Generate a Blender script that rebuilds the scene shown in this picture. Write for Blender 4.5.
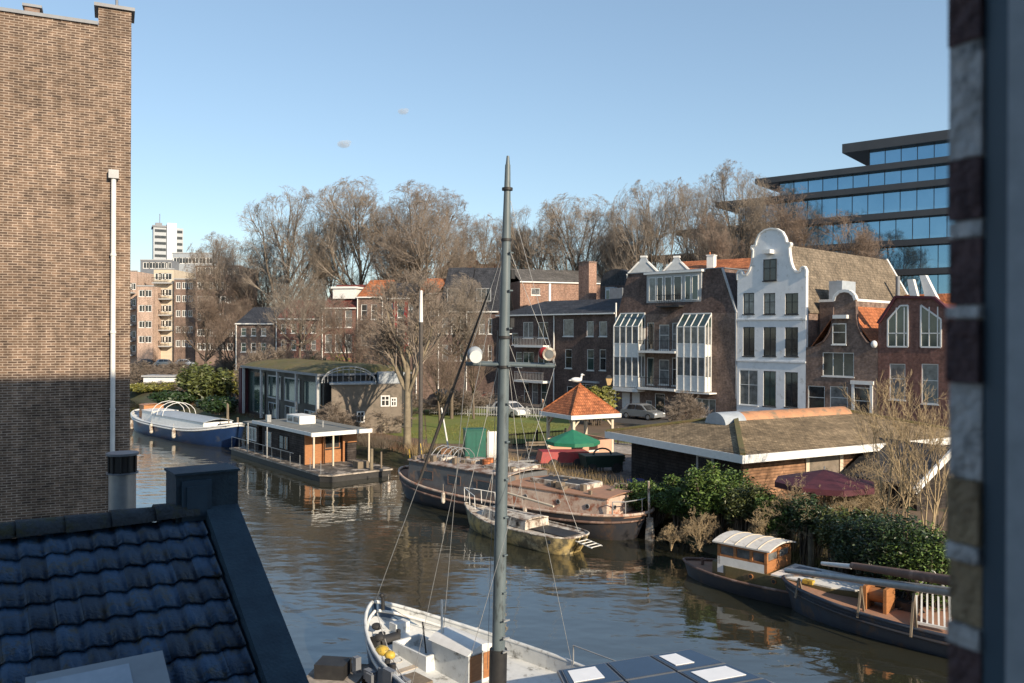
import bpy, math, random
import numpy as np
from mathutils import Vector, Matrix
for o in list(bpy.data.objects): bpy.data.objects.remove(o)
C = bpy.context.scene.collection
S = bpy.context.scene
R = math.radians
# ------------------------------------------------------------------ camera
H, F, YH = 9.0, 840.0, 335.0          # eye height over the water, focal length in px, horizon row
cd = bpy.data.cameras.new('camera'); cam = bpy.data.objects.new('camera', cd); C.objects.link(cam)
cam.location = (0, 0, H); cam.rotation_euler = (R(90), R(-0.25), 0)
cd.sensor_width = 36; cd.lens = F*36/1024; cd.shift_y = -(341.5-YH)/1024
cd.clip_start = 0.05; cd.clip_end = 5000
cd.dof.use_dof = True; cd.dof.focus_distance = 45; cd.dof.aperture_fstop = 5.6
S.camera = cam
# ------------------------------------------------------------------ light
SUN_EL, SUN_AZ = 24.0, 141.0          # azimuth clockwise from +Y
w = bpy.data.worlds.new('World'); S.world = w; w.use_nodes = True
nt = w.node_tree; sky = nt.nodes.new('ShaderNodeTexSky'); sky.sky_type = 'NISHITA'; sky.sun_disc = False
sky.sun_elevation = R(SUN_EL); sky.sun_rotation = R(SUN_AZ); sky.altitude = 0
sky.air_density = 1.0; sky.dust_density = 0.3; sky.ozone_density = 2.2
bg = nt.nodes['Background']; bg.inputs[1].default_value = 0.145
gm = nt.nodes.new('ShaderNodeGamma'); gm.inputs[1].default_value = .70; tn = nt.nodes.new('ShaderNodeMix'); tn.data_type = 'RGBA'; tn.blend_type = 'MULTIPLY'; tn.inputs[0].default_value = 1; tn.inputs[7].default_value = (.70,.76,.79,1)
nt.links.new(sky.outputs[0], gm.inputs[0]); nt.links.new(gm.outputs[0], tn.inputs[6]); nt.links.new(tn.outputs[2], bg.inputs[0])
sd = bpy.data.lights.new('sun', 'SUN'); sd.energy = 3.0; sd.angle = R(0.6); sd.color = (1, 0.83, 0.62)
so = bpy.data.objects.new('sun', sd); C.objects.link(so)
sdir = Vector((math.sin(R(SUN_AZ))*math.cos(R(SUN_EL)), math.cos(R(SUN_AZ))*math.cos(R(SUN_EL)), math.sin(R(SUN_EL))))
so.rotation_euler = sdir.to_track_quat('Z', 'Y').to_euler(); so.location = (0, 0, 60)
S.view_settings.view_transform = 'Standard'; S.view_settings.look = 'None'
S.view_settings.exposure = 1.22; S.view_settings.gamma = 1; S.view_settings.use_curve_mapping = False
S.render.resolution_x = 1024; S.render.resolution_y = 683
# ------------------------------------------------------------------ helpers
def G(px, py, z=0.0):                 # photo point lying at height z -> world
    Y = F*(H-z)/(py-YH); return Vector(((px-512)/F*Y, Y, z))
def at(px, py, Y): return Vector(((px-512)/F*Y, Y, H-(py-YH)/F*Y))
class MB:
    def __init__(s): s.v = []; s.f = []; s.sm = []
    def add(s, vs, fs, smooth=False):
        b = len(s.v); s.v += [tuple(p) for p in vs]; s.f += [tuple(i+b for i in f) for f in fs]; s.sm += [smooth]*len(fs); return s
    def box(s, x0, x1, y0, y1, z0, z1):
        return s.add([(x0,y0,z0),(x1,y0,z0),(x1,y1,z0),(x0,y1,z0),(x0,y0,z1),(x1,y0,z1),(x1,y1,z1),(x0,y1,z1)],
                     [(0,3,2,1),(4,5,6,7),(0,1,5,4),(1,2,6,5),(2,3,7,6),(3,0,4,7)])
    def hexa(s, b, t):                # bottom 4 pts, top 4 pts (ccw from above)
        return s.add(list(b)+list(t), [(0,3,2,1),(4,5,6,7),(0,1,5,4),(1,2,6,5),(2,3,7,6),(3,0,4,7)])
    def quad(s, *p): return s.add(p, [tuple(range(len(p)))])
    def tube(s, p0, p1, r0, r1=None, n=8, smooth=True):
        r1 = r0 if r1 is None else r1; p0 = Vector(p0); p1 = Vector(p1); d = (p1-p0)
        if d.length < 1e-6: return s
        d.normalize(); a = d.orthogonal().normalized(); b = d.cross(a)
        vs = [p0+(a*math.cos(2*math.pi*i/n)+b*math.sin(2*math.pi*i/n))*r0 for i in range(n)] + \
             [p1+(a*math.cos(2*math.pi*i/n)+b*math.sin(2*math.pi*i/n))*r1 for i in range(n)]
        s.add(vs, [(i,(i+1)%n,n+(i+1)%n,n+i) for i in range(n)], smooth)
        return s.add(vs, [tuple(reversed(range(n))), tuple(range(n,2*n))])
    def path(s, pts, r, n=6):
        for a, b in zip(pts[:-1], pts[1:]): s.tube(a, b, r, r, n)
        return s
    def bar(s, p0, p1, w, h=None):    # rectangular bar, h along z-ish
        h = w if h is None else h
        p0 = Vector(p0); p1 = Vector(p1); d = (p1-p0).normalized()
        up = Vector((0,0,1)) if abs(d.z) < .95 else Vector((1,0,0))
        a = d.cross(up).normalized(); b = a.cross(d).normalized(); a *= w/2; b *= h/2
        return s.hexa([p0-a-b,p0+a-b,p1+a-b,p1-a-b],[p0-a+b,p0+a+b,p1+a+b,p1-a+b])
    def prism(s, out, y0, y1):        # outline in xz, extruded in y
        n = len(out)
        vs = [(x,y0,z) for x,z in out]+[(x,y1,z) for x,z in out]
        return s.add(vs, [tuple(range(n)), tuple(reversed(range(n,2*n)))]+[(i,n+i,n+(i+1)%n,(i+1)%n) for i in range(n)])
    def slab(s, out, z0, z1):         # outline in xy
        n = len(out)
        vs = [(x,y,z0) for x,y in out]+[(x,y,z1) for x,y in out]
        return s.add(vs, [tuple(reversed(range(n))), tuple(range(n,2*n))]+[(i,(i+1)%n,n+(i+1)%n,n+i) for i in range(n)])
    def ball(s, c, r, n=10, m=6, sq=(1,1,1)):
        vs = []; fs = []
        for j in range(m+1):
            ph = math.pi*j/m
            for i in range(n):
                th = 2*math.pi*i/n
                vs.append((c[0]+r*sq[0]*math.sin(ph)*math.cos(th), c[1]+r*sq[1]*math.sin(ph)*math.sin(th), c[2]+r*sq[2]*math.cos(ph)))
        for j in range(m):
            for i in range(n):
                fs.append((j*n+i, (j+1)*n+i, (j+1)*n+(i+1)%n, j*n+(i+1)%n))
        return s.add(vs, fs, True)
    def build(s, name, mat, parent=None, loc=None, rz=0):
        me = bpy.data.meshes.new(name); me.from_pydata(s.v, [], s.f)
        me.polygons.foreach_set('use_smooth', s.sm); me.materials.append(mat); me.update()
        o = bpy.data.objects.new(name, me); C.objects.link(o)
        if parent is not None: o.parent = parent
        if loc is not None: o.location = loc; o.rotation_euler = (0,0,rz)
        return o
def split(mb, name, mat, parent):     # one object per separate piece
    par = list(range(len(mb.v)))
    def fd(i):
        while par[i] != i: par[i] = par[par[i]]; i = par[i]
        return i
    for f in mb.f:
        for i in f[1:]: par[fd(i)] = fd(f[0])
    gr = {}
    for f, sm in zip(mb.f, mb.sm): gr.setdefault(fd(f[0]), []).append((f, sm))
    out = []
    for fs in gr.values():
        m_ = MB(); ix = {}
        for f, sm in fs:
            for i in f:
                if i not in ix: ix[i] = len(ix); m_.v.append(mb.v[i])
            m_.f.append(tuple(ix[i] for i in f)); m_.sm.append(sm)
        out.append(m_.build(name, mat, parent))
    return out
def tag(o, label=None, cat=None, group=None, kind=None):
    if label: o['label'] = label
    if cat: o['category'] = cat
    if group: o['group'] = group
    if kind: o['kind'] = kind
    return o
def thing(name, label, cat, loc=(0,0,0), rz=0, group=None):
    o = bpy.data.objects.new(name, None); o.empty_display_size = .2; C.objects.link(o)
    o.location = loc; o.rotation_euler = (0,0,rz); return tag(o, label, cat, group)
def copy_thing(src, label, loc, rz=0, sc=None, group=None):
    r = src.copy(); C.objects.link(r); r.location = loc; r.rotation_euler = (0,0,rz); r['label'] = label
    if sc is not None: r.scale = sc if hasattr(sc, '__len__') else (sc,sc,sc)
    if group: r['group'] = group
    for ch in list(src.children):
        c = ch.copy(); C.objects.link(c); c.parent = r
        for g in list(ch.children):
            d = g.copy(); C.objects.link(d); d.parent = c
    return r
def struct(o): o['kind'] = 'structure'; return o
# ------------------------------------------------------------------ materials
def lin(c): return tuple(((x/255+.055)/1.055)**2.4 if x/255 > .04045 else x/255/12.92 for x in c)
MATS = {}
def mat(name, c1, c2=None, scale=3.0, rough=.7, metal=0, bump=0, bscale=None, spec=.5, stain=None, sscale=.6, samt=.5, coat=0, stretch=(1,1,1), coord='Object', island=0, trans=0):
    m = bpy.data.materials.new(name); m.use_nodes = True; t = m.node_tree; N = t.nodes; L = t.links
    p = N['Principled BSDF']; p.inputs['Roughness'].default_value = rough; p.inputs['Metallic'].default_value = metal
    p.inputs['Specular IOR Level'].default_value = spec; p.inputs['Coat Weight'].default_value = coat
    tc = N.new('ShaderNodeTexCoord'); mp = N.new('ShaderNodeMapping'); mp.inputs['Scale'].default_value = stretch
    L.new(tc.outputs[coord], mp.inputs[0]); col = None
    if c2 is None: c2 = tuple(x*.82 for x in c1)
    nz = N.new('ShaderNodeTexNoise'); nz.inputs['Scale'].default_value = scale; nz.inputs['Detail'].default_value = 6; nz.inputs['Roughness'].default_value = .65
    L.new(mp.outputs[0], nz.inputs[0])
    rp = N.new('ShaderNodeMapRange'); rp.inputs[1].default_value = .3; rp.inputs[2].default_value = .7; L.new(nz.outputs[0], rp.inputs[0])
    mx = N.new('ShaderNodeMix'); mx.data_type = 'RGBA'; mx.inputs[6].default_value = (*c1,1); mx.inputs[7].default_value = (*c2,1)
    L.new(rp.outputs[0], mx.inputs[0]); col = mx.outputs[2]
    if stain:
        n2 = N.new('ShaderNodeTexNoise'); n2.inputs['Scale'].default_value = sscale; n2.inputs['Detail'].default_value = 8; n2.inputs['Roughness'].default_value = .7
        L.new(mp.outputs[0], n2.inputs[0])
        r2 = N.new('ShaderNodeMapRange'); r2.inputs[1].default_value = .62-samt*.25; r2.inputs[2].default_value = .72-samt*.2; L.new(n2.outputs[0], r2.inputs[0])
        m2 = N.new('ShaderNodeMix'); m2.data_type = 'RGBA'; m2.inputs[7].default_value = (*stain,1)
        L.new(r2.outputs[0], m2.inputs[0]); L.new(col, m2.inputs[6]); col = m2.outputs[2]
    if island:
        g = N.new('ShaderNodeNewGeometry'); hs = N.new('ShaderNodeHueSaturation')
        mr = N.new('ShaderNodeMapRange'); mr.inputs[3].default_value = 1-island; mr.inputs[4].default_value = 1+island
        L.new(g.outputs['Random Per Island'], mr.inputs[0]); L.new(mr.outputs[0], hs.inputs['Value']); L.new(col, hs.inputs['Color']); col = hs.outputs[0]
    L.new(col, p.inputs['Base Color'])
    if bump:
        nb = N.new('ShaderNodeTexNoise'); nb.inputs['Scale'].default_value = bscale or scale*4; nb.inputs['Detail'].default_value = 5
        L.new(mp.outputs[0], nb.inputs[0]); b = N.new('ShaderNodeBump'); b.inputs['Strength'].default_value = bump; b.inputs['Distance'].default_value = .03
        L.new(nb.outputs[0], b.inputs['Height']); L.new(b.outputs[0], p.inputs['Normal'])
    MATS[name] = m; return m
def brick(name, c1, c2, mortar, bw=.22, rh=.0667, ms=.010, rough=.9, var=.35, bump=.4, plan=False):
    m = bpy.data.materials.new(name); m.use_nodes = True; t = m.node_tree; N = t.nodes; L = t.links
    p = N['Principled BSDF']; p.inputs['Roughness'].default_value = rough; p.inputs['Specular IOR Level'].default_value = .25
    tc = N.new('ShaderNodeTexCoord'); sx = N.new('ShaderNodeSeparateXYZ'); L.new(tc.outputs['Object'], sx.inputs[0])
    ad = N.new('ShaderNodeMath'); L.new(sx.outputs[0], ad.inputs[0]); L.new(sx.outputs[1], ad.inputs[1])
    cb = N.new('ShaderNodeCombineXYZ'); L.new(ad.outputs[0], cb.inputs[0]); L.new(sx.outputs[2], cb.inputs[1])
    b = N.new('ShaderNodeTexBrick'); b.inputs['Scale'].default_value = 1; b.inputs['Brick Width'].default_value = bw; b.inputs['Row Height'].default_value = rh
    b.inputs['Mortar Size'].default_value = ms; b.inputs['Mortar Smooth'].default_value = .2; b.inputs['Bias'].default_value = 0
    b.inputs[1].default_value = (*c1,1); b.inputs[2].default_value = (*c2,1); b.inputs[3].default_value = (*mortar,1)
    if plan: L.new(tc.outputs['Object'], b.inputs[0])
    else:                             # joints wander a little
        wn = N.new('ShaderNodeTexNoise'); wn.inputs['Scale'].default_value = 1.3; wn.inputs['Detail'].default_value = 3; L.new(tc.outputs['Object'], wn.inputs[0])
        va = N.new('ShaderNodeVectorMath'); va.operation = 'MULTIPLY_ADD'; va.inputs[1].default_value = (.07,.035,0); L.new(wn.outputs['Color'], va.inputs[0]); L.new(cb.outputs[0], va.inputs[2]); L.new(va.outputs[0], b.inputs[0])
    nz = N.new('ShaderNodeTexNoise'); nz.inputs['Scale'].default_value = .55; nz.inputs['Detail'].default_value = 9; nz.inputs['Roughness'].default_value = .7; L.new(tc.outputs['Object'], nz.inputs[0])
    mr = N.new('ShaderNodeMapRange'); mr.inputs[1].default_value = .3; mr.inputs[2].default_value = .7; mr.inputs[3].default_value = 1-var; mr.inputs[4].default_value = 1+var; L.new(nz.outputs[0], mr.inputs[0])
    hs = N.new('ShaderNodeHueSaturation'); L.new(mr.outputs[0], hs.inputs['Value']); L.new(b.outputs[0], hs.inputs['Color'])
    mp = N.new('ShaderNodeMapping'); mp.inputs['Scale'].default_value = (1.6,1.6,.16); L.new(tc.outputs['Object'], mp.inputs[0])
    n3 = N.new('ShaderNodeTexNoise'); n3.inputs['Scale'].default_value = .8; n3.inputs['Detail'].default_value = 8; n3.inputs['Roughness'].default_value = .6; L.new(mp.outputs[0], n3.inputs[0])
    m3 = N.new('ShaderNodeMapRange'); m3.inputs[1].default_value = .35; m3.inputs[2].default_value = .7; m3.inputs[3].default_value = 1.12; m3.inputs[4].default_value = .74; L.new(n3.outputs[0], m3.inputs[0])
    n4 = N.new('ShaderNodeTexNoise'); n4.inputs['Scale'].default_value = 4.5; n4.inputs['Detail'].default_value = 3; L.new(tc.outputs['Object'], n4.inputs[0])
    m4 = N.new('ShaderNodeMapRange'); m4.inputs[1].default_value = .35; m4.inputs[2].default_value = .65; m4.inputs[3].default_value = .72; m4.inputs[4].default_value = 1.22; L.new(n4.outputs[0], m4.inputs[0])
    mm = N.new('ShaderNodeMath'); mm.operation = 'MULTIPLY'; L.new(m3.outputs[0], mm.inputs[0]); L.new(m4.outputs[0], mm.inputs[1])
    h3 = N.new('ShaderNodeHueSaturation'); L.new(mm.outputs[0], h3.inputs['Value']); L.new(hs.outputs[0], h3.inputs['Color']); L.new(h3.outputs[0], p.inputs['Base Color'])
    bp = N.new('ShaderNodeBump'); bp.inputs['Strength'].default_value = bump; bp.inputs['Distance'].default_value = -.01; L.new(b.outputs[1], bp.inputs['Height']); L.new(bp.outputs[0], p.inputs['Normal'])
    MATS[name] = m; return m
def rows(name, c1, c2, rh=.25, cw=.25, gap=.02, rough=.8, var=.3, plan=False):      # roof tiles / planks: rows with joints as relief
    m = brick(name, c1, c2, tuple(x*.5 for x in c1), bw=cw, rh=rh, ms=gap, rough=rough, var=var, bump=.7, plan=plan)
    [n for n in m.node_tree.nodes if n.type == 'TEX_BRICK'][0].offset = 0.0
    return m
M = {}
M['brick_tan'] = brick('brick_tan', (.175,.115,.08), (.08,.054,.042), (.32,.26,.21), bw=.21, rh=.064, ms=.0115, var=.30)
M['brick_dark'] = brick('brick_dark', (.15,.095,.08), (.095,.065,.058), (.13,.11,.10), var=.42)
M['brick_brown'] = brick('brick_brown', (.25,.165,.125), (.155,.105,.09), (.2,.17,.15), var=.42)
M['brick_red'] = brick('brick_red', (.23,.095,.07), (.16,.07,.055), (.22,.17,.15), var=.25)
M['brick_orange'] = brick('brick_orange', (.36,.20,.14), (.27,.15,.11), (.33,.27,.23), var=.2)
M['brick_pink'] = brick('brick_pink', (.52,.36,.28), (.42,.29,.23), (.5,.42,.36), var=.15)
M['white_paint'] = mat('white_paint', (.80,.81,.82), (.66,.68,.70), 1.2, .55, bump=.05, stain=(.5,.5,.48), sscale=1.3, samt=.2)
M['white_trim'] = mat('white_trim', (.78,.78,.76), (.66,.66,.64), 4, .45)
M['grey_trim'] = mat('grey_trim', (.42,.43,.44), (.33,.34,.35), 4, .5)
M['cream'] = mat('cream', (.62,.54,.42), (.5,.43,.33), 2, .7)
M['glass_dark'] = mat('glass_dark', (.008,.010,.013), (.06,.06,.06), 1.1, .06, spec=.8)
M['glass_curtain'] = mat('glass_curtain', (.25,.26,.26), (.06,.065,.07), 1.6, .12, spec=.8)
M['glass_green'] = mat('glass_green', (.07,.11,.10), (.02,.035,.035), .5, .05, spec=.9)
M['glass_office'] = mat('glass_office', (.27,.46,.62), (.18,.35,.50), .12, .05, metal=.85, spec=.9)
M['office_frame'] = mat('office_frame', (.05,.055,.065), (.035,.04,.048), .3, .4)
M['tile_dark'] = rows('tile_dark', (.055,.057,.065), (.035,.037,.043), .28, .24, .018, .6)
M['tile_grey'] = rows('tile_grey', (.15,.14,.13), (.10,.095,.09), .28, .24, .018, .75)
M['tile_brown'] = rows('tile_brown', (.235,.19,.14), (.15,.125,.095), .26, .22, .022, .85, var=.35)
M['tile_orange'] = rows('tile_orange', (.50,.18,.075), (.36,.125,.055), .28, .24, .022, .75)
M['tile_gazebo'] = rows('tile_gazebo', (.56,.20,.085), (.38,.13,.06), .19, .15, .03, .75, plan=True)
M['tile_darkred'] = rows('tile_darkred', (.20,.06,.05), (.13,.045,.04), .28, .24, .02, .75)
M['tile_moss'] = rows('tile_moss', (.33,.245,.15), (.21,.16,.10), .21, .17, .035, .9, var=.45, plan=True)
M['lead'] = mat('lead', (.20,.22,.25), (.14,.15,.17), 2, .5)
M['lead_light'] = mat('lead_light', (.38,.42,.46), (.28,.31,.34), 2, .45)
M['steel_grey'] = mat('steel_grey', (.13,.165,.18), (.08,.105,.12), 3, .45, stain=(.05,.06,.065), sscale=5, samt=.3, stretch=(1,1,.3))
M['white_metal'] = mat('white_metal', (.75,.75,.73), (.6,.6,.58), 3, .35)
M['galv'] = mat('galv', (.42,.43,.43), (.3,.31,.32), 6, .4, metal=.4)
M['black_paint'] = mat('black_paint', (.05,.088,.12), (.032,.055,.08), 5, .7, bump=.4, bscale=40, spec=.25)
M['black_tile'] = mat('black_tile', (.028,.08,.165), (.016,.045,.09), 6, .34, bump=.3, bscale=40, stain=(.055,.06,.055), sscale=9, samt=.4, island=.5, spec=.6)
M['black_ridge'] = mat('black_ridge', (.05,.065,.08), (.025,.034,.045), 9, .8, bump=.8, bscale=30, stain=(.05,.055,.03), sscale=6, samt=.5)
M['skylight'] = mat('skylight', (.55,.62,.70), (.35,.43,.52), 3, .25)
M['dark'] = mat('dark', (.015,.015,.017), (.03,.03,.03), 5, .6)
M['rubber'] = mat('rubber', (.02,.02,.02), (.035,.035,.035), 8, .75)
M['hull_blue'] = mat('hull_blue', (.012,.035,.11), (.01,.025,.07), 1, .3, stain=(.05,.06,.08), sscale=1.5, samt=.2)
M['hull_black'] = mat('hull_black', (.03,.034,.045), (.05,.045,.045), 1.5, .45, stain=(.10,.06,.04), sscale=1.8, samt=.25, stretch=(1,1,.5))
M['hull_greyblue'] = mat('hull_greyblue', (.05,.065,.09), (.035,.04,.055), 1.5, .5, stain=(.13,.085,.055), sscale=2, samt=.3, stretch=(1,1,.4))
M['hull_nearwhite'] = mat('hull_nearwhite', (.09,.15,.24), (.06,.10,.17), 2, .4)
M['deck_light'] = mat('deck_light', (.66,.68,.68), (.52,.54,.54), 3, .6, stain=(.2,.2,.19), sscale=3, samt=.25)
M['deck_sand'] = mat('deck_sand', (.52,.45,.37), (.33,.29,.24), 5, .8, stain=(.22,.2,.17), sscale=3, samt=.3)
M['rust_deck'] = mat('rust_deck', (.36,.20,.13), (.25,.135,.09), 2.5, .85, bump=.2, stain=(.30,.20,.14), sscale=2.5, samt=.4)
M['rust_side'] = mat('rust_side', (.20,.115,.085), (.11,.075,.065), 2, .8, stain=(.32,.22,.18), sscale=2.2, samt=.4, stretch=(1,1,.5))
M['pink_side'] = mat('pink_side', (.60,.49,.40), (.40,.29,.23), 2.5, .75, stain=(.30,.12,.07), sscale=2.4, samt=.5)
M['grey_side'] = mat('grey_side', (.13,.14,.15), (.08,.085,.09), 2, .7, stain=(.22,.15,.11), sscale=2, samt=.35)
M['dirty_white'] = mat('dirty_white', (.66,.62,.55), (.42,.38,.32), 3, .7, stain=(.16,.11,.08), sscale=2.6, samt=.7)
M['dirty_roof'] = mat('dirty_roof', (.50,.45,.40), (.28,.23,.20), 2, .8, stain=(.16,.09,.06), sscale=2.2, samt=.75)
M['yacht_yellow'] = mat('yacht_yellow', (.50,.33,.06), (.34,.34,.28), .45, .6, stain=(.10,.09,.06), sscale=1.6, samt=.75)
M['yacht_dark'] = mat('yacht_dark', (.06,.065,.06), (.10,.10,.08), 2, .6, stain=(.25,.24,.2), sscale=2, samt=.3)
M['wood_warm'] = mat('wood_warm', (.42,.19,.075), (.27,.115,.045), 4, .5, stretch=(1,1,5))
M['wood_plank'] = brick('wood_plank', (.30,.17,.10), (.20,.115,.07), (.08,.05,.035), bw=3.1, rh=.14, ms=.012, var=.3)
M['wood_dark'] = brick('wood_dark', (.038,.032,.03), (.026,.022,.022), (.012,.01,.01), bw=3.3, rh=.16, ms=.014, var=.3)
M['wood_cabin'] = brick('wood_cabin', (.065,.055,.052), (.04,.034,.032), (.015,.012,.012), bw=3.3, rh=.15, ms=.014, var=.3)
M['plank_grey'] = brick('plank_grey', (.36,.32,.28), (.27,.24,.21), (.1,.09,.08), bw=2.4, rh=.12, ms=.010, var=.3)
M['wood_old'] = mat('wood_old', (.22,.18,.13), (.13,.10,.075), 5, .85, stretch=(1,1,.2), bump=.3)
M['olive'] = mat('olive', (.16,.13,.06), (.10,.085,.04), 2, .5, stain=(.22,.15,.08), sscale=2, samt=.3)
M['sedum'] = mat('sedum', (.09,.095,.03), (.14,.10,.05), 2.5, .95, bump=.8, bscale=6)
M['roof_felt'] = mat('roof_felt', (.20,.20,.185), (.13,.135,.125), 1.3, .85, stain=(.26,.25,.2), sscale=1.5, samt=.3)
M['stucco_grey'] = mat('stucco_grey', (.22,.185,.15), (.15,.125,.10), 1.6, .9, bump=.3, stain=(.11,.10,.08), sscale=1.2, samt=.4)
M['green_paint'] = mat('green_paint', (.012,.12,.085), (.01,.08,.06), 3, .5)
M['green_tarp'] = mat('green_tarp', (.02,.19,.10), (.015,.13,.075), 2, .6)
M['dark_green'] = mat('dark_green', (.02,.05,.035), (.012,.03,.022), 4, .6)
M['plaster_pink'] = mat('plaster_pink', (.56,.34,.23), (.46,.28,.20), 2, .85)
M['red_paint'] = mat('red_paint', (.36,.02,.02), (.22,.02,.02), 3, .5)
M['maroon'] = mat('maroon', (.085,.018,.028), (.055,.012,.02), 3, .7)
M['yellow'] = mat('yellow', (.60,.42,.06), (.45,.30,.05), 6, .5, stain=(.1,.09,.04), sscale=6, samt=.4)
M['rope'] = mat('rope', (.50,.49,.46), (.36,.35,.33), 20, .8)
M['cable'] = mat('cable', (.12,.12,.12), (.08,.08,.08), 20, .5)
M['sail_dark'] = mat('sail_dark', (.05,.045,.045), (.09,.08,.07), 6, .8)
M['solar'] = mat('solar', (.018,.035,.075), (.014,.027,.06), 3, .12, spec=.7)
M['solar_frame'] = mat('solar_frame', (.10,.12,.15), (.08,.09,.11), 3, .4)
M['bright_white'] = mat('bright_white', (.85,.86,.88), (.76,.78,.80), 3, .3)
M['vault_orange'] = mat('vault_orange', (.50,.25,.13), (.38,.18,.09), 1.5, .7, stain=(.22,.16,.10), sscale=1.8, samt=.5)
M['bark_grey'] = mat('bark_grey', (.17,.135,.10), (.10,.08,.06), 2, .9)
M['bark_pale'] = mat('bark_pale', (.27,.225,.155), (.12,.10,.07), 2, .9)
M['twig_brown'] = mat('twig_brown', (.30,.245,.20), (.18,.15,.12), .3, .9)
M['twig_grey'] = mat('twig_grey', (.30,.255,.21), (.19,.16,.13), .3, .9)
M['twig_red'] = mat('twig_red', (.25,.19,.15), (.16,.12,.095), .3, .9)
M['twig_pale'] = mat('twig_pale', (.42,.33,.20), (.27,.20,.12), 1, .9)
M['leaf_laurel'] = mat('leaf_laurel', (.10,.15,.035), (.03,.065,.016), .5, .5, island=.8, spec=.3)
M['leaf_dark'] = mat('leaf_dark', (.016,.035,.012), (.025,.05,.015), .8, .45, island=.5)
M['leaf_ivy'] = mat('leaf_ivy', (.10,.115,.03), (.045,.06,.02), .8, .45, island=.5)
M['leaf_yellow'] = mat('leaf_yellow', (.18,.17,.035), (.10,.11,.025), .8, .5, island=.5)
M['leaf_brown'] = mat('leaf_brown', (.17,.095,.05), (.10,.06,.035), .8, .7, island=.5)
M['plaster'] = mat('plaster', (.82,.81,.79), (.78,.77,.75), 2, .9)
M['canvas'] = mat('canvas', (.66,.64,.60), (.54,.52,.48), 4, .7, stain=(.38,.35,.31), sscale=3, samt=.3)
M['straw'] = mat('straw', (.36,.27,.14), (.22,.16,.08), 1, .9, island=.4)
M['lawn'] = mat('lawn', (.11,.17,.03), (.17,.17,.045), .35, .95, bump=.5, bscale=9)
M['earth'] = mat('earth', (.17,.115,.075), (.10,.07,.045), .5, .95, bump=.6, bscale=5, stain=(.06,.08,.03), sscale=.4, samt=.3)
M['bank'] = mat('bank', (.075,.085,.03), (.06,.045,.03), .9, .9, bump=.8, bscale=4)
M['paving'] = brick('paving', (.17,.15,.14), (.12,.105,.10), (.07,.065,.06), bw=.2, rh=.1, ms=.01, var=.3)
M['asphalt'] = mat('asphalt', (.06,.058,.056), (.045,.044,.043), .5, .9)
M['jamb_stone'] = mat('jamb_stone', (.66,.68,.70), (.42,.44,.46), 14, .9, bump=.6, bscale=60, stain=(.16,.17,.18), sscale=22, samt=.4)
M['jamb_brick'] = mat('jamb_brick', (.14,.09,.095), (.07,.05,.06), 30, .9, bump=.7, bscale=80)
M['jamb_yellow'] = mat('jamb_yellow', (.42,.33,.21), (.27,.21,.14), 30, .9, bump=.7, bscale=80)
M['frame_dark'] = mat('frame_dark', (.05,.10,.15), (.035,.07,.11), 4, .5)
M['frame_grey'] = mat('frame_grey', (.38,.44,.50), (.28,.33,.38), 40, .6)
M['frame_light'] = mat('frame_light', (.72,.79,.86), (.62,.69,.77), 6, .5)
M['lamp_glass'] = mat('lamp_glass', (.60,.42,.22), (.5,.34,.18), 3, .3)
M['cloud_'] = mat('cloud', (.98,.97,.97), (.9,.9,.9), .2, 1)
M['skin'] = mat('skin', (.45,.28,.2), None, 4, .6)
m = bpy.data.materials.new('cloud'); m.use_nodes = True; N = m.node_tree.nodes; L = m.node_tree.links; N.remove(N['Principled BSDF'])
pv = N.new('ShaderNodeVolumePrincipled'); pv.inputs['Density'].default_value = .07; pv.inputs['Color'].default_value = (1,1,1,1); L.new(pv.outputs[0], N['Material Output'].inputs['Volume']); M['cloud'] = m
# water
m = bpy.data.materials.new('water'); m.use_nodes = True; t = m.node_tree; N = t.nodes; L = t.links; p = N['Principled BSDF']
p.inputs['Base Color'].default_value = (.03,.03,.02,1); p.inputs['Roughness'].default_value = .025; p.inputs['IOR'].default_value = 2.3
p.inputs['Specular IOR Level'].default_value = .5
tc = N.new('ShaderNodeTexCoord'); hprev = None
def wnoise(scale, stretch, dist, det=3):
    mp = N.new('ShaderNodeMapping'); mp.inputs['Scale'].default_value = stretch; mp.inputs['Rotation'].default_value = (0,0,R(35)); L.new(tc.outputs['Object'], mp.inputs[0])
    n = N.new('ShaderNodeTexNoise'); n.inputs['Scale'].default_value = scale; n.inputs['Detail'].default_value = det; n.inputs['Roughness'].default_value = .55; L.new(mp.outputs[0], n.inputs[0])
    b = N.new('ShaderNodeBump'); b.inputs['Strength'].default_value = 1; b.inputs['Distance'].default_value = dist; L.new(n.outputs[0], b.inputs['Height']); return b
b1 = wnoise(.45, (1,1.8,1), .034, 2); b2 = wnoise(2.2, (1,1.6,1), .0042, 3)
L.new(b1.outputs[0], b2.inputs['Normal']); L.new(b2.outputs[0], p.inputs['Normal']); M['water'] = m
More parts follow.
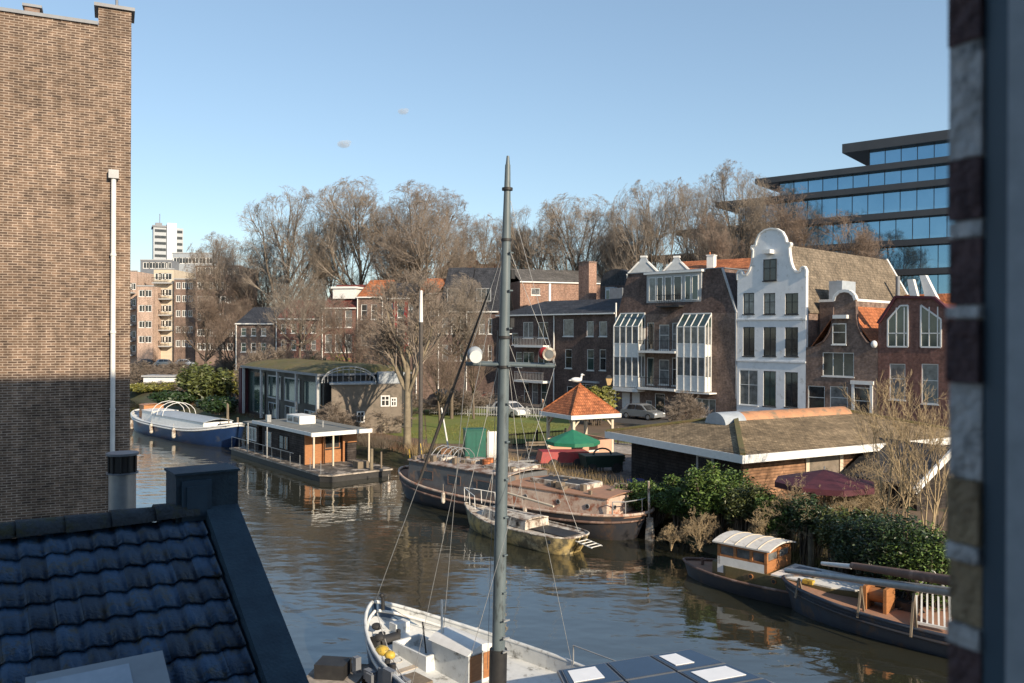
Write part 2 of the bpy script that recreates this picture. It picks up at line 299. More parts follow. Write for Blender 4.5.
# ------------------------------------------------------------------ facade frames and houses
class Fac:
    def __init__(s, X0, Y0, dx, dy, z0=1.0):
        l = math.hypot(dx, dy); s.X0, s.Y0, s.dx, s.dy, s.z0 = X0, Y0, dx/l, dy/l, z0
    def u(s, px):
        k = (px-512)/F; return (k*s.Y0-s.X0)/(s.dx-k*s.dy)
    def uz(s, px, py):
        u = s.u(px); Y = s.Y0+u*s.dy; return u, H-(py-YH)/F*Y-s.z0
    def Z(s, px, py): return s.uz(px, py)[1]
    def pt(s, u): return Vector((s.X0+u*s.dx, s.Y0+u*s.dy, s.z0))
    def rot(s): return math.atan2(s.dy, s.dx)
    def sub(s, u): p = s.pt(u); return Fac(p.x, p.y, s.dx, s.dy, s.z0)
def front(mb, x0, x1, z0, z1, ops, y=0.0, dep=.16):
    xs = sorted(set([x0,x1]+[min(max(v,x0),x1) for o in ops for v in (o[0],o[2])]))
    zs = sorted(set([z0,z1]+[min(max(v,z0),z1) for o in ops for v in (o[1],o[3])]))
    for a, b in zip(xs[:-1], xs[1:]):
        for c, d in zip(zs[:-1], zs[1:]):
            mx, mz = (a+b)/2, (c+d)/2
            if any(o[0] < mx < o[2] and o[1] < mz < o[3] for o in ops): continue
            mb.quad((a,y,c),(b,y,c),(b,y,d),(a,y,d))
    for o in ops:
        a, c, b, d = o[:4]
        mb.quad((a,y,c),(a,y,d),(a,y+dep,d),(a,y+dep,c)); mb.quad((b,y,d),(b,y,c),(b,y+dep,c),(b,y+dep,d))
        mb.quad((a,y,c),(a,y+dep,c),(b,y+dep,c),(b,y,c)); mb.quad((a,y,d),(b,y,d),(b,y+dep,d),(a,y+dep,d))
def window(par, a, c, b, d, nx=1, nz=2, y=0.0, fr=None, gl=None, fw=.07, off=.05, sill=True, name='window'):
    fr = fr or M['white_trim']; gl = gl or M['glass_dark']; f = MB()
    y0, y1 = y+off, y+off+.06
    f.box(a, a+fw, y0, y1, c, d); f.box(b-fw, b, y0, y1, c, d); f.box(a+fw, b-fw, y0, y1, c, c+fw); f.box(a+fw, b-fw, y0, y1, d-fw, d)
    t = fw*.7
    for i in range(1, nx):
        x = a+(b-a)*i/nx; f.box(x-t/2, x+t/2, y0+.004, y1-.004, c+fw, d-fw)
    for i in range(1, nz):
        z = c+(d-c)*(i/nz if nz != 2 else .58); 
        for k in range(nx):
            xa = a+(b-a)*k/nx+(fw if k == 0 else t/2); xb = a+(b-a)*(k+1)/nx-(fw if k == nx-1 else t/2)
            f.box(xa, xb, y0+.006, y1-.006, z-t/2, z+t/2)
    if sill: f.box(a-.06, b+.06, y-.06, y+off-.003, c-.09, c-.004)
    o = f.build(name, fr, par)
    MB().quad((a+fw*.5,y0+.035,c+fw*.5),(b-fw*.5,y0+.035,c+fw*.5),(b-fw*.5,y0+.035,d-fw*.5),(a+fw*.5,y0+.035,d-fw*.5)).build('pane', gl, o)
    return o
def shell(mb, w, dep, h, x0=0):       # side and back walls
    mb.quad((x0,0,0),(x0,0,h),(x0,dep,h),(x0,dep,0)); mb.quad((x0+w,0,0),(x0+w,dep,0),(x0+w,dep,h),(x0+w,0,h)); mb.quad((x0,dep,0),(x0,dep,h),(x0+w,dep,h),(x0+w,dep,0))
def gable_roof(par, x0, x1, y0, y1, ze, zr, m, along='y', over=.15, th=.12):
    mb = MB()
    if along == 'y':                  # ridge runs along y
        xm = (x0+x1)/2; k = (zr-ze)/(xm-x0)
        out = [(x0-over, ze-over*k), (xm, zr), (x1+over, ze-over*k), (x1+over, ze-over*k-th), (xm, zr-th*1.2), (x0-over, ze-over*k-th)]
        mb.prism(out, y0, y1)
    else:
        ym = (y0+y1)/2; k = (zr-ze)/(ym-y0)
        out = [(y0-over, ze-over*k), (ym, zr), (y1+over, ze-over*k), (y1+over, ze-over*k-th), (ym, zr-th*1.2), (y0-over, ze-over*k-th)]
        n = 6; vs = [(x0,y,z) for y,z in out]+[(x1,y,z) for y,z in out]
        mb.add(vs, [tuple(range(n)), tuple(reversed(range(n,2*n)))]+[(i,n+i,n+(i+1)%n,(i+1)%n) for i in range(n)])
    return mb.build('roof', m, par)
def chimney(par, x, y, z0, z1, w=.6, d=.6, m=None, pots=2):
    c = MB(); c.box(x-w/2, x+w/2, y-d/2, y+d/2, z0, z1); c.box(x-w/2-.06, x+w/2+.06, y-d/2-.06, y+d/2+.06, z1+.003, z1+.12)
    o = c.build('chimney', m or M['brick_brown'], par)
    p = MB()
    for i in range(pots): p.tube((x-w/4+i*w/2, y, z1+.12), (x-w/4+i*w/2, y, z1+.45), .11, .09, 8)
    p.build('chimney_pot', M['tile_orange'], o); return o
# ------------------------------------------------------------------ trees and bushes
def np_mesh(name, V, Fc, m, par, sm=False):
    me = bpy.data.meshes.new(name); n = Fc.shape[1]
    me.vertices.add(len(V)); me.vertices.foreach_set('co', np.asarray(V, dtype=np.float32).ravel())
    me.loops.add(Fc.size); me.loops.foreach_set('vertex_index', Fc.ravel().astype(np.int32))
    me.polygons.add(len(Fc)); me.polygons.foreach_set('loop_start', (np.arange(len(Fc))*n).astype(np.int32))
    me.update(calc_edges=True); me.polygons.foreach_set('use_smooth', [sm]*len(Fc)); me.materials.append(m)
    o = bpy.data.objects.new(name, me); C.objects.link(o); o.parent = par; return o
def seg_mesh(name, segs, m, par, n=3):
    A = np.array([s[0] for s in segs]); B = np.array([s[1] for s in segs]); r0 = np.array([s[2] for s in segs])[:,None]; r1 = np.array([s[3] for s in segs])[:,None]
    d = B-A; d /= np.linalg.norm(d, axis=1)[:,None]+1e-9
    ref = np.where(np.abs(d[:,2:3]) < .9, np.array([[0,0,1.]]), np.array([[1.,0,0]])); a = np.cross(d, ref); a /= np.linalg.norm(a, axis=1)[:,None]; b = np.cross(d, a)
    vs = []
    for P, r in ((A, r0), (B, r1)):
        for i in range(n):
            th = 2*math.pi*i/n; vs.append(P+(a*math.cos(th)+b*math.sin(th))*r)
    V = np.stack(vs, 1).reshape(-1, 3); k = np.arange(len(segs))[:,None]*2*n
    fc = np.stack([np.concatenate([k+i, k+(i+1)%n, k+n+(i+1)%n, k+n+i], 1) for i in range(n)], 1).reshape(-1, 4)
    return np_mesh(name, V, fc, m, par, True)
def grow_tree(seed, h, trunk_h, r, spread, counts, ratio=(.80,.58,.60,.62,.62), angs=(30,30,33,36,42), wob=.13, trop=.10, forks=1, rmin=.011, dome=False):
    rng = random.Random(seed); segs = {0: [], 1: [], 2: []}
    def rv(): return Vector((rng.gauss(0,1), rng.gauss(0,1), rng.gauss(0,1)))
    def br(p, d, ln, r0, lv):
        n = 5 if lv < 2 else (4 if lv < 3 else 3); r1 = max(r0*(.45 if lv else .5), rmin*.7)
        pts = [p]; rr = [r0]
        for i in range(n):
            d = (d+rv()*wob*(.35 if lv == 0 else .6)+Vector((0,0,trop*(1 if lv < 3 else .4)))).normalized()
            p = p+d*(ln/n); pts.append(p); rr.append(r0+(r1-r0)*(i+1)/n)
        key = 0 if lv == 0 else (1 if lv == 1 else 2)
        for i in range(n): segs[key].append((tuple(pts[i]), tuple(pts[i+1]), rr[i], rr[i+1]))
        if lv >= len(counts): return
        for k in range(counts[lv]):
            t = (rng.random()**.75)*(1-.2)+.2 if lv else (trunk_h/ln+(1-trunk_h/ln)*rng.random())
            if lv == 0: t = max(t, trunk_h/ln)
            t = min(t, .999); i = int(t*n); f = t*n-i; q = pts[i].lerp(pts[i+1], f); ra = rr[i]+(rr[i+1]-rr[i])*f
            dd = (pts[i+1]-pts[i]).normalized(); ax = dd.cross(rv()).normalized(); an = R(angs[lv]*(.7+.6*rng.random())*spread)
            nd = (Matrix.Rotation(an, 3, ax) @ dd); L_ = ln*ratio[lv]*(1.15-.55*t if lv else 1.05-.35*t)*(.75+.5*rng.random())
            br(q, nd, L_, max(min(ra*.62, r0*.6), rmin), lv+1)
    segs_done = None
    for k in range(forks):
        d0 = Vector((0,0,1)) if forks == 1 else Vector((math.cos(k*2.4)*.28, math.sin(k*2.4)*.28, 1)).normalized()
        br(Vector((0,0,-.2)), d0, h*.62, r if forks == 1 else r*.7, 0)
    if dome:                          # stray shoots are gathered back to a rounded crown outline
        P = np.array([q[1] for q in segs[2]]); cz = np.percentile(P[:,2], 45); rx = np.percentile(np.hypot(P[:,0],P[:,1]), 84); rz = np.percentile(P[:,2], 93)-cz
        def sq(p):
            x, y, z = p; a = math.sqrt((x*x+y*y)/rx**2+((z-cz)/(rz if z > cz else rz*1.25))**2)
            if a <= .85: return p
            k_ = (.85+(1-math.exp(-(a-.85)/.62))*.62)/a; return (x*k_, y*k_, cz+(z-cz)*k_)
        for key in (1, 2): segs[key] = [(sq(a), sq(b), c, d) for a, b, c, d in segs[key] if (Vector(sq(a))-Vector(sq(b))).length > 1e-4]
    return segs
def make_tree(name, label, cat, seed, h, m_trunk, m_twig, loc, group=None, **kw):
    t = thing(name, label, cat, loc, 0, group); s = grow_tree(seed, h, **kw)
    seg_mesh('trunk', s[0], m_trunk, t, 8); seg_mesh('limb', s[1], m_trunk, t, 5); seg_mesh('crown', s[2], m_twig, t, 3); return t
def leaves(name, lumps, n, size, m, par, seed=0, flat=.5, hollow=.55):
    rng = np.random.default_rng(seed); vols = np.array([l[1][0]*l[1][1]*l[1][2] for l in lumps])**.67; cnt = (vols/vols.sum()*n).astype(int)
    Ps = []
    for (c, r), k in zip(lumps, cnt):
        d = rng.normal(size=(k,3)); d /= np.linalg.norm(d, axis=1)[:,None]
        rad = (hollow+(1-hollow)*rng.random((k,1))**.6)*(1+.16*np.sin(d[:,0:1]*7+seed)+.14*np.cos(d[:,1:2]*9+d[:,2:3]*6))
        Ps.append(np.array(c)+d*rad*np.array(r))
    P = np.concatenate(Ps); k = len(P)
    a = rng.normal(size=(k,3)); a[:,2] *= flat; a /= np.linalg.norm(a, axis=1)[:,None]
    b = np.cross(a, rng.normal(size=(k,3))); b /= np.linalg.norm(b, axis=1)[:,None]
    s = size*(.6+.8*rng.random((k,1)))
    V = np.stack([P-a*s, P+b*s*.38, P+a*s, P-b*s*.38], 1).reshape(-1,3); fc = np.arange(4*k).reshape(-1,4)
    return np_mesh(name, V, fc, m, par)
# ------------------------------------------------------------------ hulls
def hull_pts(L_, B, zd, pb=2.6, qb=.7, ps=4, qs=.5, n=28, flare=.9, ztr=None):
    xs = [-(math.cos(math.pi*i/n)) for i in range(n+1)]; out = []
    for s in xs:
        if s >= 0: w = (max(0,1-s**pb))**qb
        else: w = (max(0,1-(-s)**ps))**qs
        out.append((s*L_/2, max(w*B/2, .03), zd(s)))
    return out
def make_hull(par, L_, B, zd, m_hull, m_deck, m_rail, bulw=.25, rail_r=.05, rake=.06, draft=.5, flare=.86, m_strip=None, strip=.0, **kw):
    P = hull_pts(L_, B, zd, **kw); mb = MB(); rings = []
    for (x, w, z) in P:
        s = x/(L_/2); xl = x*(1-rake*abs(s)**3)
        zz = [z, z-(z)*.35, z*.25, -.1, -draft]; ww = [w, w*.985, w*(.93+.07*(flare-.86)), w*flare, w*.6]; xx = [x, x*.25*0+x-(x-xl)*.3, x-(x-xl)*.7, xl, xl*.97]
        rings.append([(xx[i], -ww[i], zz[i]) for i in range(5)]+[(xx[i], ww[i], zz[i]) for i in reversed(range(5))])
    n = len(rings); vs = [q for r_ in rings for q in r_]; fs = []
    for i in range(n-1):
        for j in range(9): fs.append((i*10+j, (i+1)*10+j, (i+1)*10+j+1, i*10+j+1))
    fs.append(tuple(reversed(range(10)))); fs.append(tuple(range((n-1)*10, n*10)))
    mb.add(vs, fs, True); o = mb.build('hull', m_hull, par)
    db = MB(); q = [(x, w*.97, z-bulw) for x, w, z in P]
    vs = [(x,-w,z) for x,w,z in q]+[(x,w,z) for x,w,z in q]
    db.add(vs, [(i,i+1,n+i+1,n+i) for i in range(n-1)])
    # inner side of the bulwark
    for sgn in (-1, 1):
        for i in range(n-1):
            a, b = P[i], P[i+1]
            db.quad((a[0],sgn*a[1]*.965,a[2]-bulw),(b[0],sgn*b[1]*.965,b[2]-bulw),(b[0],sgn*b[1]*.965,b[2]-.01),(a[0],sgn*a[1]*.965,a[2]-.01))
    db.build('deck', m_deck, par)
    rb = MB()
    for sgn in (-1, 1):
        rb.path([(x, sgn*(w*.985), z+.01) for x, w, z in P], rail_r, 6)
    rb.build('gunwale', m_rail, par)
    if m_strip:
        sb = MB()
        for sgn in (-1, 1): sb.path([(x*(1-.02*abs(x/(L_/2))**3), sgn*(w*1.0+.01), z-strip) for x, w, z in P], rail_r*.9, 5)
        sb.build('rubbing_strake', m_strip, par)
    return P
def cabin(par, x0, x1, w0, w1, z0, z1, m, m_roof, roof_over=.06, camber=.08, taper=.94, name='cabin', roof_name='cabin_roof'):
    mb = MB(); a, b = w0/2, w1/2
    mb.hexa([(x0,-a,z0),(x1,-b,z0),(x1,b,z0),(x0,a,z0)],[(x0+.03,-a*taper,z1),(x1-.03,-b*taper,z1),(x1-.03,b*taper,z1),(x0+.03,a*taper,z1)])
    o = mb.build(name, m, par); r = MB(); k = 6; ro = roof_over
    def ringp(x, wd): return [(x, wd*(-1+2*i/k), z1+.004+camber*(1-(-1+2*i/k)**2)) for i in range(k+1)]
    A = ringp(x0-ro, a*taper+ro); Bq = ringp(x1+ro, b*taper+ro); th = .05
    vs = A+Bq+[(x,y,z+th) for x,y,z in A+Bq]; n = k+1
    fs = [(i,i+1,n+i+1,n+i) for i in range(k)]+[(2*n+i,3*n+i,3*n+i+1,2*n+i+1) for i in range(k)]
    fs += [(i,2*n+i,2*n+i+1,i+1) for i in range(k)]+[(n+i,n+i+1,3*n+i+1,3*n+i) for i in range(k)]+[(0,n,3*n,2*n),(k,2*n+k,3*n+k,n+k)]
    r.add(vs, fs); rr = r.build(roof_name, m_roof, par); return o, rr
def wall_win(par, p, d, w, h, m_fr, m_gl, fw=.05, proud=.02, name='window'):   # window on any vertical plane: centre p, unit direction d along wall, normal n = d x z
    d = Vector(d).normalized(); n = d.cross(Vector((0,0,1))).normalized(); p = Vector(p); mb = MB()
    def bx(u0, u1, z0, z1, e):
        q = [p+d*u0, p+d*u1]; b = [q[0]+n*.002, q[0]+n*e, q[1]+n*e, q[1]+n*.002]
        mb.hexa([Vector((v.x,v.y,p.z+z0)) for v in b], [Vector((v.x,v.y,p.z+z1)) for v in b])
    bx(-w/2, -w/2+fw, -h/2, h/2, proud); bx(w/2-fw, w/2, -h/2, h/2, proud); bx(-w/2+fw, w/2-fw, -h/2, -h/2+fw, proud); bx(-w/2+fw, w/2-fw, h/2-fw, h/2, proud)
    o = mb.build(name, m_fr, par); g = MB(); e = n*(proud*.5)
    a = p-d*(w/2-fw)+e; b = p+d*(w/2-fw)+e
    g.quad((a.x,a.y,p.z-h/2+fw),(b.x,b.y,p.z-h/2+fw),(b.x,b.y,p.z+h/2-fw),(a.x,a.y,p.z+h/2-fw)); g.build('pane', m_gl, o); return o
def porthole(par, p, d, r, m_fr=None, m_gl=None):
    d = Vector(d).normalized(); n = d.cross(Vector((0,0,1))).normalized(); p = Vector(p)
    o = MB().tube(p-n*.01, p+n*.03, r, r, 12).build('porthole', m_fr or M['galv'], par)
    MB().tube(p+n*.031, p+n*.036, r*.72, r*.72, 12).build('pane', m_gl or M['glass_dark'], o); return o
# ================================================================== SETTING
wm = MB(); wm.quad((-300,-60,0),(300,-60,0),(300,420,0),(-300,420,0)); struct(wm.build('water', M['water']))
bed = MB(); bed.quad((-3000,-900,-2.2),(3000,-900,-2.2),(3000,4000,-2.2),(-3000,4000,-2.2)); struct(bed.build('ground', M['earth']))
SH = [(-160,160),(-84,138),(-60,124),(-42,102),(-32,88),(-18,71.8),(-13.5,66),(-5,55.6),(-2.6,53),(7.6,40.6),(7.5,37.4),(8.4,35.0),(10.4,31.9),(13.4,28.4),(17.0,24.3),(24,14),(36,-20)]
def inl(P, dist):
    out = []
    for i, p in enumerate(P):
        a = Vector(P[max(i-1,0)]); b = Vector(P[min(i+1,len(P)-1)]); d = (b-a).normalized(); n = Vector((-d.y, d.x)); out.append((p[0]+n.x*dist, p[1]+n.y*dist))
    return out
def fine(P, step=1.5, jit=.25, seed=1):
    rg = random.Random(seed); out = []
    for a, b in zip(P[:-1], P[1:]):
        k = max(1, int(math.hypot(b[0]-a[0], b[1]-a[1])/step))
        for i in range(k): out.append((a[0]+(b[0]-a[0])*i/k+rg.uniform(-jit,jit), a[1]+(b[1]-a[1])*i/k+rg.uniform(-jit,jit)))
    return out+[P[-1]]
sh = fine(SH); top = inl(sh, 1.7); mid = inl(sh, .7); low = inl(sh, -1.5); rg = random.Random(5)
bk = MB(); n = len(sh); Ls = [[(x,y,-1.2) for x,y in low],[(x,y,.0) for x,y in sh],[(x,y,.5+rg.uniform(-.12,.12)) for x,y in mid],[(x,y,1.0) for x,y in top]]
bk.add([q for l in Ls for q in l], [(j*n+i,j*n+i+1,(j+1)*n+i+1,(j+1)*n+i) for j in range(3) for i in range(n-1)], True)
struct(bk.build('bank', M['bank']))
ld = MB(); ld.v = [(x,y,1.0) for x,y in top]+[(900,-20,1.0),(900,1500,1.0),(-900,1500,1.0),(-900,160,1.0)]
ld.f = [tuple(range(len(ld.v)))]; ld.sm = [False]; struct(ld.build('terrain', M['earth']))
def sheet(name, pts, z, m):
    s = MB(); s.quad(*[(x,y,z) for x,y in pts]); return struct(s.build(name, m))
def gp(px, py, z=1.0): v = G(px, py, z); return (v.x, v.y)
sheet('lawn', [gp(428,444), gp(560,444), gp(575,416), gp(500,408), gp(425,410)], 1.012, M['lawn'])
sheet('lawn', [gp(395,436), gp(426,440), gp(424,408), gp(330,402), gp(330,425)], 1.008, M['lawn'])
sheet('lawn', [gp(615,446), gp(660,452), gp(660,430), gp(618,428)], 1.012, M['lawn'])
sheet('pavement', [gp(500,466), gp(566,494), gp(625,512), gp(690,505), gp(660,458), gp(560,448)], 1.016, M['paving'])
sheet('path', [gp(560,447), gp(660,457), gp(660,445), gp(575,440)], 1.022, M['plank_grey'])
ROW = Fac(20.6, 77, .68, -.73)
def rp(u, off): p = ROW.pt(u); return (p.x+(-.731)*off*1.0, p.y-.681*off)
sheet('road', [rp(-40,8), rp(26,8), rp(26,2.5), rp(-40,2.5)], 1.02, M['asphalt'])
sheet('road', [(-30,96), rp(-40,8), rp(-40,2.5), (-30,101.5)], 1.02, M['asphalt'])
pv = MB(); pv.slab([rp(-40,2.5), rp(26,2.5), rp(26,0), rp(-40,0)], 1.0, 1.12); struct(pv.build('pavement', M['paving']))
# slight rise that carries the apartment blocks on the far left
rs = MB(); a = [(-300,140),(-66,132),(-44,118),(-22,135),(0,190),(0,500),(-300,500)]; b = [(-300,152),(-68,146),(-46,136),(-30,146),(-10,195),(-10,490),(-290,490)]
k = len(a); rs.add([(x,y,.98) for x,y in a]+[(x,y,2.3) for x,y in b], [(i,(i+1)%k,k+(i+1)%k,k+i) for i in range(k)]+[tuple(range(k,2*k))], False)
struct(rs.build('terrain', M['earth']))
qy = MB(); qy.slab([(-60,18),(-12.9,20.8),(-9.95,22.15),(-3,5.2),(-1.2,3.2),(30,16.5),(34,10),(34,-40),(-60,-40)], -1.5, .8); struct(qy.build('quay', M['paving']))
# clouds: two wisps far away, outside everything
for px, py, s, k in ((402,112,1.0,4),(343,145,1.25,5)):
    cl = MB(); c = at(px, py, 1500); rg = random.Random(px)
    cl.ball(c, 6.5*s, 20, 12, (1.5,1,.85)); cl.ball((c.x+5*s,c.y,c.z+2.5*s), 4.5*s, 20, 12, (1.4,1,.8))
    struct(cl.build('cloud', M['cloud']))
# ================================================================== OWN HOUSE: window reveal we look past, and the facade that shades the near roof
OF = Fac(.36, .70, .904, .428, 0)
own = thing('townhouse', 'brick house at the right edge, blurred window reveal of stone and bricks', 'house', (.36,.70,0), OF.rot())
mb = MB(); front(mb, -6, 8.4, 0, 18.75, [(-2.6, 7.9, .03, 10.6)], 0, -.0005)
mb.quad((-6,0,18.75),(8.4,0,18.75),(8.4,-9,18.75),(-6,-9,18.75)); mb.quad((8.4,0,0),(8.4,-9,0),(8.4,-9,18.75),(8.4,0,18.75)); mb.quad((-6,0,0),(-6,0,18.75),(-6,-9,18.75),(-6,-9,0))
mb.quad((-6,-9,0),(-6,-9,18.75),(8.4,-9,18.75),(8.4,-9,0))
mb.build('wall', M['brick_dark'], own)
mb = MB(); rx0, rx1, ry0, ry1, rz0, rz1 = -2.9, .24, -3.4, -.15, 7.4, 10.55  # unseen white room box, added to bounce light onto the window reveal
mb.quad((rx0,ry0,rz0),(rx1,ry0,rz0),(rx1,ry1,rz0),(rx0,ry1,rz0)); mb.quad((rx0,ry0,rz1),(rx1,ry0,rz1),(rx1,ry1,rz1),(rx0,ry1,rz1)); mb.quad((rx0,ry0,rz0),(rx1,ry0,rz0),(rx1,ry0,rz1),(rx0,ry0,rz1))
mb.quad((rx0,ry0,rz0),(rx0,ry1,rz0),(rx0,ry1,rz1),(rx0,ry0,rz1)); mb.quad((rx1,ry0,rz0),(rx1,ry1,rz0),(rx1,ry1,rz1),(rx1,ry0,rz1)); mb.build('room_bounce_wall', M['plaster'], own)
# reveal: stacked courses read off the photograph (rows at 0.7 m)
crs = [(-90,45,'jamb_brick'),(45,158,'jamb_stone'),(160,219,'jamb_brick'),(221,236,'jamb_stone'),(238,303,'jamb_brick'),(305,316,'jamb_stone'),(318,380,'jamb_brick'),
       (381,474,'jamb_stone'),(476,538,'jamb_yellow'),(540,556,'jamb_stone'),(558,618,'jamb_yellow'),(620,640,'jamb_stone'),(642,706,'jamb_brick'),(708,790,'jamb_stone'),(792,900,'jamb_brick')]
rgj = random.Random(3)
for y0, y1, mm in crs:
    z1 = 9-(y0-YH)/F*.7; z0 = 9-(y1-YH)/F*.7; q = MB(); e = rgj.uniform(-.003,.003)
    q.box(.006+e, .21, -.028, .001, z0, z1); q.build('stone_block' if mm == 'jamb_stone' else 'reveal_brick', M[mm], own)
q = MB(); q.box(.012,.21,-.027,-.001,8.2,9.45); q.build('mortar', M['jamb_stone'], own)
q = MB(); q.box(.010,.21,-.050,-.0285,8.2,9.5); q.build('window_seal', M['frame_dark'], own)
q = MB(); q.box(.006,.21,-.070,-.0505,8.2,9.5); q.build('window_frame', M['frame_grey'], own)
q = MB(); q.box(.002,.25,-.13,-.0705,8.2,9.5); q.build('window_frame', M['frame_light'], own)
# ================================================================== NEIGHBOUR: big brick gable wall, left
BW = Fac(-10.0, 22.0, .904, .428, 0)
bwl = thing('brick_building', 'tall tan brick building with blank side wall and corner pier, filling the left edge', 'building', (-10,22,0), BW.rot())
zt = BW.Z(60, 22); u0 = BW.u(97)
mb = MB(); mb.box(-16, 0, 0, 11, -1, zt); mb.build('wall', M['brick_tan'], bwl)
mb = MB(); mb.box(u0, -.002, .003, .8, zt-.9, BW.Z(114, 11)); mb.build('corner_pier', M['brick_tan'], bwl)
mb = MB(); mb.box(-16, u0-.01, -.05, .35, zt+.003, zt+.09); mb.build('coping', M['lead'], bwl)
mb = MB(); mb.box(u0-.1, .08, -.07, .9, BW.Z(114,11)+.003, BW.Z(114,11)+.09); mb.tube((-.35,.3,BW.Z(114,11)+.09),(-.35,.3,BW.Z(114,11)+.35),.035); mb.build('coping', M['lead'], bwl)
cx = BW.u(29); mb = MB(); mb.box(cx-.17, cx+.17, .5, .84, zt, zt+.38); o = mb.build('chimney', M['brick_brown'], bwl); mb = MB(); mb.box(cx-.22, cx+.22, .45, .89, zt+.383, zt+.45); mb.build('chimney_cap', M['lead'], o)
pu = BW.u(113); zz = BW.Z(113,181); mb = MB(); mb.tube((pu,-.10,1),(pu,-.10,zz),.062,.062,12)
for z in np.arange(3, zz, 2.0): mb.tube((pu,-.10,z),(pu,-.10,z+.06),.078,.078,12); mb.box(pu-.03,pu+.03,-.06,.01,z,z+.05)
mb.build('downpipe', M['white_metal'], bwl); mb = MB(); mb.box(pu-.12, pu+.12, -.2, -.01, zz, zz+.22); mb.build('hopper', M['grey_trim'], bwl)
# ================================================================== NEAR ROOF
nr = thing('tiled_house', 'near house under blue-black pantiles with black parapet and ridge stack, bottom left corner', 'house', (-2.62,8,7.40), R(34.5))
TH = math.tan(R(30)); tw = .182; ex = .262; mb = MB(); rgn = random.Random(8)
cs, sn = math.cos(R(30)), math.sin(R(30))
def prof(f):                          # pantile section
    return .017*math.sin(2*math.pi*f)+.008*math.sin(4*math.pi*f)-.010*(f < .14)
for j in range(17):
    ya = j*ex
    for i in range(46):
        x1 = -.33-i*tw; x0 = x1-tw
        if j == 3 and i == 9: pass
        lift = rgn.uniform(0,.006); tl = rgn.uniform(-.003,.003); K = 8; vs = []
        for (s, nrm) in ((ya+.03, -.045), (ya+ex+.05, -.012)):
            for k in range(K+1):
                f = k/K; x = x0-.012+(tw+.012)*f; hgt = nrm+prof(f)+lift+tl*(f-.5)*4
                vs.append((x, -(s*cs)+hgt*-sn, -(s*sn)+hgt*cs-.035))
        for k in range(K+1):
            f = k/K; x = x0-.012+(tw+.012)*f; s = ya+ex+.05; hgt = -.03+prof(f)+lift
            vs.append((x, -(s*cs)+hgt*-sn, -(s*sn)+hgt*cs-.035))
        mb.add(vs, [(k+K+1,k+K+2,k+1,k) for k in range(K)]+[(k+2*K+2,k+2*K+3,k+K+2,k+K+1) for k in range(K)], True)
tl = mb.build('roof_tiles', M['black_tile'], nr)
mb = MB(); mb.quad((-9,0,-.13),(-9,-4.3,-.13-4.3*TH),(-.2,-4.3,-.13-4.3*TH),(-.2,0,-.13)); mb.quad((-9,0,-.29),(-.2,0,-.29),(-.2,4.3,-.29-4.3*TH),(-9,4.3,-.29-4.3*TH)); mb.build('roof_deck', M['black_paint'], nr)
for i in range(24):
    x1 = -.36-i*.36; rd = MB(); e = rgn.uniform(-.012,.012); k = 8; vs = []
    for x, r_, in ((x1, .115), (x1-.375, .128)):
        for a in range(k+1): th = math.pi*a/k; vs.append((x, r_*1.05*math.cos(th), -.075+e+r_*.95*math.sin(th)))
    for x, r_, in ((x1, .09), (x1-.375, .103)):
        for a in range(k+1): th = math.pi*a/k; vs.append((x, r_*1.05*math.cos(th), -.075+e+r_*.95*math.sin(th)))
    q = k+1; rd.add(vs, [(a,a+1,q+a+1,q+a) for a in range(k)]+[(2*q+a,3*q+a,3*q+a+1,2*q+a+1) for a in range(k)]+[(a,2*q+a,2*q+a+1,a+1) for a in range(k)]+[(q+a,q+a+1,3*q+a+1,3*q+a) for a in range(k)], True)
    rd.build('ridge_tile', M['black_ridge'], nr)
mb = MB(); t_ = .30
for s, e in ((-1, 4.3), (1, 4.3)):
    mb.hexa([(-t_,0,-.6),(0,0,-.6),(0,s*e,-.6-e*TH),(-t_,s*e,-.6-e*TH)][::(1 if s > 0 else -1)], [(-t_,0,.03),(0,0,.03),(0,s*e,.03-e*TH),(-t_,s*e,.03-e*TH)][::(1 if s > 0 else -1)])
mb.build('parapet', M['black_paint'], nr)
mb = MB(); mb.box(-.56,.0,-.06,.34,-.6,.30); q = mb.build('chimney_stack', M['black_paint'], nr)
mb = MB(); mb.box(-.575,.015,-.075,.355,.303,.325); mb.build('stack_cap', M['black_paint'], q)
mb = MB(); mb.box(-.51,-.25,-.085,-.062,-.12,.25); mb.box(-.47,-.29,-.10,-.087,-.08,.20); mb.build('stack_panel', M['frame_dark'], q)
mb = MB(); mb.quad((0,-4.3,-7.5),(0,4.3,-7.5),(0,4.3,-.3-4.3*TH),(0,0,-.3),(0,-4.3,-.3-4.3*TH)); mb.quad((-9,-4.2,-7.5),(-.02,-4.2,-7.5),(-.02,-4.2,-.35-4.3*TH),(-9,-4.2,-.35-4.3*TH)); mb.quad((-9,4.2,-7.5),(-.02,4.2,-7.5),(-.02,4.2,-.35-4.3*TH),(-9,4.2,-.35-4.3*TH))
mb.build('wall', M['brick_dark'], nr)
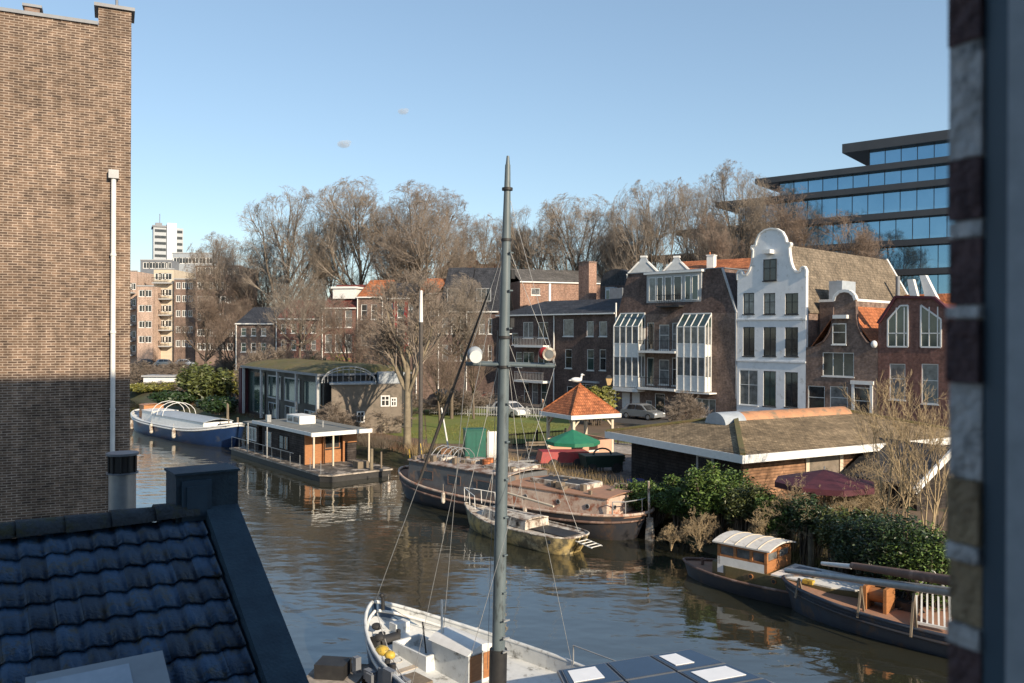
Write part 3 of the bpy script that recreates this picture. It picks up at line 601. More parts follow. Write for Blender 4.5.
# roof window at the lower edge of the picture
def pxy(x, s_):
    c_, q_ = math.cos(nr.rotation_euler.z), math.sin(nr.rotation_euler.z); lx, ly, lz = x, -s_*cs, -s_*sn+.03
    X = -2.62+lx*c_-ly*q_; Y = 8+lx*q_+ly*c_; Z = 7.40+lz; return 512+F*X/Y, YH+F*(9-Z)/Y
s0 = min((s_ for s_ in np.arange(.5,3,.01)), key=lambda s_: abs(pxy(min(np.arange(-6,0,.02), key=lambda x: abs(pxy(x,s_)[0]-150)), s_)[1]-653)); s1 = s0+1.1
xa = min(np.arange(-6,0,.01), key=lambda x: abs(pxy(x,s0+.1)[0]-28)); xb = min(np.arange(-6,0,.01), key=lambda x: abs(pxy(x,s0)[0]-163)); mb = MB()
def rpnt(x, s, h): return (x, -(s*cs)-h*sn, -(s*sn)+h*cs-.035)
mb.hexa([rpnt(xa,s1,-.02),rpnt(xb,s1,-.02),rpnt(xb,s0,-.02),rpnt(xa,s0,-.02)],[rpnt(xa,s1,.075),rpnt(xb,s1,.075),rpnt(xb,s0,.075),rpnt(xa,s0,.075)])
q = mb.build('roof_window', M['lead_light'], nr); mb = MB(); f_ = .06
mb.quad(rpnt(xa+f_,s1-f_,.079),rpnt(xb-f_-.18,s1-f_,.079),rpnt(xb-f_-.18,s0+f_,.079),rpnt(xa+f_,s0+f_,.079)); mb.build('pane', M['skylight'], q)
# flue behind the ridge
fp = at(123, 510, 9.3); fl = thing('flue', 'round grey flue with black slotted cowl behind the near roof ridge', 'flue', (fp.x, fp.y, 5.6))
zc = at(123,475,9.3).z-5.6; mb = MB(); mb.tube((0,0,0),(0,0,zc),.140,.140,20); mb.build('pipe', M['galv'], fl)
mb = MB(); mb.tube((0,0,zc),(0,0,zc+.015),.165,.165,20); mb.tube((0,0,zc+.205),(0,0,zc+.23),.168,.168,20); split(mb, 'cowl_ring', M['lead'], fl)
mb = MB(); mb.tube((0,0,zc+.016),(0,0,zc+.204),.13,.13,20)
for i in range(10): a = i*.628; mb.box(.14*math.cos(a)-.008,.14*math.cos(a)+.008,.14*math.sin(a)-.008,.14*math.sin(a)+.008,zc+.016,zc+.204)
mb.build('cowl', M['dark'], fl)
# ================================================================== CANAL ROW
GLR = random.Random(77)
def house(name, label, fac, u0, u1, h, dep, m, wins, base=0, group=None, cat='house', back=None, y0=0):
    p = fac.pt(u0); t = thing(name, label, cat, p, fac.rot(), group); W_ = u1-u0; f = fac.sub(u0); ops = []
    for wd in wins:
        a, c = f.uz(wd[0], wd[3]); b, d = f.uz(wd[2], wd[1]); a = f.u(wd[0]); b = f.u(wd[2])
        zm = (wd[0]+wd[2])/2; c = f.Z(zm, wd[3]); d = f.Z(zm, wd[1]); a = max(a,.1); b = min(b, W_-.1); ops.append((a, max(c,.05), b, min(d, h-.05))+tuple(wd[4:]))
    mb = MB(); front(mb, 0, W_, 0, h, ops); shell(mb, W_, dep, h); mb.build('wall', m, t)
    for o in ops:
        kw = {}
        nx = o[4] if len(o) > 4 else 1; nz = o[5] if len(o) > 5 else 2
        kw['gl'] = GLR.choice([M['glass_dark'],M['glass_dark'],M['glass_curtain'],M['glass_green']])
        if len(o) > 6 and o[6] is not None: kw['gl'] = o[6]
        if len(o) > 7 and o[7] is not None: kw['fr'] = o[7]
        window(t, *o[:4], nx=nx, nz=nz, **kw)
    return t, f, W_
# ---- white neck-gable house
uA, uB, uC, uD = ROW.u(737), ROW.u(806), ROW.u(878), ROW.u(960)
def wr(rows_, cols): return [(c[0], r_[0], c[1], r_[1])+tuple(c[2:]) for r_ in rows_ for c in cols]
gc = M['glass_curtain']
w1 = wr([(292,313)], [(743,754,2,2,None,M['dark']),(763.5,775,2,2,None,M['dark']),(785,798,2,2,None,M['dark'])])+wr([(326,355)], [(743,754.5,2,2,None,M['dark']),(763.5,776,2,2,None,M['dark']),(785,798,2,2,None,M['dark'])])+[(739.5,369,758,404,2,2),(763.5,370,776,405,2,2,None,M['dark']),(785,371,798,406,2,2,None,M['dark'])]
f0 = ROW; h_sh = f0.Z(741, 279)
H_W = h_sh
t, f, W_ = house('canal_house', 'white painted canal house with a curved neck gable, the only all-white facade', ROW, uA+.02, uB-.02, h_sh, .4, M['white_paint'], w1)
mb = MB(); mb.box(.03, W_-.03, .401, 23.9, 0, 10.2); mb.build('rear_wall', M['brick_brown'], t)
cxm = W_/2; zs = h_sh
half = [(3.36,0),(3.38,.55),(3.22,.85),(2.98,.80),(2.8,.45),(2.45,.42),(2.15,.75),(1.95,1.25),(1.82,1.9),(1.75,2.55),(1.92,2.75),(1.9,2.95),(1.5,3.0),(1.42,3.4),(1.1,3.95),(.6,4.25),(0,4.35)]
half = [(a*cxm/3.38, b*1.02) for a, b in half]
out = [(cxm+a, zs+b) for a, b in half]+[(cxm-a, zs+b) for a, b in reversed(half[:-1])]
out = [(x, z) for x, z in out]
# gable wall split round its single window
ga, gb_, gz0, gz1 = f.u(763.5), f.u(776.5), f.Z(770,279.5), f.Z(770,258)
mb = MB(); mb.prism(out, 0.0, .35); mb.build('gable', M['white_paint'], t)
window(t, ga, gz0, gb_, gz1, 2, 2, y=-.11, off=.03, fr=M['dark'])
tr = MB()
for k in range(len(out)-1):
    a, b = out[k], out[k+1]; tr.bar((a[0],.1,a[1]),(b[0],.1,b[1]),.42,.14)
tr.build('gable_trim', M['white_trim'], t)
bm_ = MB(); bm_.box(cxm-.45, cxm+.35, -.75, -.005, gz1+.45, gz1+.8); bm_.build('hoist_beam', M['white_trim'], t)
cr = MB()
for py in (319, 361): z = f.Z(770,py); cr.box(-.03, W_+.03, -.10, -.004, z, z+.14)
split(cr, 'cornice', M['white_paint'], t)
zr = 16.3; ze = 10.3; o = gable_roof(t, 0.02, W_-.02, .36, 24, ze, zr, M['tile_brown'], 'y', over=.1)
bm_ = MB(); 
for y in (24.0,):
    bm_.prism([(W_/2,zr+.12),(W_+.15,ze-.1),(W_+.15,ze-.5),(W_/2,zr-.35)], y, y+.35); bm_.prism([(W_/2,zr+.12),(W_/2,zr-.35),(-.15,ze-.5),(-.15,ze-.1)], y, y+.35)
bm_.build('bargeboard', M['white_trim'], o)
def on_slope(x): return ze+(zr-ze)*(W_-x)/(W_/2)
sk = MB(); x0_, x1_ = W_-1.6, W_-.9; sk.hexa([(x0_,9,on_slope(x0_)+.02),(x1_,9,on_slope(x1_)+.02),(x1_,10.4,on_slope(x1_)+.02),(x0_,10.4,on_slope(x0_)+.02)],[(x0_,9,on_slope(x0_)+.14),(x1_,9,on_slope(x1_)+.14),(x1_,10.4,on_slope(x1_)+.14),(x0_,10.4,on_slope(x0_)+.14)])
q = sk.build('roof_window', M['lead'], o); sk = MB(); sk.quad((x0_+.1,9.1,on_slope(x0_+.1)+.147),(x1_-.1,9.1,on_slope(x1_-.1)+.147),(x1_-.1,10.3,on_slope(x1_-.1)+.147),(x0_+.1,10.3,on_slope(x0_+.1)+.147)); sk.build('pane', M['glass_office'], q)
sk = MB(); sk.tube((W_-.5,20,on_slope(W_-.5)-.3),(W_-.5,20,on_slope(W_-.5)+3.0),.22,.22,10); sk.build('flue_pipe', M['lead'], o)
# ---- brown brick bell-gable house
w2 = [(822.5,351,854,375,3,1),(808,384.5,825,412),(830,385,848,412),(853.5,386,872,418,1,2,M['glass_dark'],M['white_trim'])]
zs2 = ROW.sub(uB).Z(842, 347)
t, f, W_ = house('canal_house', 'small brown brick house with a round-topped bell gable edged in white stone', ROW, uB+.02, uC-.02, zs2, 9, M['brick_brown'], w2)
cxm = f.u(844.5); tz = f.Z(844,290)-zs2
prof2 = [(0,tz),(.45,tz-.08),(.8,tz-.4),(.93,tz-.8),(.95,tz-1.3),(.98,tz-2.2),(1.1,tz-2.9),(1.4,tz-3.6),(1.85,tz-4.2),(2.5,tz-4.55)]
lft = [(cxm-a*1.0, zs2+b) for a, b in prof2 if cxm-a > .0]; rgt = [(min(cxm+a, W_), zs2+b) for a, b in reversed(prof2[1:])]
out = [(W_,zs2)]+[(W_, rgt[0][1])]*(rgt[0][0] < W_-.05)+rgt+lft+[(0, lft[-1][1]-.15),(0,zs2)]
mb = MB(); mb.prism(out, 0.0, .3); mb.build('gable', M['brick_brown'], t)
tr = MB()
top_ = [(x,z) for x, z in rgt+lft if abs(x-cxm) < 1.0 and z > zs2+tz-1.0]
for a, b in zip(top_[:-1], top_[1:]): tr.bar((a[0],.08,a[1]+.06),(b[0],.08,b[1]+.06),.44,.24)
tr.build('gable_trim', M['white_trim'], t); tr = MB()
low_ = [p for p in rgt if p[1] <= zs2+tz-.8]
for a, b in zip(low_[:-1], low_[1:]): tr.bar((a[0],.08,a[1]+.03),(b[0],.08,b[1]+.03),.42,.1)
low_ = [p for p in lft if p[1] <= zs2+tz-.8]
for a, b in zip(low_[:-1], low_[1:]): tr.bar((a[0],.08,a[1]+.03),(b[0],.08,b[1]+.03),.42,.1)
tr.build('gable_edge', M['brick_dark'], t)
window(t, f.u(832.5), f.Z(840,343), f.u(846.5), f.Z(840,322), 1, 2, y=-.1, off=.03)
hb = MB(); zb = f.Z(840,316); hb.box(cxm-.8,cxm+.4,-.5,-.005,zb-.1,zb+.2); hb.build('hoist_beam', M['white_trim'], t)
dr = MB(); a, b = f.u(852.5), f.u(873); zt_ = f.Z(862,383); dr.box(a-.02,a+.2,-.12,-.004,0,zt_); dr.box(b-.2,b+.02,-.12,-.004,0,zt_); dr.box(a-.1,b+.1,-.16,-.002,zt_+.003,zt_+.3); dr.build('door_surround', M['white_trim'], t)
o = gable_roof(t, .05, W_-.05, .3, 9, zs2-.2, zs2+tz-.9, M['tile_orange'], 'y', over=.02)
bl = MB(); bl.ball((W_-.25,-.1,zs2+tz-4.35),.26,10,8,(1,1,1.2)); bl.build('corner_ornament', M['white_trim'], t)
# grey side house filling the gap between white and bell gable
pp = ROW.pt(uB+.1); sd_ = thing('rear_wing', 'low pale rear wing with white coping between the white house and the bell gable', 'building', pp+Vector((.731*2.2,.681*2.2,0)), ROW.rot())
hz = ROW.sub(uB).Z(815, 304)+.35; mb = MB(); mb.box(0, 3.2, 0, 9, 0, hz); mb.build('wall', M['brick_brown'], sd_); mb = MB(); mb.box(-.05,3.25,-.08,9,hz+.003,hz+.22); mb.build('coping', M['white_trim'], sd_)
mb = MB(); mb.box(.15,1.35,1.4,4,hz+.22,hz+1.9); mb.build('roof_box', M['lead_light'], sd_)
# long orange roof behind the bell gable
pp = ROW.pt(uC-2.9); bh = thing('rear_house', 'orange-tiled house behind the bell gable, next to the red gabled house', 'house', pp+Vector((.731*9.3,.681*9.3,0)), ROW.rot())
hz = 8.2; mb = MB(); mb.box(0,7,0,6,0,hz); mb.build('wall', M['brick_red'], bh); gable_roof(bh, 0, 7, 0, 6, hz, hz+3.7, M['tile_orange'], 'x')
# ---- red house with twin arched windows
hC = ROW.sub(uC).Z(880,321)
w3 = [(889.5,362,905.5,398,1,2,gc),(921.5,362,938.5,402,1,2,gc)]
t, f, W_ = house('canal_house', 'dark red brick house with two tall peaked white windows under a maroon gable edge', ROW, uC+.02, uD, hC-2.6, 9, M['brick_red'], w3)
za = hC-2.6; a0, a1 = f.u(888), f.u(908); b0, b1 = f.u(921), f.u(941); zl = f.Z(898,345); 
ztp = f.Z(915,297); out = [(W_,za),(W_,hC),(f.u(934),ztp),(f.u(896),ztp+.15),(0,hC-.1),(0,za)]
mb = MB(); mb.prism(out, 0, .3); mb.build('gable', M['brick_red'], t)
tr = MB()
for a, b in zip(out[1:4], out[2:5]): tr.bar((a[0],.06,a[1]+.05),(b[0],.06,b[1]+.05),.5,.2)
tr.build('gable_edge', M['maroon'], t)
for (a, b, pk) in ((a0,a1,1),(b0,b1,0)):
    zt0 = f.Z(898,318); zt1 = f.Z(898,304)
    fr_ = MB(); y = -.02; zb_ = zl
    pts = [(a,zb_),(b,zb_),(b,zt1 if pk else zt0),(a if not pk else (a+b)/2+.2, zt1),(a,zt0 if pk else zt1)]
    for p_, q_ in zip(pts, pts[1:]+pts[:1]): fr_.bar((p_[0],y,p_[1]),(q_[0],y,q_[1]),.1,.12)
    for x in ((a+b)/2-.12, (a+b)/2+.5): fr_.bar((x,y,zb_),(x,y,zt1-.15),.08,.08)
    fr_.bar((a,y,(zb_+zt0)/2),(b,y,(zb_+zt0)/2),.08,.08)
    q = fr_.build('window', M['white_trim'], t); g_ = MB(); g_.quad(*[(x,-.012,z) for x,z in pts]); g_.build('pane', M['glass_green'], q)
o = gable_roof(t, 0, W_, .3, 9, za+1.6, ztp-.2, M['tile_darkred'], 'y', over=0)
ch = MB()
for dx_ in (0,): ch.prism([(f.u(905),ztp),(f.u(905)+.6,ztp),(f.u(905)+.2,ztp+1.6),(f.u(905)-.25,ztp+1.6)], 1.0, 1.5)
ch.build('chimney', M['white_trim'], t); ch = MB(); ch.prism([(f.u(918),ztp),(f.u(918)+.9,ztp),(f.u(918)+.0,ztp+1.9),(f.u(918)-.45,ztp+1.9)], 1.4, 1.9); ch.build('chimney', M['white_trim'], t)
# ---- grey-brick house with glazed bays (A)
uE = ROW.u(617.5); mA = M['brick_dark']
z313 = ROW.Z(680,313); 
wA = [(622,392,630,417,1,1,M['white_trim']),(632,392,640,417,1,1,M['white_trim']),(655,393,665,417,1,1,M['glass_dark']),(646,400,652,411,1,1),(695,398,716,416,3,1),
      (647,322,654,349,1,1),(659,324,669,349,1,2,gc),(672,322,680,349,1,2),(647,357,654,384,1,1),(659,359,669,384,1,2,gc),(672,357,680,385,1,2)]
t, f, W_ = house('canal_house', 'dark brick house with two glass-roofed white bays and stacked balconies, left of the white house', ROW, uE, uA-.05, z313, 10, M['brick_brown'], wA)
zr_ = f.Z(675,270); mb = MB(); mb.hexa([(0,0,z313+.003),(W_,0,z313+.003),(W_,10,z313+.003),(0,10,z313+.003)],[(.9,.55,zr_),(W_-1.9,.55,zr_),(W_-1.9,9,zr_),(.9,9,zr_)]); o = mb.build('roof', mA, t)
mb = MB(); mb.box(.8,W_-1.8,.45,9.1,zr_+.003,zr_+.1); mb.build('roof_edge', M['lead'], o)
mb = MB(); mb.bar((W_+.02,-.02,z313),(W_-1.85,.5,zr_),.16,.16); mb.bar((W_-.02,.1,0),(W_-.02,-.08,z313),.12,.12); split(mb, 'downpipe', M['grey_trim'], t)
# dormer
a, b = f.u(645.5), f.u(700); z0, z1 = f.Z(672,305), f.Z(672,272.5); mb = MB(); mb.box(a,b,.15,3,z0,z1); q = mb.build('dormer', M['grey_trim'], t)
for (p0, p1, gl_) in ((648,655,gc),(656,662,M['glass_dark']),(664,671,M['glass_dark']),(673,681,M['glass_dark']),(684,690,M['glass_green']),(691,697.5,M['glass_green'])):
    aa, bb = f.u(p0), f.u(p1); wf = window(t, aa, z0+.5, bb, z1-.3, 1, 1, y=.05, off=.02, gl=gl_, sill=False)
mb = MB(); mb.box(a-.2,b+.2,-.1,3.1,z1+.003,z1+.22); mb.build('dormer_roof', M['white_trim'], t)
mb = MB(); mb.box(f.u(660),f.u(683),-.7,.1,z0-.15,z0); 
for x in np.linspace(f.u(660),f.u(683),14): mb.box(x-.015,x+.015,-.68,-.65,z0,z0+1.0)
mb.box(f.u(660),f.u(683),-.7,-.63,z0+1.0,z0+1.05); mb.build('roof_balcony', M['dark'], t)
def bay(pa, pb, ybot, side_r=True, n=4):
    a, b = f.u(pa), f.u(pb); pj = 1.1; zr0 = f.Z((pa+pb)/2,313); z1 = f.Z((pa+pb)/2,326); zz_ = [f.Z((pa+pb)/2,y) for y in (343,356,375,ybot)]
    fr_ = MB(); gl_ = MB(); pn = MB()
    xs = np.linspace(a, b, n+1)
    for (za_, zb_) in ((zz_[0], z1), (zz_[2], zz_[1])):
        for i in range(n): gl_.quad((xs[i],-pj+.04,za_),(xs[i+1],-pj+.04,za_),(xs[i+1],-pj+.04,zb_),(xs[i],-pj+.04,zb_))
        for x in (a+.04, b-.04): gl_.quad((x,-pj,za_),(x,0,za_),(x,0,zb_),(x,-pj,zb_))
        fr_.box(a,b,-pj,-pj+.08,za_-.05,za_+.05); fr_.box(a,b,-pj,-pj+.08,zb_-.05,zb_+.05)
    for (za_, zb_) in ((zz_[1]+.05, zz_[0]-.05), (zz_[3], zz_[2]-.05)):
        pn.box(a+.05,b-.05,-pj+.03,-.003,za_,zb_)
    for x in xs: fr_.box(x-.05,x+.05,-pj-.02,-pj+.06,zz_[3],z1)
    for x in (a,b):
        for y_ in (-pj/2,-.06): fr_.box(x-.045,x+.045,y_-.04,y_+.04,zz_[3],z1+(.6 if y_ < -.1 else 1.1)*(zr0-z1)/1.1)
    for i, x in enumerate(xs): fr_.bar((x,-pj,z1),(x,0,zr0),.08,.08)
    fr_.box(a,b,-.08,-.003,zr0-.05,zr0+.08)
    gr = MB(); gr.quad((a,-pj,z1-.03),(b,-pj,z1-.03),(b,-.01,zr0-.03),(a,-.01,zr0-.03))
    for x in (a,b): gr.quad((x,-pj,z1),(x,0,z1),(x,0,zr0))
    q = fr_.build('bay_window', M['white_trim'], t); split(gl_, 'pane', M['glass_curtain'], q); split(pn, 'panel', M['white_trim'], q); gr.build('glass_roof', M['glass_green'], q)
bay(620.5, 645, 386); bay(683.5, 711.5, 390)
for yb in (350, 387):
    z = f.Z(664,yb); a, b = f.u(645), f.u(683); mb = MB(); mb.box(a+.06,b-.06,-1.25,-.003,z-.22,z); 
    if yb == 387: mb.box(f.u(619),a,-1.2,-.003,f.Z(632,388)-.25,f.Z(632,386.3)-.02); mb.box(b,f.u(717),-1.2,-.003,z-.3,f.Z(697,390.5)-.02)
    q = mb.build('balcony', M['white_trim'], t); mb = MB()
    for x in np.linspace(a+.1,b-.1,22): mb.box(x-.012,x+.012,-1.2,-1.175,z,z+.95)
    mb.box(a+.06,b-.06,-1.21,-1.16,z+.95,z+1.0); mb.build('railing', M['dark'], q)
# ---- dark brick house B with tiled hipped roof
uF = ROW.u(500); zg = ROW.Z(560,313.5)
w4 = [(563,331-12,573.5,336,1,1,gc),(586.5,321,593.5,336,1,1,gc),(599,321,607,336,1,1,M['glass_curtain']),
      (565,349,572,368),(587,349,594,370),(599.5,349,606,370),(580,384,597,396,3,1),
      (512,333,518,345),(523,322,533,338,2,1),(538,322,548,338,2,1),(516,352,522,367),(523,352,534,366,2,1),(538,352,549,366,2,1),(524,383,529,405),(532,383,538,405),(541,383,547,405),(567,386,573,404)]
t, f, W_ = house('canal_house', 'dark brick house with black tiled hip roof and white balconies, right behind the near mast', ROW, uF, uE-.1, zg, 9, M['brick_dark'], w4)
zr_ = zg+1.7; mb = MB(); e = .3
mb.add([(-e,-e,zg),(W_,-e,zg),(W_,9,zg),(-e,9,zg),(3.2,4.4,zr_),(W_,4.4,zr_),(-e,-e,zg-.14),(W_,-e,zg-.14)], [(0,1,5,4),(1,2,5),(2,3,4,5),(3,0,4),(6,7,1,0)]); o = mb.build('roof', M['tile_dark'], t)
mb = MB(); mb.box(-.35,W_-.02,-.45,-.31,zg-.16,zg-.02); mb.build('gutter', M['white_trim'], t)
mb = MB(); x = f.u(554.5); mb.tube((x,-.1,0),(x,-.1,zg-.2),.07,.07,8); x = f.u(616.5); mb.tube((x,-.1,0),(x,-.1,zg+1),.08,.08,8); split(mb, 'downpipe', M['white_trim'], t)
for py in (345,380):
    mb = MB(); z = f.Z(536,py); a, b = f.u(521), f.u(550); mb.box(a,b,-1.1,-.003,z-.25,z); q = mb.build('balcony', M['white_trim'], t); mb = MB()
    for x in np.linspace(a+.05,b-.05,20): mb.box(x-.015,x+.015,-1.08,-1.05,z,z+.9)
    mb.box(a,b,-1.09,-1.03,z+.9,z+.95); mb.build('railing', M['grey_trim'], q)
mb = MB(); mb.box(f.u(578),f.u(600),-.3,-.003,f.Z(588,382.5),f.Z(588,380.5)); mb.build('lintel', M['grey_trim'], t)
# ---- tall orange-brick block behind B, with its square chimney
FC = Fac(-.6, 113, .96, .28); uu0, uu1 = FC.u(520), FC.u(606); hh = FC.Z(560,281.5)
t, f, W_ = house('apartment_block', 'sunlit orange brick block with grey roof and square chimney, behind the black tiled roof', FC, uu0, uu1, hh, 10, M['brick_orange'], [(531,288,540,295,1,1)], cat='building')
gable_roof(t, 0, W_, 0, 10, hh, hh+2.0, M['tile_grey'], 'x', over=.2)
mb = MB(); mb.box(-.1,W_+.1,-.26,-.003,hh-.22,hh-.06); mb.box(f.u(549.5)-.15,f.u(549.5)+.15,-.1,-.003,0,hh-.3); mb.build('gutter', M['white_trim'], t)
cp = at(587, 300, 104); ck = thing('chimney_block', 'big square brick chimney rising above the black tiled roof', 'chimney', (cp.x,cp.y,1), ROW.rot())
zc_ = at(587,263,104).z-1; mb = MB(); mb.box(-.8,.9,-.7,.7,0,zc_); mb.build('stack', M['brick_orange'], ck); mb = MB(); mb.box(-.85,.95,-.75,.75,zc_+.003,zc_+.2); mb.build('cap', M['brick_brown'], ck)
# barrel-roofed house with grey-blue dormer
FB = Fac(at(600,300,98).x, 98, .75, -.66); t, f, W_ = house('rear_house', 'dark barrel-roofed house with blue-grey dormer between chimney and mansard', FB, 0, 4.4, FB.Z(615,285), 8, M['brick_dark'], [], cat='house')
hh = FB.Z(615,285); mb = MB(); mb.prism([(W_/2+W_/2*math.cos(math.pi*i/10), hh+1.9*math.sin(math.pi*i/10)**.8) for i in range(11)], 0, 8); mb.build('roof', M['tile_dark'], t)
mb = MB(); a = FB.u(608); b = FB.u(617); mb.box(a,b,-.6,.2,hh-2.6,hh-.2); q = mb.build('dormer', M['lead_light'], t); window(t, a+.1, hh-2.3, b-.1, hh-.5, 2, 1, y=-.68, off=.02, gl=M['glass_green'], sill=False)
mb = MB(); a = FB.u(617.5); b = FB.u(630); mb.box(a,b,-1.6,.2,hh-2.9,hh-.4); mb.build('roof_box', M['lead'], t)
mb = MB(); 
for px in (559,615):
    p = at(px, 275, 100)
# rear roofs between mansard and white house
FR = Fac(at(640,300,97).x, 97, .80, -.60); t, f, W_ = house('rear_house', 'house with bright orange tiled roof and white chimney behind the mansard', FR, 2.2, FR.u(748), FR.Z(700,269), 8, M['brick_red'], [], cat='house')
hh = FR.Z(700,269); o = gable_roof(t, 0, W_, 0, 8, hh-.3, hh+1.4, M['tile_orange'], 'x'); chimney(t, W_*.55, 1.5, hh, hh+1.6, .8, .8, M['white_trim'], 1)
for px, lb in ((643,'first small white gable peeping over the mansard roof, left one'),(676,'second small white gable over the mansard roof, touching the orange roof')):
    p = at(px, 300, 93); t = thing('gable_wall', lb, 'gable', (p.x,p.y,1), R(-25)); zt_ = at(px,256,93).z-1; mb = MB()
    mb.prism([(-1.9,0),(1.9,0),(1.9,zt_-2.0),(1.3,zt_-1.6),(.5,zt_-.6),(.25,zt_-.1),(-.25,zt_-.1),(-.5,zt_-.6),(-1.3,zt_-1.6),(-1.9,zt_-2.0)], 0, .5); mb.build('wall', M['lead_light'], t)
    tr = MB(); 
    for s in (-1,1): tr.bar((s*1.9,.2,zt_-2.0),(s*.5,.2,zt_-.6),.6,.16)
    tr.box(-.35,.35,-.05,.5,zt_-.1,zt_+.1); tr.build('coping', M['white_trim'], t)
# ---- houses half hidden by the trees, left of the near mast
FL = Fac(-25.2, 106.5, .977, -.21)
def lhouse(px0, px1, yg, yr, m, mr, wins, label, name='canal_house'):
    a, b = FL.u(px0), FL.u(px1); zg_ = FL.Z((px0+px1)/2, yg); t, f, W_ = house(name, label, FL, a, b-.08, zg_, 9, m, wins)
    zr_ = FL.Z((px0+px1)/2, yr)*1.02; gable_roof(t, 0, W_, 0, 9, zg_, zr_+.3, mr, 'x', over=.1)
    mb = MB(); mb.box(-.02,W_+.02,-.28,-.13,zg_-.2,zg_-.04); mb.tube((.1,-.12,0),(.1,-.12,zg_-.2),.07); mb.build('gutter', M['white_trim'], t); return t, f, W_
t, f, W_ = lhouse(322, 357, 308, 288, M['brick_red'], M['tile_darkred'], wr([(311,328),(335,353)], [(325,332,1,2,gc),(335,342,1,2,gc),(345,352,1,2,gc)]), 'red-brown house with three columns of white windows, leftmost of the row behind the bare trees')
mb = MB(); z = f.Z(340,288); mb.box(1,W_-.6,1.0,4,z-1.4,z-.1); mb.box(.8,W_-.4,.8,4.2,z-.1,z+.15); mb.build('dormer', M['white_trim'], t)
lhouse(276, 321.5, 319, 304, M['brick_red'], M['tile_darkred'], wr([(325,334),(341,351)], [(281,286),(291,296),(301,306),(311,316)]), 'low red brick house with small white windows behind the first bare trees')
lhouse(236, 275, 324, 311, M['brick_brown'], M['tile_dark'], wr([(329,337),(344,353)], [(241,246),(251,256),(261,266)]), 'low brown brick house half hidden by bare trees behind the glass hall')
t, f, W_ = lhouse(357, 382, 297, 283, M['brick_brown'], M['tile_orange'], wr([(305,320),(330,346)], [(361,367),(371,377)]), 'narrow brown house with bright orange roof behind the bare trees')
t, f, W_ = lhouse(382, 416, 298, 286, M['brick_dark'], M['tile_dark'], wr([(304,318),(328,344)], [(386,393),(397,404),(408,413)]), 'dark house with maroon door and shutters behind the bare trees')
mb = MB()
for px in (395,406): a = f.u(px-1.5); b = f.u(px+2); mb.box(a,b,-.08,-.003,f.Z(px,352),f.Z(px,300)); 
split(mb, 'shutter', M['red_paint'], t)
t, f, W_ = lhouse(416, 438, 293, 281, M['brick_brown'], M['tile_orange'], wr([(302,316),(328,344)], [(420,426),(429,435)]), 'narrow house with orange roof, left of the two grey-mansard houses')
for (p0, p1, lb) in ((438,466,'house with dark grey mansard and white chimney pipe, left one of the mansard pair'),(466,499,'house with dark grey mansard close left of the near mast, right one of the pair')):
    t, f, W_ = lhouse(p0, p1, 311, 270, M['brick_dark'], M['tile_dark'], wr([(318,334),(345,361)], [(p0+4,p0+10,1,2,gc),(p0+13,p0+19,1,2,gc),(p0+22,p0+26)]), lb)
    z = f.Z(450,300); window(t, W_*.3, z-.2, W_*.75, z+1.4, 3, 1, y=.3, off=0, sill=False, fr=M['grey_trim'])
for (p0, p1, yr, lb) in ((437,466,259,'far long orange roof above the mansard houses, left section'),(467,497,262,'far orange roof with cream gable wall, above the mansard houses')):
    a = at(p0,300,132); b = at(p1,300,130); FF = Fac(a.x,a.y,b.x-a.x,b.y-a.y); t, f, W_ = house('rear_house', lb, FF, 0, FF.u(p1), FF.Z(p0+10,272), 8, M['brick_orange'], []); gable_roof(t, 0, W_, 0, 8, FF.Z(p0+10,272), FF.Z(p0+10,yr), M['tile_orange'], 'x'); chimney(t, W_*.8, 4, FF.Z(p0,yr)-1, FF.Z(p0,yr)+1.2, 1.2, .8, M['cream'])
# ---- office block
P0 = Vector((54.1,105)); U = Vector((-.775,.632)); offz = lambda y, Y=105: 9-(y-YH)/F*Y
ob = thing('office_building', 'modern glass office building with stepped black floor bands, behind the gabled houses at right', 'office building', (P0.x,P0.y,1), math.atan2(-U.y,-U.x))
# local x runs from the far (left) end towards the viewer's right; x=0 at P0
floors = [(130,10.5,156,1.0),(156,24,178,1.0),(178,31.5,207,1.2),(207,40,236,1.2),(236,46,266,1.2),(266,50,296,1.2),(296,52,326,1.2),(326,52,352,1.2)]
lens = [12.3, 24.4, 30.5, 37, 42, 46, 48, 48]
for fi_, ((yt, _, yb, bh_), Ln) in enumerate(zip(floors, lens)):
    zt_ = offz(yt)-1; zb_ = offz(yb)-1; fas = .78 if yt != 130 else 1.2
    mb = MB(); mb.box(-Ln,30,-1.1,22,zt_-fas,zt_); mb.build('floor_band', M['office_frame'], ob)
    mb = MB(); mb.box(-Ln+3.2,28.8,0,20.8,zb_+.003,zt_-fas-.003); q = mb.build('glazing', M['glass_office'], ob)
    mb = MB(); x = -Ln+3.2; k = 0
    while x < 28.6: mb.box(x-.035,x+.035,-.08,-.003,zb_,zt_-fas); x += 2.0 if yt != 130 else 1.95
    y = 2.0
    while y < 20: mb.box(-Ln+3.08,-Ln+3.197,y-.05,y+.05,zb_,zt_-fas); y += 2.6
    if fi_ < 3: split(mb, 'mullion', M['office_frame'], q)
    else: tag(mb.build('mullion', M['office_frame'], q), kind='stuff')
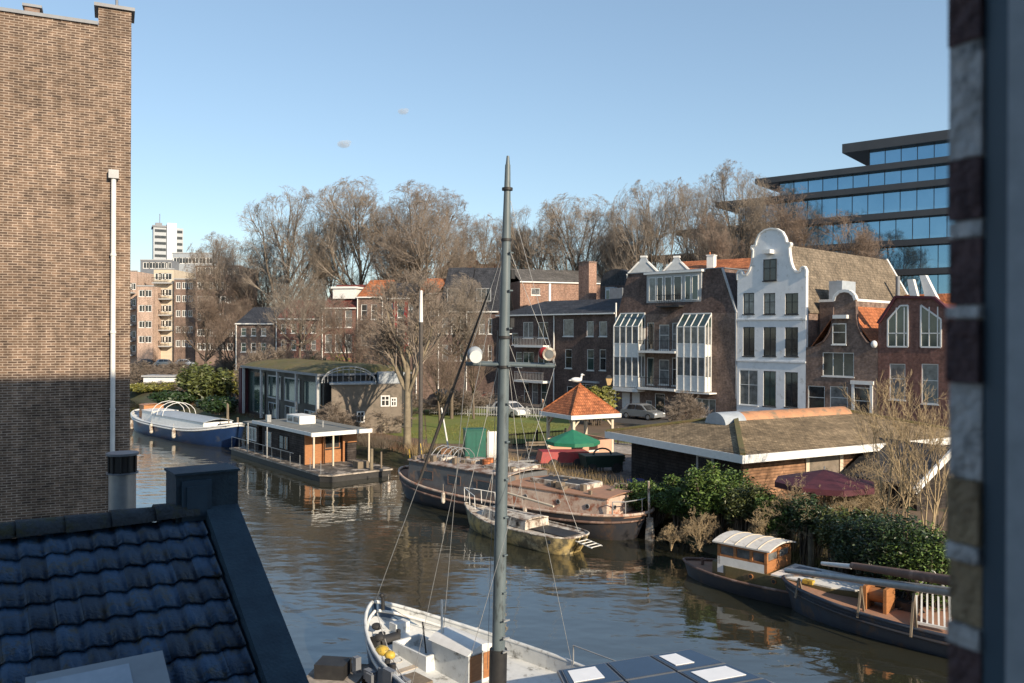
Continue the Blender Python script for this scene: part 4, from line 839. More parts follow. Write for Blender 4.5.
# ---- far-left apartment blocks and tower
def block(px0, px1, yt, Y, m, label, cols, rws, d=(1,0), dep=12, z0=2.3, balc=False, name='apartment_block', gl=None, wfr=1.6, hfr=1.5):
    a = at(px0, 300, Y); b = at(px1, 300, Y); FF = Fac(a.x, Y, d[0], d[1], z0); W_ = FF.u(px1); hh = FF.Z((px0+px1)/2, yt)
    t = thing(name, label, 'building', FF.pt(0), FF.rot()); ops = []
    for zc_ in rws:
        zc_ = FF.Z((px0+px1)/2, zc_)
        for cpx in cols: u_ = FF.u(cpx); ops.append((max(.2,u_-wfr/2), zc_-hfr/2, min(W_-.2,u_+wfr/2), zc_+hfr/2))
    mb = MB(); front(mb, 0, W_, -2, hh, ops, dep=.2); shell(mb, W_, dep, hh); mb.quad((0,0,hh),(W_,0,hh),(W_,dep,hh),(0,dep,hh)); mb.build('wall', m, t)
    for o in ops: window(t, *o, nx=2, nz=1, fw=.14, off=.08, gl=gl, sill=False)
    mb = MB(); mb.box(-.1,W_+.1,-.12,.2,hh+.003,hh+.25); mb.build('parapet', M['grey_trim'], t)
    if balc:
        for zc_ in rws:
            z = FF.Z((px0+px1)/2, zc_)-hfr/2-.6; mb = MB(); mb.box(.2,W_-.2,-1.5,-.003,z-.25,z); q = mb.build('balcony', M['grey_trim'], t); mb = MB()
            for x in np.arange(.25,W_-.2,.3): mb.box(x-.03,x+.03,-1.48,-1.42,z,z+1.0)
            mb.box(.2,W_-.2,-1.5,-1.4,z+1.0,z+1.08); mb.build('railing', M['dark'], q)
    return t, FF, W_, hh
block(120, 136.5, 273, 183, M['brick_pink'], 'pinkish brick flats just right of the tall brick wall, with small balconies', [128,133.5], [288,304,320,336,350], balc=True)
block(137, 153, 288, 178, M['brick_pink'], 'projecting pink brick tower bay of the flats with pairs of small windows', [142,148], [295,310,326,341], wfr=1.5)
t, FF, W_, hh = block(153.5, 173.5, 271, 182, M['cream'], 'cream flats with stacked balconies between the pink bay and the brown block', [157,162,168], [278,294,310,325,341], balc=True)
block(174, 195, 281, 181, M['brick_brown'], 'brown brick flats with narrow windows, right of the cream flats', [178,184,190], [287,300,315,331,345], wfr=1.0)
block(195.5, 240, 267, 176, M['brick_brown'], 'wide brown brick flats behind the leafless trees at left', [200,205,210,217,223,230,237,242], [272,287,301,318,334,348], wfr=1.2)
block(140, 172, 262, 196, M['lead'], 'grey set-back roof storey above the flats, left part', [146,152,158,164,169], [267], z0=2.3, name='roof_storey')
block(172, 214, 255, 200, M['lead_light'], 'pale glass-fronted roof storey stepping above the brown flats', [176,182,188,195,202,209], [262], z0=2.3, name='roof_storey')
ta = at(153,300,400); tb = at(183,300,400)
FT = Fac(ta.x,400,.9,.43,1); tw_ = thing('tower_block', 'distant pale high-rise tower on the horizon at left', 'tower', FT.pt(0), FT.rot()); Wt = FT.u(183)
zt_ = FT.Z(168,229); mb = MB(); mb.box(0,Wt*.45,0,12,0,zt_); mb.box(Wt*.76,Wt,1,12,0,zt_); mb.build('wall', M['lead_light'], tw_); mb = MB(); mb.box(Wt*.4502,Wt*.7598,-1.2,9,0,zt_+2); mb.build('lift_shaft', M['white_trim'], tw_)
mb = MB()
for k in range(16):
    z = zt_-2.4-k*3.0; mb.box(.6,Wt*.42,-.12,-.003,z,z+1.3); mb.box(Wt*.79,Wt*.97,.88,.997,z,z+1.3)
split(mb, 'window_band', M['glass_dark'], tw_); mb = MB(); mb.box(-.5,Wt*.45,-.5,12.5,zt_+.003,zt_+.8); mb.box(1,4,3,6,zt_+.8,zt_+2.4); mb.tube((3,5,zt_+2),(3,5,zt_+7),.15); mb.build('roof_edge', M['lead'], tw_)
# ================================================================== PARK BUILDINGS
# ---- long low barn with mossy hipped roof and orange vault
bn = thing('barn', 'long low barn with mossy tiled hipped roof, white fascia and an orange vaulted skylight', 'barn', (10.4,37.8,1.0), math.atan2(.48,.877))
BX, BY, EZ, AZ = 17.5, 10.6, 2.62, 3.72
mb = MB(); mb.add([(0,0,EZ),(BX,0,EZ),(BX,BY,EZ),(0,BY,EZ),(4.6,BY/2,AZ),(BX-4.6,BY/2,AZ)], [(0,1,5,4),(1,2,5),(2,3,4,5),(3,0,4)]); rf = mb.build('roof', M['tile_moss'], bn)
mb = MB(); mb.bar((0.02,0.02,EZ+.05),(4.6,BY/2,AZ+.06),.24,.12); mb.bar((BX,0,EZ+.05),(BX-4.6,BY/2,AZ+.06),.24,.12); mb.bar((0,BY,EZ+.05),(4.6,BY/2,AZ+.06),.24,.12); split(mb, 'hip_tiles', M['sedum'], rf)
fs_ = MB(); fs_.box(-.06,BX+.06,-.06,0,EZ-.36,EZ+.01); fs_.box(-.06,-.001,.001,BY,EZ-.36,EZ+.01); fs_.box(-.06,BX+.06,BY,BY+.06,EZ-.36,EZ+.01); fs_.box(BX+.001,BX+.06,.001,BY,EZ-.36,EZ+.01); fs_.build('fascia', M['white_trim'], bn)
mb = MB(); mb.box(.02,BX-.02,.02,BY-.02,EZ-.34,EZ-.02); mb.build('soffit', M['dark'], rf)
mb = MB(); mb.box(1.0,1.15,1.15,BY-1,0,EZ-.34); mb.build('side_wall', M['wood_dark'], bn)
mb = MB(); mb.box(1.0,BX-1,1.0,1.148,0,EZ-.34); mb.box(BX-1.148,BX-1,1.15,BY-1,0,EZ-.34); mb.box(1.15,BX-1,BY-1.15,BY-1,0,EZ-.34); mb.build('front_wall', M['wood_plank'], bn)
mb = MB()
for x in (5.2, 7.6, 9.9, 12.3, 14.6): mb.box(x-.12,x+.12,.93,.998,0,EZ-.35)
mb.box(1.0,BX-1,.95,.997,EZ-.5,EZ-.36); split(mb, 'post', M['cream'], bn)
mb = MB(); mb.box(5.35,7.4,.94,.996,.1,EZ-.5); mb.build('sliding_door', M['stucco_grey'], bn)
mb = MB(); y0, y1 = 3.0, 4.1
for y in (y0, y1): mb.box(.93,.998,y-.07,y+.07,0,2.1)
mb.box(.93,.998,y0+.07,y1-.07,2.0,2.1); mb.box(.93,.998,y0+.07,y1-.07,.9,1.0); q = mb.build('door', M['grey_trim'], bn); mb = MB(); mb.box(.96,.997,y0+.07,y1-.07,1.0,2.0); mb.build('pane', M['glass_dark'], q)
vt = MB(); k = 12; rr_ = .66; zb = AZ-.42; xa, xb = 4.7, 12.9; vs = []
for x in (xa, xb): vs += [(x, BY/2+rr_*1.15*math.cos(math.pi*i/k), zb+rr_*math.sin(math.pi*i/k)) for i in range(k+1)]
vt.add(vs, [(i,i+1,k+2+i,k+1+i) for i in range(k)], True); vt.add(vs[:k+1], [tuple(range(k+1))]); vt.add(vs[k+1:], [tuple(reversed(range(k+1)))]); q = vt.build('vault', M['vault_orange'], bn)
vt = MB(); vs = []
for x in (xa-1.5, xa-.002): vs += [(x, BY/2+(rr_*1.2)*math.cos(math.pi*i/k), zb+(rr_*1.06)*math.sin(math.pi*i/k)) for i in range(k+1)]
vt.add(vs, [(i,i+1,k+2+i,k+1+i) for i in range(k)], True); vt.add(vs[:k+1], [tuple(range(k+1))]); vt.build('vault_hood', M['lead_light'], bn)
# ---- gazebo
gz = thing('gazebo', 'open square gazebo with orange tiled pyramid roof, white fascia and pink low walls', 'gazebo', (3.9,54.4,1.0), math.atan2(.49,.87)); g = 3.8; ez = 2.78
mb = MB(); mb.add([(-.05,-.05,ez),(g+.05,-.05,ez),(g+.05,g+.05,ez),(-.05,g+.05,ez),(g/2,g/2,ez+1.85)], [(0,1,4),(1,2,4),(2,3,4),(3,0,4)]); rf = mb.build('roof', M['tile_gazebo'], gz)
mb = MB()
for a in ((0,0),(g,0),(0,g),(g,g)): mb.bar((a[0],a[1],ez+.03),(g/2,g/2,ez+1.88),.12,.09)
mb.ball((g/2,g/2,ez+1.9),.1,8,6); mb.build('hip_tiles', M['tile_orange'], rf)
mb = MB(); o_ = .1
mb.box(-o_,g+o_,-o_,-o_+.06,ez-.26,ez+.01); mb.box(-o_,g+o_,g+o_-.06,g+o_,ez-.26,ez+.01); mb.box(-o_,-o_+.06,-o_+.061,g+o_-.061,ez-.26,ez+.01); mb.box(g+o_-.06,g+o_,-o_+.061,g+o_-.061,ez-.26,ez+.01); mb.box(-.03,g+.03,-.03,g+.03,ez-.05,ez-.01); mb.build('fascia', M['white_trim'], gz)
for (x,y) in ((.35,.35),(g-.35,.35),(.35,g-.35),(g-.35,g-.35)):
    mb = MB(); mb.box(x-.09,x+.09,y-.09,y+.09,0,ez-.06)
    for dx,dy in ((1,0),(0,1)):
        sx = 1 if x < g/2 else -1; sy = 1 if y < g/2 else -1; mb.bar((x,y,ez-.85),(x+dx*sx*.7,y+dy*sy*.7,ez-.1),.1,.1)
    mb.build('post', M['cream'], gz)
mb = MB(); mb.box(.45,1.55,.28,.42,0,1.05); mb.box(2.25,g-.45,.28,.42,0,1.05); mb.box(1.55,2.25,.29,.41,0,.35); mb.box(g-.42,g-.28,.45,g-.45,0,1.05); mb.box(.45,g-.45,g-.42,g-.28,0,1.05); split(mb, 'low_wall', M['plaster_pink'], gz)
mb = MB(); mb.box(1.5,2.3,.24,.46,.8,.88); mb.box(1.5,2.3,.24,.46,.32,.40); mb.build('ledge', M['white_trim'], gz)
gc_ = gz.matrix_basis if False else None
ca, sa = math.cos(gz.rotation_euler.z), math.sin(gz.rotation_euler.z)
apx = Vector((3.9+ca*g/2-sa*g/2, 54.4+sa*g/2+ca*g/2, 1+ez+1.98))
# gull on the apex: one body mesh with wings folded, neck up
gl_ = thing('gull', 'white gull-shaped vane on the very top of the gazebo roof', 'weather vane', apx); mb = MB(); mb.ball((-.25,0,.22),.2,10,8,(2.0,.8,.85)); mb.ball((-.62,0,.18),.1,8,6,(1.8,.7,.5)); mb.tube((.05,0,.25),(.12,0,.52),.09,.06,8); mb.ball((.14,0,.56),.085,8,6,(1.2,1,1)); mb.tube((.2,0,.56),(.33,0,.54),.03,.01,6); mb.build('body', M['white_trim'], gl_)
mb = MB(); mb.tube((-.1,0,-.1),(-.1,0,.1),.025,.025,6); mb.build('spindle', M['dark'], gl_)
# ---- green parasol beside the gazebo
def parasol(name, label, p, r, h, sag, m, n=8):
    t = thing(name, label, 'parasol', p); mb = MB(); vs = [(0,0,h)]+[(r*math.cos(2*math.pi*i/n), r*math.sin(2*math.pi*i/n), h-sag) for i in range(n)]; mb.add(vs, [(0,1+i,1+(i+1)%n) for i in range(n)])
    vs2 = [(x,y,z-.22) for x,y,z in vs[1:]]; mb.add(vs[1:]+vs2, [(i,n+i,n+(i+1)%n,(i+1)%n) for i in range(n)]); mb.build('canopy', m, t); mb = MB(); mb.tube((0,0,0),(0,0,h+.12),.03,.03,8); mb.tube((0,0,0),(0,0,.08),.25,.25,12); mb.build('pole', M['galv'], t)
    mb = MB()
    for v in vs[1:]: mb.tube((0,0,h-.02),(v[0],v[1],v[2]-.02),.012,.012,4)
    mb.build('rib', M['dark'], t); return t
q = G(573,466,1.0); pc = at(573,430,56.5); parasol('parasol', 'open green parasol partly hidden behind the gazebo post', (pc.x-.2,53.6,1.0), 1.75, at(573,429,53.6).z-1, .72, M['green_tarp'])
pc = at(825,470,33.8); parasol('parasol', 'dark maroon parasol half sunk in the hedge in front of the barn', (pc.x,33.8,.9), 2.0, at(825,468,33.8).z-.9, .5, M['maroon'])
# ---- dark glazed hall with green roof, left
hl = thing('glass_hall', 'dark timber hall with tall glass bays and grassy green roof behind the houseboat', 'building', (-15.2,68,1.0), math.atan2(-.83,.56)); hz = 5.84-1.0
# local x runs towards the viewer-right along the glazed side; x=0 is the near corner
mb = MB(); mb.box(-20.5,0,0.0,8,0,hz-.25); mb.build('wall', M['dark'], hl)
mb = MB(); mb.box(-20.9,.3,-.7,8.4,hz-.22,hz-.04); mb.build('roof_edge', M['lead'], hl); mb = MB()
rg = random.Random(4); nx_, ny_ = 40, 14; vs = [(-20.7+20.9*i/nx_, -.55+8.8*j/ny_, hz-.03+(.06+.30*rg.random()+.35*math.sin(math.pi*j/ny_)) * (0 if i in (0,nx_) or j in (0,ny_) else 1)) for j in range(ny_+1) for i in range(nx_+1)]
mb.add(vs, [(j*(nx_+1)+i, j*(nx_+1)+i+1, (j+1)*(nx_+1)+i+1, (j+1)*(nx_+1)+i) for j in range(ny_) for i in range(nx_)], True); q = mb.build('green_roof', M['sedum'], hl)
cols = [-20.3,-14.6,-9.9,-5.0,-.1]
mb = MB()
for x in cols: mb.box(x-.14,x+.14,-.62,-.42,0,hz-.23)
split(mb, 'column', M['grey_trim'], hl)
for i in range(4):
    a, b = cols[i]+.5, cols[i+1]-.4; z0, z1 = (2.0, hz-.7) if i else (.2, hz-.5)
    window(hl, a, z0, b, z1, 1, 1, y=-.10, off=.02, fr=M['grey_trim'] if i in (1,2) else M['dark'], gl=M['glass_green'], fw=.12, sill=False)
    if i: window(hl, a+.2, .2, b-.6, 1.6, 2, 1, y=-.10, off=.02, fr=M['lead_light'], gl=M['glass_dark'], fw=.08, sill=False)
mb = MB(); mb.box(-21.4,-20.55,-.7,6,0,hz-.3); mb.build('end_wall', M['maroon'], hl)
# ---- grey stucco shed with white arched truss
pn_ = Vector((-14.4,66.9,1.0)); hs = thing('grey_shed', 'grey weathered shed with low arched white trellis on top and small white windows', 'shed', pn_, math.atan2(.24,.97)); hz2 = at(350,384,69).z-1
Fh = Fac(-14.4,66.9,.97,.24); W2 = Fh.u(402)
mb = MB(); mb.box(.05,W2,0,6,0,hz2); mb.build('wall', M['stucco_grey'], hs); mb = MB(); mb.box(-.1,Fh.u(376),-.15,6.1,hz2+.003,hz2+.14); mb.box(Fh.u(380),W2+.3,1,6,hz2+.004,hz2+.9); mb.build('roof_edge', M['lead_light'], hs)
mb = MB(); a, b = Fh.u(322), Fh.u(376); xm = (a+b)/2; hr = at(350,368,69).z-1-hz2
def arc(k_, n_=14): return [(xm+(b-a)/2*math.cos(math.pi*(1-i/n_)), -.05, hz2+.14+hr*k_*math.sin(math.pi*i/n_)) for i in range(n_+1)]
A1 = arc(1.0); A2 = arc(.82)
for p_, q_ in zip(A1[:-1], A1[1:]): mb.bar(p_, q_, .09, .09)
for p_, q_ in zip(A2[:-1], A2[1:]): mb.bar(p_, q_, .06, .06)
for i in range(1, 14): mb.bar(A2[i], A1[i], .04, .04); mb.bar((A1[i][0],-.05,hz2+.14), A2[i], .035, .035)
mb.build('arched_trellis', M['grey_trim'], hs)
for (p0,y0_,p1,y1_) in ((381,396,390,407),(391,398,397,407),(357,412,365,423)):
    window(hs, Fh.u(p0), Fh.Z((p0+p1)/2,y1_), Fh.u(p1), Fh.Z((p0+p1)/2,y0_), 2, 2, y=-.08, off=.02, fw=.09, sill=False)
# white low outbuilding and a garden wall far left
p = at(140,395,118); ob_ = thing('white_cabin', 'low white cabin with dark windows by the far bank, next to the brick building edge', 'cabin', (p.x-3,118,1.0), 0); mb = MB(); mb.box(3.5,8,0,4,0,1.9); mb.build('wall', M['white_paint'], ob_); mb = MB(); mb.box(3.3,8.2,-.3,4.2,1.903,2.1); mb.build('roof', M['grey_trim'], ob_); window(ob_,4.2,.6,5.4,1.6,1,1,y=-.08); window(ob_,6.1,.6,7.2,1.6,1,1,y=-.08)
# ---- green utility cabinet and white board
p = G(466,462,1.0); cbn = thing('green_cabinet', 'tall green metal cabinet standing on the bank left of the near mast', 'cabinet', (p.x,p.y,1.0), R(12)); mb = MB(); hc = at(476,431,p.y).z-1; mb.box(0,1.3,0,1.0,0,hc); mb.box(-.04,1.34,-.04,1.04,hc+.003,hc+.08); mb.build('body', M['green_paint'], cbn); mb = MB(); mb.box(.06,.63,-.02,-.002,.1,hc-.1); mb.box(.67,1.24,-.02,-.002,.1,hc-.1); split(mb, 'door', M['green_paint'], cbn)
p = G(487,461,1.0); wb = thing('white_board', 'plain white board standing against the green cabinet', 'board', (p.x+.05,p.y,1.0), R(12)); mb = MB(); mb.box(0,1.25,.05,.12,.05,hc-.1); mb.build('panel', M['white_trim'], wb); mb = MB(); mb.box(.05,.12,.0,.045,0,hc); mb.box(1.1,1.17,.0,.045,0,hc); split(mb, 'post', M['grey_trim'], wb)
# ---- small garden shed right, white bargeboards
p = at(915,470,37.5); gs = thing('garden_shed', 'small dark shed with white sloping bargeboards behind the bare shrub at right', 'shed', (p.x+.6,38.5,1.0), R(28)); zt_ = at(925,450,39).z-1
mb = MB(); mb.prism([(0,0),(5,0),(5,zt_-1.1),(2.5,zt_-.1),(0,zt_-1.5)],0,4); mb.build('wall', M['wood_dark'], gs); mb = MB(); mb.bar((-.3,-.1,zt_-1.7),(2.5,-.1,zt_),.12,.3); mb.bar((2.5,-.1,zt_),(5.3,-.1,zt_-1.2),.12,.3); mb.build('bargeboard', M['white_trim'], gs); mb = MB(); mb.hexa([(-.3,0,zt_-1.62),(2.5,0,zt_+.05),(2.5,4,zt_+.05),(-.3,4,zt_-1.62)],[(-.3,0,zt_-1.5),(2.5,0,zt_+.15),(2.5,4,zt_+.15),(-.3,4,zt_-1.5)]); mb.hexa([(2.5,0,zt_+.05),(5.3,0,zt_-1.12),(5.3,4,zt_-1.12),(2.5,4,zt_+.05)],[(2.5,0,zt_+.15),(5.3,0,zt_-1.0),(5.3,4,zt_-1.0),(2.5,4,zt_+.15)]); mb.build('roof', M['tile_dark'], gs)
# ---- garden furniture, bins, fences, lamps
p = G(588,474,1.0); bi = thing('planter_cart', 'dark green skip-like garden cart in front of the gazebo', 'cart', (p.x,p.y,1.0), R(15)); mb = MB(); mb.hexa([(0,0,.35),(2.1,0,.35),(2.1,1.1,.35),(0,1.1,.35)],[(-.15,-.1,1.05),(2.3,-.1,1.05),(2.3,1.2,1.05),(-.15,1.2,1.05)]); mb.build('tub', M['dark_green'], bi)
mb = MB()
for i in range(9): th = math.pi*i/8; mb.tube((1.1+.55*math.cos(th),.5,1.05+.35*math.sin(th)),(1.1+.55*math.cos(th+.39),.5,1.05+.35*math.sin(th+.39)),.05)
mb.build('hoop', M['dark_green'], bi)
for x in (.3,1.8): mb = MB(); mb.tube((x,-.05,.3),(x,.05,.3),.3,.3,14); mb.build('wheel', M['rubber'], bi)
p = G(541,470,1.0); rd_ = thing('red_trailer', 'dark red covered trailer left of the green cart', 'trailer', (p.x,p.y,1.0), R(10)); mb = MB(); mb.hexa([(0,0,.4),(3.2,0,.4),(3.2,1.5,.4),(0,1.5,.4)],[(.15,.1,1.05),(3.0,.1,1.0),(3.0,1.4,1.0),(.15,1.4,1.05)]); mb.build('cover', M['red_paint'], rd_)
for x in (.8,2.3): mb = MB(); mb.tube((x,-.08,.32),(x,.06,.32),.32,.32,14); mb.build('wheel', M['rubber'], rd_)
mb = MB(); mb.bar((-1.2,.7,.45),(0,.7,.45),.08); mb.build('drawbar', M['galv'], rd_)
p = G(632,487,1.0); bc = thing('blue_crate', 'small blue crate on the paving by the hedge', 'crate', (p.x,p.y,1.02), R(20)); mb = MB(); mb.box(0,.8,0,.5,0,.06); mb.box(0,.8,0,.05,.06,.35); mb.box(0,.8,.45,.5,.06,.35); mb.box(0,.05,.05,.45,.06,.35); mb.box(.75,.8,.05,.45,.06,.35); mb.build('tub', mat('blue_plastic',(.02,.07,.35),None,3,.4), bc)
def fence(label, a, b, h, m, step=1.8, name='fence', slat=.13):
    a = Vector(a); b = Vector(b); d = b-a; Lf = d.length; t = thing(name, label, 'fence', (a.x,a.y,1.0), math.atan2(d.y,d.x)); mb = MB(); k = max(1, int(Lf/step))
    for i in range(k+1): x = Lf*i/k; mb.box(x-.05,x+.05,-.05,.05,0,h+.1)
    mb.build('post', m, t); mb = MB()
    for z in (h*.25, h*.9): mb.box(0,Lf,-.075,-.052,z-.04,z+.04)
    mb.build('rail', m, t); mb = MB(); x = 0
    while x < Lf: mb.box(x,x+.05,-.1,-.077,.08,h); x += slat
    pk_ = mb.build('pickets', m, t); return t
fence('dark picket fence along the front of the lawn, right of the green cabinet', gp(508,449), gp(566,444), 1.1, M['wood_dark'])
fence('low fence across the back of the lawn beside the street', gp(430,415), gp(568,419), 1.0, M['grey_trim'], slat=.25)
fence('weathered grey fence between the gazebo and the barn', gp(618,444), gp(648,447), 1.2, M['wood_old'])
fence('white railing on the far left bank above the shrubs', gp(136,392), gp(196,384), .9, M['white_metal'], slat=.6)
fence('pale green fence in front of the glass hall', gp(330,430), gp(385,434), .8, M['cream'], slat=.3)
p = G(609,421,1.12); zl = at(609,381,p.y).z-1.12; lp = thing('street_lamp', 'old street lamp with amber glass lantern in front of the dark brick house', 'street lamp', (p.x,p.y,1.12)); mb = MB(); mb.tube((0,0,0),(0,0,zl-.35),.06,.045,8); mb.tube((0,0,0),(0,0,.9),.11,.08,8); mb.build('pole', M['dark_green'], lp)
mb = MB(); mb.hexa([(-.14,-.14,zl-.35),(.14,-.14,zl-.35),(.14,.14,zl-.35),(-.14,.14,zl-.35)],[(-.3,-.3,zl+.3),(.3,-.3,zl+.3),(.3,.3,zl+.3),(-.3,.3,zl+.3)]); q = mb.build('lantern', M['lamp_glass'], lp); mb = MB(); mb.hexa([(-.34,-.34,zl+.303),(.34,-.34,zl+.303),(.34,.34,zl+.303),(-.34,.34,zl+.303)],[(-.08,-.08,zl+.6),(.08,-.08,zl+.6),(.08,.08,zl+.6),(-.08,.08,zl+.6)]); mb.build('cap', M['dark'], q)
# cars
def make_car(label, loc, rz, m, group=None):
    t = thing('parked_car', label, 'car', loc, rz, group)
    lo = [(-2.05,.32),(-2.1,.62),(-1.95,.86),(-1.2,.92),(1.0,.90),(1.85,.74),(2.08,.55),(2.05,.3)]
    up = [(-1.75,.90),(-1.35,1.38),(-.9,1.47),(.1,1.46),(.5,1.36),(1.15,.90)]
    mb = MB(); mb.prism(lo, -.84, .84); mb.add([(x,-.82+.16*max(0,(z-.9))/.57,z) for x,z in up]+[(x,.82-.16*max(0,(z-.9))/.57,z) for x,z in up], [tuple(range(6)), tuple(reversed(range(6,12)))]+[(i,6+i,6+(i+1)%6,(i+1)%6) for i in range(6)]); mb.build('body', m, t)
    gw = MB(); k = .84
    for s in (-1,1):
        gw.quad((-1.25,s*.835,.96),(-.3,s*.835,.96),(-.3,s*.72,1.38),(-1.05,s*.72,1.36)); gw.quad((-.22,s*.835,.96),(.92,s*.835,.96),(.42,s*.72,1.34),(-.22,s*.72,1.39))
    gw.quad((.54,-.62,1.35),(1.13,-.72,.93),(1.13,.72,.93),(.54,.62,1.35)); gw.quad((-1.40,-.62,1.36),(-1.77,-.72,.93),(-1.77,.72,.93),(-1.40,.62,1.36)); gw.build('car_window', M['glass_dark'], t)
    for x in (-1.3,1.3):
        for s in (-1,1): mb = MB(); mb.tube((x,s*.68,.31),(x,s*.87,.31),.31,.31,16); q = mb.build('wheel', M['rubber'], t); mb = MB(); mb.tube((x,s*.871,.31),(x,s*.885,.31),.19,.19,12); mb.build('rim', M['galv'], q)
    for s in (-1,1): mb = MB(); mb.box(2.0,2.09,s*.62-.14,s*.62+.14,.55,.68); mb.build('headlight', M['bright_white'], t)
    return t
car_w = mat('car_white',(.75,.76,.77),(.7,.7,.7),1,.25,coat=.5); car_d = mat('car_dark',(.03,.035,.045),(.025,.03,.035),1,.25,coat=.5); car_s = mat('car_silver',(.35,.37,.39),(.3,.32,.34),1,.25,metal=.4,coat=.5)
rr = ROW.rot()
p = G(510,416.5,1.0); make_car('white parked car peeking out right of the near mast, by the street', (p.x,p.y,1.02), rr, car_w)
p = rp(-37,4.0); make_car('dark car parked in front of the black-roofed house, left of the white car', (p[0],p[1],1.02), rr, car_d)
p = rp(-8,3.6); make_car('silver car parked in front of the house with glass bays', (p[0],p[1],1.02), rr, car_s)
p = rp(-17,3.6); make_car('dark car parked behind the gazebo', (p[0],p[1],1.02), rr, car_d)
for px, py, mm, lb in ((149,365,car_d,'dark car parked before the pink flats, nearest the brick building'),(166,366,car_s,'silver car parked before the cream flats at far left'),(186,365,car_w,'white car parked before the brown flats at far left')):
    p = at(px,366.5,172); make_car(lb, (p.x,172,2.3), R(8), mm)
def bike(label, loc, rz, m):
    t = thing('bicycle', label, 'bicycle', loc, rz, 'bicycles parked by the street')
    for x in (-.52,.52):
        mb = MB(); k = 18; mb.path([(x+.34*math.cos(2*math.pi*i/k),0,.35+.34*math.sin(2*math.pi*i/k)) for i in range(k+1)], .022, 5)
        for i in range(6): mb.tube((x,0,.35),(x+.33*math.cos(i*1.05),0,.35+.33*math.sin(i*1.05)),.005,.005,3)
        mb.build('wheel', M['rubber'], t)
    mb = MB(); mb.path([(-.52,0,.35),(-.15,0,.75),(.38,0,.8),(-.02,0,.32),(-.15,0,.75)],.02,5); mb.tube((-.02,0,.32),(-.52,0,.35),.018); mb.tube((.52,0,.35),(.36,0,.95),.02); mb.build('frame', m, t)
    mb = MB(); mb.box(-.3,-.05,-.07,.07,.86,.92); mb.tube((-.16,0,.7),(-.18,0,.88),.015); mb.build('saddle', M['dark'], t); mb = MB(); mb.path([(.2,-.26,1.0),(.36,-.1,1.02),(.36,.1,1.02),(.2,.26,1.0)],.016,5); mb.build('handlebar', M['galv'], t)
rgk = random.Random(3); bps = [rp(u_, 2.1+rgk.uniform(-.2,.2)) for u_ in (-33,-31.8,-30.9,-29.6,-26.5,-25.6,-15.5,-14.6,-11.0,-4.4,-3.3)]
for i, (x, y) in enumerate(bps): bike('bicycle leaning in the row along the house fronts beside the street', (x,y,1.12), ROW.rot()+R(90)+rgk.uniform(-.4,.4), M['dark'] if i % 3 else M['red_paint'])
def bench(label, p, rz):
    t = thing('park_bench', label, 'bench', (p[0],p[1],1.0), rz); mb = MB()
    for i in range(3): mb.box(0,1.6,i*.15,i*.15+.12,.43,.47)
    mb.build('seat', M['wood_old'], t); mb = MB(); mb.box(0,1.6,.46,.49,.6,.72); mb.box(0,1.6,.47,.5,.76,.88); mb.build('backrest', M['wood_old'], t)
    for x in (.15,1.4): mb = MB(); mb.box(x,x+.05,.02,.07,0,.43); mb.box(x,x+.05,.4,.46,0,.9); mb.build('leg', M['dark'], t)
bench('wooden bench on the paving between the gazebo and the hedge', gp(622,470), R(200)); bench('wooden bench at the edge of the lawn left of the gazebo', gp(528,456), R(15))
def crate(label, px, py, w_, h_, m):
    x, y = gp(px,py); t = thing('wooden_crate', label, 'crate', (x,y,1.02), R(px)); mb = MB()
    for i in range(4): z = h_*i/4; mb.box(0,w_,0,.03,z+.02,z+h_/4-.02); mb.box(0,w_,w_*.7,w_*.7+.03,z+.02,z+h_/4-.02); mb.box(-.03,-.001,.0,w_*.7+.03,z+.02,z+h_/4-.02); mb.box(w_+.001,w_+.03,0,w_*.7+.03,z+.02,z+h_/4-.02)
    mb.box(0,w_,.031,w_*.7,.0,.02); mb.build('slats', m, t)
crate('pale slatted crate on the quay right behind the small yacht mast', 545, 478, .9, .6, M['plank_grey']); crate('brown slatted crate beside the red trailer', 531, 474, .8, .5, M['wood_plank']); crate('grey slatted crate near the blue crate by the hedge', 616, 492, .7, .5, M['plank_grey']); crate('slatted crate on the bank left of the green cabinet', 452, 461, .9, .7, M['wood_plank'])
# standing person on the street edge
p = G(543,418,1.0); t = thing('person', 'person in dark coat standing by the lawn fence left of the gazebo roof', 'person', (p.x,p.y,1.02), R(20))
mb = MB()
def ringb(z, a, b, x=0, y=0, n=12): return [(x+a*math.cos(2*math.pi*i/n), y+b*math.sin(2*math.pi*i/n), z) for i in range(n)]
def loft(mb, rings):
    n = len(rings[0]); vs = [q for r_ in rings for q in r_]; mb.add(vs, [(j*n+i, j*n+(i+1)%n, (j+1)*n+(i+1)%n, (j+1)*n+i) for j in range(len(rings)-1) for i in range(n)]+[tuple(reversed(range(n))), tuple(range(len(vs)-n, len(vs)))], True)
loft(mb, [ringb(.80,.17,.12),ringb(.95,.18,.13),ringb(1.15,.16,.11),ringb(1.38,.21,.12),ringb(1.47,.15,.09),ringb(1.50,.06,.06),ringb(1.56,.055,.06),ringb(1.62,.075,.09),ringb(1.70,.085,.105),ringb(1.78,.07,.085),ringb(1.82,.03,.04)])
for s_ in (-1,1): loft(mb, [ringb(0,.05,.12,s_*.1,-.04),ringb(.07,.045,.07,s_*.1),ringb(.28,.06,.065,s_*.1),ringb(.5,.06,.065,s_*.1),ringb(.85,.09,.1,s_*.085)]); loft(mb, [ringb(.75,.03,.04,s_*.27,-.05),ringb(.85,.04,.045,s_*.27,-.03),ringb(1.1,.05,.05,s_*.25),ringb(1.42,.065,.065,s_*.19)])
